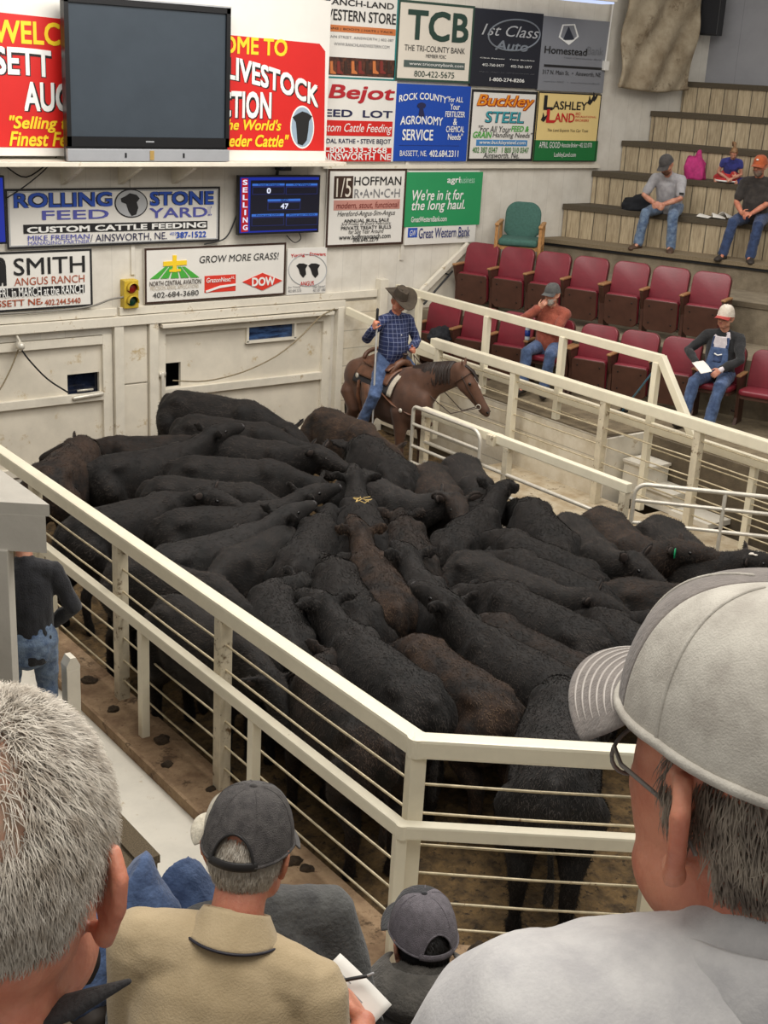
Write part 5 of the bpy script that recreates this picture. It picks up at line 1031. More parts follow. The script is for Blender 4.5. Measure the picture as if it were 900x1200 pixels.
def cap(t, HC, Hm, s, front, rear=None, brim=None, label=None, opening=False, tilt=0.0, stitch=None, button=None, brim_len=.078, voxel=None, h=.112, strap=None, low=.022, brimw=1.0):
    Hm = Hm @ Matrix.Rotation(tilt, 3, 'Y')
    T = lambda x, y, z: HC + Hm @ (Vector((x, y, z)) * s)
    rear = rear or front; brim = brim or front
    rx, ry = .112, .092; cx = -.010
    def dome(u, v):   # u angle turn, v 0 base..1 top
        a = u * 2 * PI; e = v * PI / 2; k = max(0.0, math.cos(e)) ** .62; zz = low + h * math.sin(e) ** 1.12
        seam = 1 - .010 * (abs(math.sin(3 * a)) < .05)
        return T(cx + rx * k * seam * math.cos(a), ry * k * seam * math.sin(a), zz - .016 * (math.cos(a) < 0) * (-math.cos(a)) * (1 - v))
    NU, NV = 96, 22
    def piece(name, m, sel, lab=None):
        mb = MB(); vs = {}
        def V(i, j):
            i %= NU
            if (i, j) not in vs: vs[(i, j)] = mb.bm.verts.new(dome(i / NU, j / NV))
            return vs[(i, j)]
        for j in range(NV):
            for i in range(NU):
                a = ((i + .5) / NU) * 360; a = a if a <= 180 else a - 360; v = (j + .5) / NV
                if opening and abs(abs(a) - 180) < 27 * (1 - (v / .36) ** 2) ** .5 * 1.0 if (opening and v < .36) else False: continue
                if not sel(a, v): continue
                q = [V(i, j), V(i + 1, j), V(i + 1, j + 1), V(i, j + 1)]
                if j == NV - 1: mb.bm.faces.new(q[:3]) if len(set(q[:3])) == 3 else None
                else: mb.bm.faces.new(q)
        bmesh.ops.remove_doubles(mb.bm, verts=mb.bm.verts, dist=1e-5 * s)
        o = mb.build(name, m, t, True, [('SOLIDIFY', dict(thickness=.003 * s, offset=-1)), ('SUBSURF', dict(levels=1))]); 
        if lab: o['label'] = lab
        return o
    if rear is front: t = crown = piece('cap', front, lambda a, v: True, label)
    else:
        crown = piece('cap', front, lambda a, v: abs(a) <= 62, label); t = crown; piece('rear_panel', rear, lambda a, v: abs(a) > 62)
    ring = lambda a, z, k=1.0: T(cx + rx * k * math.cos(a), ry * k * math.sin(a), z - .016 * max(0, -math.cos(a)))
    # sweat band edge
    a0 = math.radians(150 if opening else 179.9); MB().tube([ring(-a0 + 2 * a0 * k / 40, low + .002, 1.0) for k in range(41)], .0035 * s, 6).build('band', rear, t, True)
    if opening:
        MB().tube([ring(math.radians(148 + 64 * k / 12), low + .004, 1.0) for k in range(13)], [(.003 * s, .010 * s)] * 13, 8, hint=Hm @ U).build('strap', strap or rear, t, True)
        MB().tube([dome((180 + 28 * math.cos(PI * k / 16)) / 360, .37 * math.sin(PI * k / 16)) for k in range(17)], .003 * s, 6).build('opening_seam', strap or rear, t, True)
    def br(u, v):
        a = math.radians((u * 2 - 1) * 66); x = cx + rx * math.cos(a) * (1) + v * brim_len * (math.cos(a * .9) ** .55); y = ry * brimw * math.sin(a) * (1 + .02 * v)
        return T(x - .004, y, low + .004 - .030 * (abs(math.sin(a)) ** 2) * (v ** .6) - .016 * v)
    b = MB(); b.grid(br, 33, 12); b.build('brim', brim, t, True, [('SOLIDIFY', dict(thickness=.004 * s, offset=0)), ('SUBSURF', dict(levels=1))])
    if stitch:
        mb = MB()
        for v in (.28, .40, .52, .64, .76, .88): mb.tube([br(.06 + .88 * k / 30, v) + Hm @ Vector((0, 0, .0022 * s)) for k in range(31)], .0011 * s, 5)
        mb.build('brim_stitching', stitch, t, True)
    MB().ell(T(cx, 0, low + h), (.009 * s, .009 * s, .005 * s), Hm, 10, 6).build('cap_button', button or front, t, True)
    # panel seams
    mb = MB()
    for k in range(6): mb.tube([dome((k * 60 + 30) / 360, v / 20 * .98) for v in range((8 if (opening and k in (2, 3)) else 0), 20)], .0014 * s, 5)
    mb.build('cap_seams', rear, t, True)
    return crown
def hair_cap(t, HC, Hm, s, m, sel, r=(.104, .084, .102), c=(-.014, 0, .034), thick=.012):
    mb = MB(); NU, NV = 48, 28; vs = {}
    P = lambda i, j: Vector((math.cos(2 * PI * i / NU) * math.sin(PI * j / NV), math.sin(2 * PI * i / NU) * math.sin(PI * j / NV), math.cos(PI * j / NV)))
    def V(i, j):
        i %= NU
        if j in (0, NV): i = 0
        if (i, j) not in vs:
            d = P(i, j); q = Vector((d.x * r[0] + c[0], d.y * r[1] + c[1], d.z * r[2] + c[2])); q *= 1 + .02 * noise.noise(q * 40); vs[(i, j)] = mb.bm.verts.new(HC + Hm @ (q * s))
        return vs[(i, j)]
    for j in range(NV):
        for i in range(NU):
            d = P(i + .5, j + .5)
            if sel(d.x * r[0] + c[0], d.y * r[1] + c[1], d.z * r[2] + c[2]):
                q = []
                for w_ in (V(i, j), V(i + 1, j), V(i + 1, j + 1), V(i, j + 1)):
                    if w_ not in q: q.append(w_)
                if len(q) > 2: mb.bm.faces.new(q)
    return mb.build('hair', m, t, True, [('SOLIDIFY', dict(thickness=thick * s, offset=-1))])
def strands(t, HC, Hm, s, m, sel, comb, n, length, width, r=(.099, .079, .097), c=(-.012, 0, .035), seed=1, lift=.35, name='hair_strands', jit=.25):
    """loose hair blades growing from the scalp; kept as one countless mass"""
    rng = random.Random(seed); vs = []; fs = []; k = 0
    while k < n:
        d = Vector((rng.gauss(0, 1), rng.gauss(0, 1), rng.gauss(0, 1))).normalized(); q = Vector((d.x * r[0] + c[0], d.y * r[1] + c[1], d.z * r[2] + c[2]))
        if rng.random() > sel(q.x, q.y, q.z): continue
        nn = Vector((d.x / r[0], d.y / r[1], d.z / r[2])).normalized(); cb = Vector(comb(q)) + Vector((rng.gauss(0, jit), rng.gauss(0, jit), rng.gauss(0, jit))); cb = (cb - nn * cb.dot(nn)).normalized()
        L = length * rng.uniform(.6, 1.25); sd = nn.cross(cb) * width * .5; b = len(vs)
        pts = [(q - nn * .002, 1), (q + nn * L * lift * .6 + cb * L * .35, .9), (q + nn * L * lift + cb * L * .72, .6), (q + nn * L * lift * .95 + cb * L, .0)]
        for p, w_ in pts[:3]: vs += [p - sd * w_, p + sd * w_]
        vs.append(pts[3][0]); fs += [(b, b + 1, b + 3, b + 2), (b + 2, b + 3, b + 5, b + 4), (b + 4, b + 5, b + 6)]; k += 1
    me = bpy.data.meshes.new(name); me.from_pydata([tuple(HC + Hm @ (v * s)) for v in vs], [], fs); me.update()
    o = link_mesh(name, me, m, t, True); o['kind'] = 'stuff'; return o
def glasses(t, HC, Hm, s, m=None, d=.096, glass=False, dz=0.0):
    HC = HC + Hm @ Vector((0, 0, dz))
    m = m or glass_frame; T = lambda x, y, z: HC + Hm @ (Vector((x, y, z)) * s); mb = MB(); lens = []
    for q in (-1, 1):
        el = [T(d - .012 * abs(math.cos(a) * .6 + .4 * 1) * .0 - .004 * (1 + math.cos(a) * 1) * .5, q * (.033 + .025 * math.cos(a)), .000 + .019 * math.sin(a)) for a in [2 * PI * k / 24 for k in range(25)]]
        mb.tube(el, .0016 * s, 6, caps=False); mb.tube([T(d - .006, .058 * q, .008), T(.06, .074 * q, .012), T(-.005, .079 * q, .014), T(-.03, .078 * q, -.004)], .0016 * s, 6)
        if glass:
            g = MB(); g.prism([((.033 + .0245 * math.cos(a)) * q, .0185 * math.sin(a)) for a in [2 * PI * k / 24 for k in range(24)]], T(d - .004, 0, 0), Hm @ Vector((0, s, 0)), Hm @ Vector((0, 0, s)), Hm @ Vector((1, 0, 0)), .0015 * s); lens.append(g)
    mb.tube([T(d, -.009, .004), T(d + .004, 0, .007), T(d, .009, .004)], .0016 * s, 6); gl = mb.build('glasses', m, t, True)
    for g in lens: g.build('lens', lens_glass, gl)
def person(label, P, yaw, lean=8, side=0.0, hands=None, knees=None, feet=None, head=(0, 0), HCo=None, shirt=None, pants=None, shoes=None, sleeve=1.0, sk=None, s=1.0, belly=0.0, voxel=.008, hand_kw=None, collar=None, cat='person', jaw=1.0, shirt_name='shirt', sh_tilt=0.0, neck_fwd=.06, mouth=0, arms_pole=None, elbow_pole=None, shirt_len=.0, cuff=None, roll=0.0, shw=.185, neck=.175, wr=1.0):
    sk = sk or skin; P = Vector(P); ya = math.radians(yaw); F = Vector((math.cos(ya), math.sin(ya), 0)); L = Vector((-math.sin(ya), math.cos(ya), 0))
    t = thing('person', label, cat, (P.x, P.y, P.z - .1))
    la = math.radians(lean); S = (U * math.cos(la) + F * math.sin(la) + L * side).normalized(); Fd_ = (F - S * F.dot(S)).normalized(); Lt = S.cross(Fd_)
    NB = P + S * .52 * s; hy, hp = head; hya = ya + math.radians(hy); hpa = math.radians(hp)
    Fh = Vector((math.cos(hya) * math.cos(hpa), math.sin(hya) * math.cos(hpa), -math.sin(hpa))); Lh = Vector((-math.sin(hya), math.cos(hya), 0)); Uh = Fh.cross(Lh); Hm = Matrix((Fh, Lh, Uh)).transposed()
    if roll: Hm = Hm @ Matrix.Rotation(roll, 3, 'X')
    HC = NB + (S * neck + F * neck_fwd) * s if HCo is None else Vector(HCo)
    LT = (Lt + S * sh_tilt).normalized()
    SH = [P + S * .455 * s + LT * shw * q * s for q in (1, -1)]; HP = [P + L * .10 * q * s for q in (1, -1)]
    if hands is None: hands = (P + F * .30 + L * .16 + U * .05, P + F * .30 - L * .16 + U * .05)
    if feet is None: feet = (P + F * .50 + L * .14 - U * .42, P + F * .50 - L * .14 - U * .42)
    EL = []; HN = []
    for i, q in enumerate((1, -1)):
        pole = (elbow_pole[i] if elbow_pole else (L * q * .7 - F * .45 - U * .5)); e, w_ = ik(SH[i], hands[i], .29 * s, .27 * s, pole); EL.append(e); HN.append(w_)
    KN = []; FT = []
    for i, q in enumerate((1, -1)):
        if knees: KN.append(Vector(knees[i])); FT.append(Vector(feet[i]))
        else: k, f_ = ik(HP[i], feet[i], .44 * s, .43 * s, F * 1.0 + U * .6 + L * q * .15); KN.append(k); FT.append(f_)
    tor = [(-.10, .150, .115, 0), (0, .172, .128 + belly * .3, .01), (.10, .165, .122 + belly, belly * .5), (.22, .168, .124 + belly * .8, belly * .4), (.34, .180, .124, .01), (.42, .172, .108, 0), (.47, .135, .085, -.005), (.515, .07, .066, 0)]
    def torso(mb, k, o, top=len(tor), cut=0):
        mb.tube([P + S * a * s + Fd_ * d_ * s for a, w_, d, d_ in tor[cut:top]], [((w_ * k + o) * s, (d * k + o) * s) for a, w_, d, d_ in tor[cut:top]], 20, hint=Fd_)
        mb.tube([SH[0] - LT * .03 * s, SH[0].lerp(SH[1], .5) + S * .012 * s, SH[1] + LT * .03 * s], [(.068 * k + o) * s, (.082 * k + o) * s, (.068 * k + o) * s], 12, hint=S)
    # body
    mb = MB(); torso(mb, .92, -.004); head_geo(mb, HC, Hm, s, jaw)
    mb.tube([NB - S * .05 * s, NB + (HC - NB) * .35, HC + Hm @ (Vector((-.018, 0, -.045)) * s)], [.066 * s, .057 * s, .057 * s], 14)
    kw = dict(curl=.5); 
    for i, q in enumerate((1, -1)):
        mb.tube([SH[i], SH[i].lerp(EL[i], .5), EL[i], EL[i].lerp(HN[i], .35), HN[i]], [.054 * s, .046 * s, .040 * s, .042 * s, .028 * s], 12)
        hk = dict(d=HN[i] - EL[i], pn=-L * q * .6 - U * .6, side=F - L * q * .3, curl=.5); hk.update((hand_kw or {}).get(i, {})); hand_geo(mb, HN[i], s=s, **hk)
        mb.tube([HP[i], HP[i].lerp(KN[i], .5), KN[i], KN[i].lerp(FT[i], .4), FT[i]], [.085 * s, .072 * s, .056 * s, .055 * s, .038 * s], 12); mb.tube([FT[i] - F * .03, FT[i] + F * .10 - U * .045], [.036, .028], 8)
    me = bake(mb.mesh('body'), union(voxel, 3)); link_mesh('body', me, sk, t, True)
    face_parts(t, HC, Hm, s, mouth)
    v2 = max(voxel, .008)
    if shirt:
        mb = MB(); torso(mb, 1.0, .012, len(tor) - 0, 0)
        for i, q in enumerate((1, -1)):
            if sleeve > .6:
                e2 = EL[i].lerp(HN[i], .93); mb.tube([SH[i], SH[i].lerp(EL[i], .5), EL[i], EL[i].lerp(HN[i], .45), e2], [.072 * s, .063 * s, .058 * s, .055 * s, .043 * s], 14); mb.tube([e2 - (e2 - EL[i]).normalized() * .03, e2], .044 * s, 12)
            else: mb.tube([SH[i], SH[i].lerp(EL[i], sleeve * .8), SH[i].lerp(EL[i], sleeve * 1.5)], [.074 * s, .070 * s, .066 * s], 14)
        me = bake(mb.mesh(shirt_name), union(v2, 4)); sv = Vector((P.x * 3, P.y * 5, 1))
        displace(me, lambda c: wr * (noise.noise(c * 9 + sv) * .010 + noise.noise((c.x * 22, c.y * 22, c.z * 9)) * .005))
        link_mesh(shirt_name, me, shirt, t, True)
    if collar: MB().tube([NB + S * .012 * s + (Lt * math.cos(a) * .072 + Fd_ * math.sin(a) * .070 - S * .016 * math.sin(a)) * s for a in [PI / 2 + .35 + (2 * PI - .7) * k / 24 for k in range(25)]], [(.009 * s, .026 * s)] * 25, 10, hint=S).build('collar', collar, t, True)
    if pants:
        mb = MB(); mb.tube([P - S * .10 * s, P - S * .02, P + S * .085 * s], [(.165 * s, .13 * s), (.182 * s, (.142 + belly * .3) * s), (.170 * s, (.130 + belly * .5) * s)], 18, hint=Fd_)
        for i, q in enumerate((1, -1)):
            f2 = KN[i].lerp(FT[i], 1.02); mb.tube([HP[i], HP[i].lerp(KN[i], .5), KN[i], KN[i].lerp(FT[i], .45), f2], [.104 * s, .090 * s, .074 * s, .070 * s, .070 * s], 14)
        me = bake(mb.mesh('trousers'), union(v2, 4))
        displace(me, lambda c: noise.noise(c * 11) * .008 + noise.noise(c * 26) * .004)
        link_mesh('trousers', me, pants, t, True)
    if shoes:
        for i in (0, 1): mb = MB(); shoe(mb, FT[i], (KN[i] - HP[i]) + F * .2 if knees else F + L * (.25 if i == 0 else -.25), s); me = bake(mb.mesh('shoe'), union(.009, 2)); link_mesh('shoe', me, shoes, t, True)
    r = Hat(); r.t = t; r.HC = HC; r.Hm = Hm; r.s = s; r.P = P; r.F = F; r.L = L; r.S = S; r.NB = NB; r.HN = HN; r.EL = EL; r.KN = KN; r.FT = FT; r.SH = SH; r.Fd = Fd_; r.Lt = Lt; return r
def beard(r, m, w_=1.0): strands(r.t, r.HC, r.Hm, r.s, m, lambda x, y, z: 1.0 if (x > .0 and z < -.045 and (abs(y) > .022 or z < -.075 or z > -.055)) else 0, lambda q: (.3, 0, -1), 700, .02, .005, r=(.074, .066, .10), c=(.030, 0, -.038), seed=3, lift=.3, name='beard')

grey_hair = mat('grey_hair', (182, 174, 162), .6, .2, 30, rgb2=(120, 112, 102)); dark_hair = mat('dark_hair', (26, 22, 20), .5, .2, 30); blond = mat('blond_hair', (150, 112, 76), .6, .2, 30)
nape = lambda x, y, z: x < .02 and z < .05 and not (abs(y) > .06 and x > -.03)
# --- rust jacketed man, row one
p = ROW1[3]; Fs = -NR; Ls = DR
def seatP(i, up=.58, fwd=.12): return ROW1[i] - NR * fwd + U * up
P = seatP(3); 
r = person('bearded man in a rust coloured jacket sitting with a hand at his mouth', P, math.degrees(SEATROT) + 8, 6, .02, head=(-20, 4),
    hands=(P + Fs * .20 - Ls * .10 + U * .30, P + Fs * .27 - Ls * .06 + U * .515), feet=(P + Fs * .42 + Ls * .17 - U * .45, P + Fs * .48 - Ls * .10 - U * .45),
    shirt=fabric('rust_jacket', (158, 82, 62), (134, 64, 48), bump=.5), shirt_name='jacket', pants=denim, shoes=boot_d, belly=.03, hand_kw={1: dict(d=U * .5 + Fs * .1 + Ls * .4, pn=NR, side=U, curl=.8), 0: dict(d=-Ls, pn=NR, curl=.5)}, elbow_pole=(Ls * .6 + Fs * .5 - U * .6, -Ls * .7 - U * .6 + Fs * .3), collar=MATS['rust_jacket'])
cap(r.t, r.HC, r.Hm, 1.03, fabric('cap_darkgrey', (86, 86, 84), (66, 66, 66))); hair_cap(r.t, r.HC, r.Hm, 1, grey_hair, lambda x, y, z: x < -.02 and z < .05 and z > -.05); beard(r, mat('white_beard', (206, 198, 188), .7, .1, 30))
MB().ell(r.P + r.Fd * .155 + U * .10 - r.L * .02, (.012, .012, .02)).build('jacket_badge', white, r.t, True)
# --- old man in overalls
P = seatP(7)
r = person('old man in denim overalls, black jacket and white cap with red brim, seated', P, math.degrees(SEATROT) + 4, 2, 0, head=(-14, -2), mouth=1,
    hands=(P + Fs * .34 + Ls * .10 + U * .12, P + Fs * .34 - Ls * .19 + U * .16), feet=(P + Fs * .50 + Ls * .10 - U * .47, P + Fs * .52 - Ls * .20 - U * .46),
    shirt=fabric('black_jacket', (38, 38, 40), (26, 26, 28)), shirt_name='jacket', pants=denim, shoes=boot_d, belly=.06, hand_kw={0: dict(curl=.45, d=Fs - Ls * .2 - U * .3), 1: dict(curl=.6, d=Fs + Ls * .5 - U * .3)}, elbow_pole=(Ls * 1 - U * .3 - Fs * .1, -Ls * 1 - U * .3 - Fs * .1), voxel=.007)
def bibfront(r, m, z0, z1, w0, w1, name, d=.03, bulge=.0):
    def fn(u, v):
        z = z0 + (z1 - z0) * v; w_ = w0 + (w1 - w0) * v; x = (u - .5) * 2 * w_; dep = .150 + .045 * math.exp(-((z - .13) / .13) ** 2) * 1.3 - (x / .2) ** 2 * .05
        return r.P + r.S * z + r.Lt * x + r.Fd * (dep + d - .02)
    MB().grid(fn, 14, 14).build(name, m, r.t, True, [('SOLIDIFY', dict(thickness=.008))]); return fn
fn = bibfront(r, fabric('white_shirt', (224, 216, 218), (204, 194, 200)), .28, .49, .10, .065, 'shirt_front', .022); fn = bibfront(r, denim, .0, .36, .155, .10, 'overall_bib', .038)
MB().grid(lambda u, v: fn(.30 + .4 * u, .55 + .3 * v) + r.Fd * .012, 6, 6).build('bib_pocket', denim_d, r.t, True, [('SOLIDIFY', dict(thickness=.006))]); MB().tube([fn(.32, .80) + r.Fd * .022, fn(.5, .76) + r.Fd * .022, fn(.68, .8) + r.Fd * .022], .008).build('pocket_label', white, r.t, True)
for q in (.06, .94): MB().tube([fn(q, 1.0) + r.Fd * .005, r.P + r.S * .47 + r.Lt * (q - .5) * .18 + r.Fd * .11], [(.018, .006)] * 2, 8, hint=r.Fd).build('overall_strap', denim_d, r.t, True)
for q in (1, -1): MB().tube([r.NB + r.Lt * .05 * q + r.Fd * .055, r.NB + r.Lt * .075 * q + r.Fd * .09 - U * .07], [(.03, .01)] * 2, 8, hint=r.Fd).build('shirt_collar', MATS['white_shirt'], r.t, True)
for i in (0, 1): w_ = r.EL[i].lerp(r.HN[i], .96); MB().tube([w_ - (w_ - r.EL[i]).normalized() * .025, w_], .042, 12).build('shirt_cuff', MATS['white_shirt'], r.t, True)
cap(r.t, r.HC, r.Hm, 1.06, fabric('cap_white', (222, 212, 198), (196, 184, 168)), brim=fabric('cap_redbrim', (184, 62, 52), (160, 50, 44)), h=.125); glasses(r.t, r.HC, r.Hm, 1.0); hair_cap(r.t, r.HC, r.Hm, 1, grey_hair, lambda x, y, z: x < -.02 and z < .05 and z > -.05)
q = Matrix((r.F * .8 + r.L * .6, Vector((0, 0, 1)).cross(r.F * .8 + r.L * .6), U)).transposed().to_quaternion()
sheet('paper_sheet', 'white sale sheet held by the old man in denim overalls', r.HN[1] + r.F * .13 + r.L * .10 - U * .015, 0, .28, .14, .02, tilt=Matrix.Rotation(math.radians(18), 3, r.L).to_quaternion() @ q)
# --- man in grey tee on the bleachers
Fb = -NR
def bleach(px, py, n0, zs): a = PPL(px, py, tuple(NR * n0), NR); return Vector((a.x, a.y, zs))
P = bleach(782, 235, 18.12, 3.05) + NR * .14 + U * .10
r = person('man in light grey tee shirt leaning on his knees on the bleachers', P, math.degrees(SEATROT) + 3, 30, 0, head=(-22, 34), neck_fwd=.09,
    hands=(P + Fb * .47 + DR * .03 + U * .055, P + Fb * .47 - DR * .04 + U * .05), feet=(P + Fb * .38 + DR * .21 - U * .50, P + Fb * .42 - DR * .26 - U * .50),
    shirt=fabric('grey_tee', (172, 170, 172), (150, 148, 152)), sleeve=.5, pants=denim_l, shoes=boot_m, belly=.03, hand_kw={0: dict(d=-DR * .8 + Fb * .5 - U * .2, pn=-Fb, side=U, curl=.9), 1: dict(d=DR * .8 + Fb * .5 - U * .3, pn=-Fb, side=U, curl=.9)}, elbow_pole=(DR * 1 - U * .2, -DR * 1 - U * .2))
cap(r.t, r.HC, r.Hm, 1.02, fabric('cap_charcoal', (78, 74, 72), (58, 55, 54))); glasses(r.t, r.HC, r.Hm, 1.0); hair_cap(r.t, r.HC, r.Hm, 1, dark_hair, lambda x, y, z: x < -.02 and z < .05 and z > -.05); beard(r, mat('stubble', (120, 84, 66), .8, .1, 30))
m_ = r.SH[0].lerp(r.EL[0], .7); MB().box(m_ + r.F * .065 + r.L * .03, (.02, .06, .03), rotz(SEATROT)).build('sleeve_label', ink, r.t)
# --- man in black shirt with orange cap
P = bleach(884, 240, 18.12, 3.05) + NR * .12 + U * .10
r = person('bearded man in a black tee shirt and orange cap on the bleachers', P, math.degrees(SEATROT) + 6, 12, 0, head=(-14, 6),
    hands=(P + Fb * .40 + DR * .05 + U * .06, P + Fb * .40 - DR * .08 + U * .05), feet=(P + Fb * .40 + DR * .12 - U * .50, P + Fb * .46 - DR * .24 - U * .50),
    shirt=fabric('black_tee', (58, 52, 48), (42, 38, 36)), sleeve=.5, pants=denim_d, shoes=boot_d, belly=.06, sk=skin_red, hand_kw={0: dict(d=-DR * .6 + Fb * .7 - U * .2, pn=-U, side=U, curl=.8), 1: dict(d=DR * .7 + Fb * .6, pn=-Fb, side=U, curl=.8)})
cap(r.t, r.HC, r.Hm, 1.04, fabric('cap_orange', (186, 92, 48), (160, 74, 38))); glasses(r.t, r.HC, r.Hm, 1.0); beard(r, mat('grizzled', (150, 130, 116), .8, .1, 30)); hair_cap(r.t, r.HC, r.Hm, 1, grey_hair, lambda x, y, z: x < -.02 and z < .05 and z > -.05)
MB().ell(r.HC + r.Hm @ Vector((.100, 0, .09)), (.012, .018, .012), r.Hm).build('cap_badge', white, r.t, True); 
# --- little girl
P = bleach(851, 199, 18.62, 3.52) + NR * .20 + U * .07
r = person('small girl in red and blue dress bending over on the second bleacher seat', P, math.degrees(SEATROT) + 20, 34, 0, head=(0, 38), s=.60,
    hands=(P + Fb * .20 + DR * .10 - U * .00, P + Fb * .18 + DR * .02 + U * .0), feet=(P + Fb * .06 + DR * .12 - U * .02, P + Fb * .04 - DR * .18 - U * .02), knees=(P + Fb * .16 + DR * .10 + U * .06, P + Fb * .14 - DR * .06 + U * .06),
    shirt=fabric('dress_blue', (58, 62, 140), (40, 44, 104)), shirt_name='top', sleeve=.25, pants=fabric('dress_red', (200, 58, 58), (170, 40, 44)), shoes=None, voxel=.007)
mb = MB(); mb.grid(lambda u, v: r.P + Vector((math.cos(2 * PI * u) * (.10 + .10 * v), math.sin(2 * PI * u) * (.10 + .10 * v), .10 - .15 * v + .012 * math.sin(u * 50) * v)), 60, 10, True); mb.build('skirt', MATS['dress_red'], r.t, True, [('SOLIDIFY', dict(thickness=.006))])
mb = MB(); mb.tube([r.P + Vector((math.cos(2 * PI * k / 40) * .20, math.sin(2 * PI * k / 40) * .20, -.045)) for k in range(41)], .012, 6, caps=False); mb.build('skirt_hem', white, r.t, True)
hair_cap(r.t, r.HC, r.Hm, .62, blond, lambda x, y, z: (x < .05 or z > .075) and z > -.05 and not (x > .02 and z < .05)); e = r.HC + r.Hm @ Vector((-.06, 0, .06)); MB().tube([e, e + r.Hm @ Vector((-.04, 0, .03)), e + r.Hm @ Vector((-.09, -.02, 0)), e + r.Hm @ Vector((-.10, -.02, -.07))], [.018, .022, .02, .006], 8).build('pony_tail', blond, r.t, True)
# ------------------------------------------------------------------ horse and rider
bay = mat('bay_coat', (88, 56, 37), .7, .12, 3, bump=.12, bs=90, rgb2=(62, 38, 25), sheen=.1); bay_d = mat('mane_dark', (40, 27, 20), .6, .2, 20); blaze = mat('blaze_white', (216, 206, 196), .7, .05)
leather = mat('saddle_leather', (112, 74, 52), .5, .12, 10, bump=.15, bs=80, rgb2=(84, 54, 38)); leather_d = mat('dark_leather', (58, 40, 30), .5, .1, 10); blanket = mat('saddle_blanket', (196, 186, 168), .9, .1, 16); blanket_d = mat('blanket_dark', (46, 44, 46), .9, .1, 16)
HY = math.radians(-94); HX = Vector((9.44, 12.22, 0.0)); hs = .96
Hh = thing('horse', 'brown saddled horse with a white blaze standing by the far fence under the rider', 'horse', HX, HY, world=False)
def Hw(v): return HX + rotz(HY) @ (Vector(v) * hs)
mb = MB()
sp = [(-.86, 1.12, .10, .16), (-.80, 1.12, .20, .26), (-.62, 1.12, .27, .34), (-.35, 1.08, .27, .35), (0, 1.06, .285, .36), (.3, 1.08, .265, .37), (.52, 1.10, .24, .37), (.68, 1.10, .19, .30), (.76, 1.10, .12, .2)]
mb.tube([(a, 0, b) for a, b, c, d in sp], [(c, d) for a, b, c, d in sp], 20)
for q in (-1, 1): mb.ell((-.58, .15 * q, 1.18), (.24, .14, .24)); mb.ell((.50, .14 * q, 1.08), (.20, .12, .28)); mb.ell((-.60, .16 * q, .92), (.19, .12, .24))
mb.tube([(-.3, 0, 1.40), (.2, 0, 1.40), (.46, 0, 1.47), (.62, 0, 1.46)], [.06, .06, .07, .08], 10)
na = math.radians(26); nd1 = Vector((math.cos(na) * .80, math.sin(na) * .80, .60)).normalized(); n0 = Vector((.52, 0, 1.22)); n1 = n0 + nd1 * .34; n2 = n1 + Vector((math.cos(na), math.sin(na), .40)).normalized() * .36
mb.tube([n0 - nd1 * .1, n0 + nd1 * .12, n1, n2], [(.18, .31), (.155, .27), (.11, .20), (.085, .14)], 18)
ha = math.radians(38); hp = math.radians(-52); hd = Vector((math.cos(ha) * math.cos(hp), math.sin(ha) * math.cos(hp), math.sin(hp))); sd = Vector((-math.sin(ha), math.cos(ha), 0)); up = hd.cross(sd); Hd = Matrix((hd, sd, up)).transposed()
p0 = n2 + Vector((math.cos(na), math.sin(na), 0)) * .05
mb.tube([p0 - hd * .08, p0 + hd * .04, p0 + hd * .17, p0 + hd * .30, p0 + hd * .43, p0 + hd * .52, p0 + hd * .57], [(.085, .10), (.098, .125), (.092, .125), (.068, .095), (.056, .074), (.060, .070), (.045, .05)], 16, hint=up)
for q in (-1, 1):
    mb.ell(p0 + hd * .15 + sd * q * .078 + up * .05, (.045, .025, .035), Hd); mb.ell(p0 + hd * .12 + sd * q * .055 - up * .05, (.10, .04, .07), Hd); mb.ell(p0 + hd * .535 + sd * q * .035 + up * .03, (.03, .022, .028), Hd)
    e0 = p0 - hd * .05 + sd * q * .055 + up * .06; ed = (-hd * .75 + up * .55 + sd * q * .18).normalized(); mb.tube([e0, e0 + ed * .05, e0 + ed * .11, e0 + ed * .165], [(.024, .022), (.036, .02), (.028, .016), (.006, .006)], 10, hint=up)
    y0 = .17 * q
    mb.tube([(.50, y0, 1.0), (.53, y0, .74), (.53, y0, .55), (.53, y0, .46), (.52, y0, .18), (.54, y0, .10), (.56, y0, .04)], [(.13, .12), (.085, .08), (.058, .056), (.062, .06), (.040, .042), (.045, .045), (.062, .06)], 12)
    mb.tube([(-.62, y0, 1.0), (-.52, y0, .78), (-.70, y0, .56), (-.72, y0, .48), (-.70, y0, .20), (-.68, y0, .10), (-.65, y0, .04)], [(.19, .14), (.13, .10), (.065, .06), (.062, .056), (.042, .042), (.045, .045), (.06, .058)], 12)
me = bake(mb.mesh('body'), union(.022, 5)); me.transform(Matrix.Scale(hs, 4)); link_mesh('body', me, bay, Hh, True)
def hp_(nm, mb_, m, par=Hh, mods=None, lab=None):
    me_ = mb_.mesh(nm)
    if mods: me_ = bake(me_, mods)
    me_.transform(Matrix.Scale(hs, 4)); o = link_mesh(nm, me_, m, par, True)
    if lab: o['label'] = lab
    return o
rng = random.Random(4); mb = MB()
for k in range(70):
    f = k / 69; b = (n0 + nd1 * .12).lerp(n1, min(1, f * 2)) if f < .5 else n1.lerp(n2, (f - .5) * 2); wdt = .27 - .13 * f; b = b + Vector((-.35, 0, .85)).normalized() * wdt * .92
    s_ = -1; mb.tube([b, b + Vector((.0, .04 * s_, .02)), b + Vector((.02 + rng.uniform(-.02, .02), .10 * s_, -.06)), b + Vector((.04 + rng.uniform(-.03, .03), .125 * s_, -.18 - rng.uniform(0, .08)))], [.02, .022, .016, .005], 6)
hp_('mane', mb, bay_d); mb = MB()
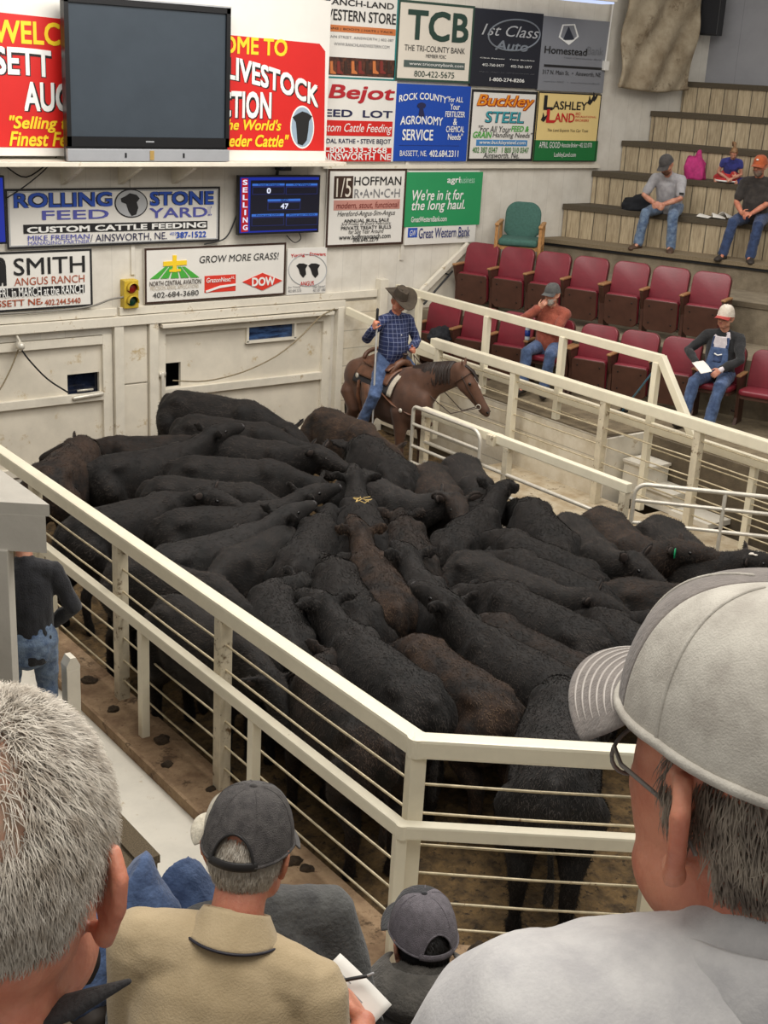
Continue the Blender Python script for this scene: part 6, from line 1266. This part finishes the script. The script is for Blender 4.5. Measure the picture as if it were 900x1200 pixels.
for k in range(14): mb.tube([p0 - hd * .06 + up * .10 + sd * rng.uniform(-.03, .03), p0 + hd * .04 + up * .145 + sd * rng.uniform(-.03, .03), p0 + hd * rng.uniform(.12, .2) + up * .13 + sd * rng.uniform(-.04, .04)], [.014, .013, .004], 6)
hp_('forelock', mb, bay_d); mb = MB()
for k in range(26): a = rng.uniform(-.05, .05); mb.tube([(-.84, a * .5, 1.22), (-.93, a, 1.08), (-.95 + rng.uniform(-.03, .03), a * 1.4, .70), (-.92 + rng.uniform(-.04, .04), a * 1.6, .38 + rng.uniform(-.08, .1))], [.022, .024, .02, .005], 6)
hp_('tail', mb, bay_d)
hp_('blaze', MB().ell(p0 + hd * .155 + up * .118, (.055, .022, .014), Hd, 14, 8).ell(p0 + hd * .23 + up * .105, (.05, .013, .010), Hd), blaze, lab='white blaze on the forehead')
for q in (-1, 1): hp_('eye', MB().ell(p0 + hd * .15 + sd * q * .096 + up * .052, (.022, .012, .018), Hd), eye_m); hp_('nostril', MB().ell(p0 + hd * .56 + sd * q * .045 + up * .032, (.014, .008, .016), Hd), eye_m)
# bridle and reins
ringp = lambda o, a, b: [p0 + hd * o + sd * (a * math.cos(2 * PI * k / 20)) + up * (b * math.sin(2 * PI * k / 20)) for k in range(21)]
mb = MB(); mb.tube(ringp(.04, .105, .132), [(.009, .004)] * 21, 6, caps=False)
for q in (-1, 1): mb.tube([p0 + hd * .02 + sd * q * .10 + up * .02, p0 + hd * .2 + sd * q * .098, p0 + hd * .43 + sd * q * .066 - up * .02], .007, 6)
bd = hp_('bridle', mb, leather_d)
for q in (-1, 1): hp_('bit_ring', MB().tube([p0 + hd * (.44 + .03 * math.cos(a)) + sd * q * .072 + up * (-.02 + .03 * math.sin(a)) for a in [2 * PI * k / 14 for k in range(15)]], .005, 6, caps=False), MATS['pipe_white'], bd)
RP = Vector((-.02, 0, 1.46))  # rider pelvis local
hand_l = Vector((.30, .12, 1.66))
for q in (-1, 1):
    a = p0 + hd * .45 + sd * q * .075 - up * .02; hp_('rein', MB().tube([a, a.lerp(Vector((.55, .2 * q, 1.30)), .35) - Vector((0, 0, .16)), a.lerp(Vector((.5, .17 * q, 1.45)), .75) - Vector((0, 0, .06)), hand_l + Vector((0, 0, -.02))], .006, 6), leather_d, bd)
# breast collar
hp_('breast_collar', MB().tube([(.20, -.30, 1.20), (.48, -.275, 1.08), (.70, -.17, 1.0), (.775, 0, .98), (.70, .17, 1.0), (.48, .275, 1.08), (.20, .30, 1.20)], [(.022, .007)] * 7, 8), leather); hp_('collar_ring', MB().ell((.60, -.235, 1.03), (.03, .02, .03)).ell((.60, .235, 1.03), (.03, .02, .03)), MATS['pipe_white'])
# saddle: a thing of its own lying on the horse
Sd = thing('saddle', 'brown western saddle with light striped blanket on the brown horse', 'saddle', HX, HY, world=False)
def shell(x0, x1, ang, dz, r0, nu=16, nv=26, lift=lambda u, v: 0):
    def fn(u, v):
        x = x0 + (x1 - x0) * u; a = (v - .5) * 2 * ang; rr = r0 + lift(u, v)
        return Vector((x, math.sin(a) * (.285 + rr), 1.07 + math.cos(a) * (.36 + rr) + dz))
    return MB().grid(fn, nu, nv)
hp_('saddle_blanket', shell(-.46, .40, 1.30, 0, .022), blanket_d, Sd, [('SOLIDIFY', dict(thickness=.02))])
hp_('blanket_edge', shell(.36, .44, 1.32, 0, .030), blanket, Sd, [('SOLIDIFY', dict(thickness=.02))])
hp_('blanket_edge', shell(-.44, .40, .06, 0, .03), blanket, Sd) if False else None
hp_('skirt', shell(-.42, .32, 1.02, 0, .045), leather, Sd, [('SOLIDIFY', dict(thickness=.02))])
hp_('seat', shell(-.34, .26, .62, .0, .065, lift=lambda u, v: .05 * (2 * u - 1) ** 2), leather, Sd, [('SOLIDIFY', dict(thickness=.03)), ('SUBSURF', dict(levels=1))])
hp_('cantle', MB().tube([(-.34 - .03 * math.cos(a), .20 * math.sin(a), 1.47 + .12 * math.cos(a)) for a in [-1.3 + 2.6 * k / 12 for k in range(13)]], .028, 8), leather, Sd)
hp_('pommel', MB().tube([(.24, -.16, 1.42), (.25, -.08, 1.52), (.26, 0, 1.56), (.25, .08, 1.52), (.24, .16, 1.42)], [.03, .045, .05, .045, .03], 10), leather, Sd); hp_('horn', MB().tube([(.26, 0, 1.56), (.29, 0, 1.64)], .022).ell((.295, 0, 1.655), (.04, .04, .014)), leather_d, Sd)
for q in (-1, 1):
    hp_('fender', MB().prism([(-.10, 0), (.10, 0), (.07, -.50), (-.03, -.50)], (-.02, .36 * q, 1.24), (1, 0, 0), (0, .02 * q, 1), (0, q, 0), .012), leather, Sd)
    hp_('stirrup', MB().tube([(.02 + .055 * math.cos(a), .39 * q, .66 + .075 * math.sin(a)) for a in [-.8 + 4.74 * k / 14 for k in range(15)]] , [(.010, .03)] * 15, 8, hint=(0, 1, 0)).box((.02, .39 * q, .60), (.12, .09, .018)), leather, Sd)
    hp_('cinch', MB().tube([(-.28, .30 * q, 1.22), (-.28, .312 * q, 1.02), (-.28, .25 * q, .82), (-.28, .0, .705)], [(.028, .006)] * 4, 8, hint=(1, 0, 0)), leather, Sd); hp_('concho', MB().ell((-.30, .325 * q, 1.28), (.035, .012, .035)), MATS['pipe_white'], Sd)
# rider
plaid = mat('plaid_shirt', (38, 50, 92), .85, .1, 10, bump=.25, bs=80, rgb2=(26, 34, 66))
def make_plaid(m):
    nt = m.node_tree; N = nt.nodes.new; L = nt.links.new; b = nt.nodes['Principled BSDF']; base = b.inputs['Base Color'].links[0].from_socket
    tc = N('ShaderNodeTexCoord'); cur = base
    for ax, w_ in (((1, -.1, 0), .048), ((0, 0, 1), .052)):
        d = N('ShaderNodeVectorMath'); d.operation = 'DOT_PRODUCT'; d.inputs[1].default_value = tuple(a / w_ for a in ax); L(tc.outputs['Object'], d.inputs[0])
        f = N('ShaderNodeMath'); f.operation = 'FRACT'; L(d.outputs['Value'], f.inputs[0]); l = N('ShaderNodeMath'); l.operation = 'LESS_THAN'; l.inputs[1].default_value = .13; L(f.outputs[0], l.inputs[0])
        k = N('ShaderNodeMath'); k.operation = 'MULTIPLY'; k.inputs[1].default_value = .45; L(l.outputs[0], k.inputs[0])
        mx = N('ShaderNodeMixRGB'); mx.inputs[2].default_value = lin((150, 158, 190)); L(k.outputs[0], mx.inputs[0]); L(cur, mx.inputs[1]); cur = mx.outputs[0]
    L(cur, b.inputs['Base Color'])
make_plaid(plaid)
P = Hw(RP + Vector((0, 0, .10))); Fw = rotz(HY) @ Vector((1, 0, 0)); Lw = rotz(HY) @ Vector((0, 1, 0))
hr_ = Hw((.18, -.42, 1.98)); 
r = person('rider in blue plaid shirt, jeans and brown cowboy hat on the horse, holding a pole', P, math.degrees(HY) - 2, 4, 0, head=(6, 26),
    hands=(Hw((.26, .10, 1.70)), hr_), knees=(Hw((.26, .40, 1.16)), Hw((.24, -.40, 1.14))), feet=(Hw((.02, .43, .74)), Hw((.02, -.43, .72))),
    shirt=plaid, pants=denim, shoes=boot_m, belly=.05, sk=skin_red, hand_kw={1: dict(d=U * .8 + Fw * .3, pn=Lw, side=U + Fw, curl=1.3), 0: dict(curl=1.1, d=Fw + U * .1, pn=-Lw, side=U)}, elbow_pole=(Lw * .9 - U * .5 - Fw * .4, -Lw * .8 - U * .8), collar=plaid, voxel=.007)
felt = mat('hat_felt', (70, 60, 48), .9, .1, 16, bump=.1, bs=120, rgb2=(54, 46, 37)); T = lambda x, y, z: r.HC + r.Hm @ Vector((x, y, z))
def brimf(u, v):
    a = 2 * PI * u; rr = .09 + .115 * v; x = rr * 1.12 * math.cos(a) - .008; y = rr * .92 * math.sin(a); return T(x, y, .052 + .085 * (abs(math.sin(a)) ** 2.2) * v ** 1.6 - .025 * (abs(math.cos(a)) ** 2) * v)
def crownf(u, v):
    a = 2 * PI * u; k = (1 - .22 * v) if v < .8 else (1 - .176) * max(0, 1 - ((v - .8) / .2)) ** .55; z = .052 + .118 * min(1, v / .8); x = .104 * k * math.cos(a) - .010; y = .086 * k * math.sin(a)
    if v > .55: z -= .030 * math.exp(-(y / .026) ** 2) * (v - .55) / .45; z += .012 * max(0, -math.cos(a)) * v - .0 
    return T(x, y, z)
hat_ = MB().grid(crownf, 48, 26, True).build('hat', felt, r.t, True, [('SOLIDIFY', dict(thickness=.004))]); MB().grid(brimf, 64, 10, True).build('hat_brim', felt, hat_, True, [('SOLIDIFY', dict(thickness=.005))])
MB().tube([crownf(k / 40, .06) for k in range(41)], [(.003, .010)] * 41, 6, hint=r.Hm @ U, caps=False).build('hat_band', leather_d, hat_, True)
hair_cap(r.t, r.HC, r.Hm, 1, grey_hair, lambda x, y, z: x < -.0 and z < .05 and z > -.05); MB().tube([r.HC + r.Hm @ Vector((.098, y, -.047)) for y in (-.03, -.012, .012, .03)], [.005, .008, .008, .005], 8).build('moustache', grey_hair, r.t, True)
for k in range(3): q = r.P + r.S * (.12 + .1 * k) + r.Fd * .185; MB().ell(q, (.007, .007, .007)).build('button', white, r.t, True)
hx = r.HN[1] + (U * .8 + Fw * .3).normalized() * .065 + Lw * .03
t = thing('pole', 'long thin pale pole held upright by the rider', 'pole', hx); MB().tube([hx + U * .17, hx - U * 1.32 + Fw * .02], .011, 8).build('shaft', mat('pole_grey', (188, 186, 182), .4, .08, 10), t, True); MB().tube([hx + U * .17, hx + U * .02], .017).build('grip', black_metal, t, True)
# ------------------------------------------------------------------ people in the near stand, seen from behind
def from_head(HC, yaw, lean, side, s=1.0, neck_fwd=.06, neck=.175):
    ya = math.radians(yaw); F = Vector((math.cos(ya), math.sin(ya), 0)); L = Vector((-math.sin(ya), math.cos(ya), 0)); la = math.radians(lean)
    S = (U * math.cos(la) + F * math.sin(la) + L * side).normalized(); return HC - S * (.52 + neck) * s - F * neck_fwd * s, F, L
# bearings: 52 degrees is straight ahead of the camera
# --- man in the light grey shirt and trucker cap, right foreground
HC = PD(800, 952, .80) - Vector((-1, 0, 0)) * .0
yw = 76; hL = Vector((-math.sin(math.radians(yw)), math.cos(math.radians(yw)), 0)); HC = PD(784, 944, .80) - hL * .078
P, F, L = from_head(HC, 62, 6, 0, neck=.105, neck_fwd=.05)
lg = fabric('light_grey_shirt', (188, 186, 184), (170, 168, 168), vs=30, bump=.12, bs=420)
r = person('man in light grey shirt, grey trucker cap and glasses in the right foreground', P, 62, 6, 0, head=(14, 4), HCo=HC, shirt=lg, pants=denim, shoes=boot_d, sk=skin_red, voxel=.0042, belly=.04, collar=lg, feet=(P + F * .42 + L * .14 - U * .50, P + F * .42 - L * .14 - U * .50), sh_tilt=.20, shw=.165, wr=.4)
tp = fabric('cap_taupe', (122, 114, 108), (104, 97, 92), vs=60, bump=.2, bs=300); msh = mat('cap_mesh', (188, 183, 172), .85, .06, 40, bump=.2, bs=700, rgb2=(164, 158, 148))
cap(r.t, r.HC, r.Hm, 1.06, tp, msh, tp, opening=True, tilt=.065, stitch=flat('stitch_light', (160, 153, 146)), h=.086, low=.044, brim_len=.082, brimw=.92)
glasses(r.t, r.HC, r.Hm, 1.0, flat('frame_steel', (120, 114, 108)), glass=True, dz=-.013, d=.099)
gh2 = mat('salt_pepper', (150, 138, 122), .6, .25, 40, rgb2=(84, 72, 62))
strands(r.t, r.HC, r.Hm, 1, gh2, lambda x, y, z: 1.0 if (z < .035 and x < .012 and z > -.055 and not (x > -.035 and z < -.01)) else 0, lambda q: (-.15, 0, -1), 5200, .020, .0011, r=(.094, .0785, .105), c=(-.012, 0, .015), seed=5, lift=.18)
strands(r.t, r.HC, r.Hm, 1, gh2, lambda x, y, z: .5 if (x < .0 and z < -.05 and z > -.11) else 0, lambda q: (-.1, 0, -1), 1000, .014, .001, r=(.062, .060, .13), c=(-.020, 0, -.02), seed=9, lift=.15)
# --- grey haired man, left foreground
yw = 54; hL = Vector((-math.sin(math.radians(yw)), math.cos(math.radians(yw)), 0)); HC = PD(126, 1027, .94) + hL * .080
P, F, L = from_head(HC, 54, 10, 0)
dj = fabric('navy_jacket', (40, 42, 52), (30, 31, 38), bump=.4, bs=140)
r = person('man with short grey hair and a red ear in the left foreground, seen from behind', P, 54, 10, 0, head=(0, 10), HCo=HC, shirt=dj, shirt_name='jacket', pants=denim, shoes=boot_d, sk=skin_red, voxel=.0042, belly=.03, feet=(P + F * .42 + L * .14 - U * .50, P + F * .42 - L * .14 - U * .50))
gh = mat('silver_hair', (206, 198, 184), .55, .2, 60, rgb2=(150, 138, 122))
hair_sel = lambda x, y, z: (0.22 if (x < .02 and ((x + .09) ** 2 + y ** 2) < .0016 and z > .06) else 1.0) if ((x < .065 and z > .03) or (x < .004 and z > -.052)) and not (abs(y) > .05 and x > -.05 and z < .012) else 0
hair_cap(r.t, r.HC, r.Hm, 1, mat('scalp_hair', (150, 128, 108), .7, .15, 60, rgb2=(176, 128, 104)), lambda x, y, z: hair_sel(x, y, z) > 0, r=(.1, .080, .0975), c=(-.013, 0, .034), thick=.006)
def comb(q):   # crown whorl: hair runs out and down from the crown
    w_ = Vector((q.x + .055, q.y, 0)); return (w_.x * 6, w_.y * 6, -.8 - max(0, .08 - q.z) * 8)
strands(r.t, r.HC, r.Hm, 1, gh, hair_sel, comb, 26000, .020, .0008, seed=11, lift=.42, r=(.099, .079, .097), jit=.32)
strands(r.t, r.HC, r.Hm, 1, grey_hair, hair_sel, comb, 9000, .018, .0008, seed=12, lift=.30, r=(.099, .079, .097), jit=.3)
# collar of his jacket, one tip standing out to the right
cw = mat('collar_cloth', (52, 50, 50), .9, .1, 20, bump=.3, bs=200); NBc = r.NB
def colf(u, v):
    a = PI / 2 + .5 + (2 * PI - 1.0) * u; rr = .078 + .030 * v; flare = max(0, (u - .62) / .38) * 0 ; d = r.Lt * math.cos(a) * rr + r.Fd * math.sin(a) * rr * .95
    return NBc + d + r.S * (.035 - .05 * v - .01 * math.sin(a))
MB().grid(colf, 40, 8).build('collar', cw, r.t, True, [('SOLIDIFY', dict(thickness=.004))])
a = PD(40, 1195, .92); b = PD(95, 1176, .90); c = PD(151, 1150, .88)
MB().tube([a, b, c], [(.022, .007), (.016, .006), (.002, .002)], 10, hint=(0, 0, 1)).build('collar_tip', cw, r.t, True)
# --- man in the tan polo shirt
HC = PD(292, 996, 2.78); P, F, L = from_head(HC, 50, 22, -.10, neck=.145)
tan = fabric('tan_polo', (186, 166, 132), (172, 152, 118), vs=8, bump=.2, bs=200)
hnd = PD(427, 1198, 2.95)
r = person('heavy man in a tan polo shirt and dark grey cap writing on a sheet', P, 50, 22, -.10, head=(-10, 16), HCo=HC, shirt=tan, sleeve=.5, pants=denim_l, shoes=boot_m, sk=skin_red, voxel=.006, belly=.05, sh_tilt=0.10, shw=.19, wr=.6, elbow_pole=(L * .05 - U * 1.0, -U * 1.0 - L * .15 - F * .4),
    hands=(P + F * .34 - L * .06 + U * .12, hnd), hand_kw={1: dict(d=F * .6 + L * .5 + U * .3, pn=L * .8 - U * .4, side=U, curl=.9)}, feet=(P + F * .46 + L * .16 - U * .50, P + F * .46 - L * .16 - U * .50))
dg = fabric('cap_dark_twill', (72, 68, 66), (56, 53, 52), vs=50, bump=.2, bs=300); mg = mat('cap_dark_mesh', (92, 88, 86), .85, .08, 50, bump=.6, bs=380, rgb2=(66, 62, 62))
cap(r.t, r.HC, r.Hm, 1.05, dg, mg, dg, opening=True, tilt=-.06, strap=flat('strap_black', (36, 34, 34)), h=.118)
strands(r.t, r.HC, r.Hm, 1, gh, lambda x, y, z: 1.0 if (z < .06 and x < .0 and z > -.055 and not (x > -.03 and z < .0)) else 0, lambda q: (-.1, 0, -1), 4200, .026, .0016, r=(.099, .080, .105), c=(-.012, 0, .012), seed=15, lift=.25)
hair_cap(r.t, r.HC, r.Hm, 1, MATS['scalp_hair'], lambda x, y, z: x < -.02 and z < .08 and z > -.04, r=(.0985, .079, .1), c=(-.012, 0, .014), thick=.006)
def colp(u, v):
    a = PI / 2 + .30 + (2 * PI - .6) * u; rr = .066 + .030 * v + .012 * v * math.sin(a) ** 2; return r.NB + r.Lt * math.cos(a) * rr * 1.08 + r.Fd * math.sin(a) * rr + r.S * (.052 - .074 * v * (1 - .25 * math.cos(a) ** 2) - .014 * math.sin(a))
MB().grid(colp, 48, 10).build('collar', tan, r.t, True, [('SOLIDIFY', dict(thickness=.006))])
MB().tube([colp(k / 48, 1.0) for k in range(49)], .0034, 6).build('collar_piping', flat('piping_navy', (36, 34, 44)), r.t, True)
# paper and pen in his hand
pp = PD(386, 1192, 2.98); ax = (PD(440, 1165, 2.95) - PD(385, 1120, 3.06)).normalized(); nrm = (U * .75 - Nf * .5).normalized(); ax = (ax - nrm * ax.dot(nrm)).normalized()
sheet('paper_sheet', 'printed sale sheet in the hand of the man in the tan polo shirt', pp, 0, .17, .24, .012, tilt=Matrix((ax, nrm.cross(ax), nrm)).transposed().to_quaternion(), lines=16)
w_ = r.HN[1]; dd = (F * .6 + L * .5 + U * .3).normalized(); a = w_ + dd * .09 + U * .012; t = thing('pen', 'dark pen between the fingers of the man in the tan polo shirt', 'pen', a); MB().tube([a - lat * .05 + U * .0, a + lat * .05 + U * .03], .0045, 8).build('barrel', ink, t, True); MB().tube([a + lat * .05 + U * .03, a + lat * .065 + U * .039], .003, 8).build('tip', silver, t, True)
# --- man with the cream cap, leaning, mostly hidden behind the polo shirt
HC = PD(282, 986, 3.30); Pw, F, L = from_head(HC, 70, 14, .10, neck=.13)
slate = fabric('slate_sweatshirt', (84, 84, 82), (64, 64, 64), bump=.4)
kn = (PD(150, 1022, 3.34), PD(210, 1030, 3.50))
r = person('man in slate sweatshirt, jeans and cream cap half hidden behind the tan polo shirt', Pw, 70, 14, .10, head=(24, 6), HCo=HC, shirt=slate, shirt_name='sweatshirt', pants=denim, shoes=boot_d, voxel=.007, knees=kn, feet=(PD(95, 1120, 3.2) - U * .1, kn[1] + Vector((.08, .1, -.42))),
    hands=(PD(170, 1110, 3.30), PD(330, 1140, 3.25)), elbow_pole=(Vector((-.5, -.2, -.4)), Vector((.6, -.3, -.5))))
crm = fabric('cap_cream', (206, 198, 178), (180, 170, 150)); cap(r.t, r.HC, r.Hm, 1.0, crm, h=.115); hair_cap(r.t, r.HC, r.Hm, 1, gh2, lambda x, y, z: x < -.02 and z < .06 and z > -.05)
# --- young man in the grey hoodie
HC = PD(494, 1098, 3.72); P, F, L = from_head(HC, 58, 10, 0, neck=.08)
ho = fabric('grey_hoodie', (98, 94, 88), (78, 75, 70), bump=.5)
r = person('young man with black hair in a grey hoodie and mauve grey cap', P, 58, 10, 0, head=(16, 8), HCo=HC, shirt=ho, shirt_name='hoodie', pants=denim_l, shoes=boot_m, voxel=.006, belly=.02, shw=.19,
    feet=(P + F * .30 + L * .36 - U * .44, P + F * .46 - L * .12 - U * .47))
mv = mat('cap_mauve_mesh', (126, 120, 126), .85, .06, 50, bump=.6, bs=380, rgb2=(104, 99, 104)); bkc = fabric('cap_black', (48, 48, 52), (36, 36, 40))
cap(r.t, r.HC, r.Hm, 1.05, bkc, mv, bkc, opening=True, tilt=-.05, h=.118, button=bkc)
hair_cap(r.t, r.HC, r.Hm, 1, dark_hair, lambda x, y, z: x < .0 and z < .07 and z > -.075 and not (abs(y) > .06 and x > -.03), r=(.102, .082, .112), c=(-.014, 0, .012), thick=.01)
strands(r.t, r.HC, r.Hm, 1, dark_hair, lambda x, y, z: 1.0 if (z < .06 and x < -.01 and z > -.075) else 0, lambda q: (-.1, 0, -1), 2500, .018, .0018, r=(.100, .081, .112), c=(-.014, 0, .010), seed=25, lift=.25)
def hoodf(u, v):
    a = -PI / 2 + (u - .5) * 2 * 2.2; rr = .085 + .075 * math.sin(PI * v) ** .8 * (.55 + .45 * math.cos((u - .5) * 2 * 1.5)); z = .055 - .16 * v * (.5 + .5 * math.cos((u - .5) * 2.4))
    return r.NB + r.Lt * math.cos(a) * rr * 1.15 + r.Fd * math.sin(a) * rr + r.S * z + Vector((1, 1, 1)) * .004 * noise.noise((u * 14, v * 5, 0))
MB().grid(hoodf, 44, 14).build('hood', ho, r.t, True, [('SOLIDIFY', dict(thickness=.010)), ('SUBSURF', dict(levels=1))])
# --- person in the dark jacket behind the counter
Pq = Vector((2.98, 7.72, 1.06))
r = person('person in a dark jacket and jeans standing behind the grey counter, mostly hidden', Pq, 70, 6, 0, head=(0, 10), shirt=fabric('black_coat', (30, 31, 36), (22, 22, 26)), shirt_name='coat', pants=denim_l, shoes=boot_d, voxel=.009, feet=(Pq + Vector((-.12, .05, -.84)), Pq + Vector((.12, 0, -.84))), belly=.03,
    hands=(Pq + Vector((-.2, .3, .1)), Pq + Vector((.22, .10, .02))))
hair_cap(r.t, r.HC, r.Hm, 1, dark_hair, lambda x, y, z: (x < .03 or z > .07) and z > -.05)
# ------------------------------------------------------------------ everything into the scene
for o in list(C.objects): SC.objects.link(o)
bpy.data.collections.remove(C)
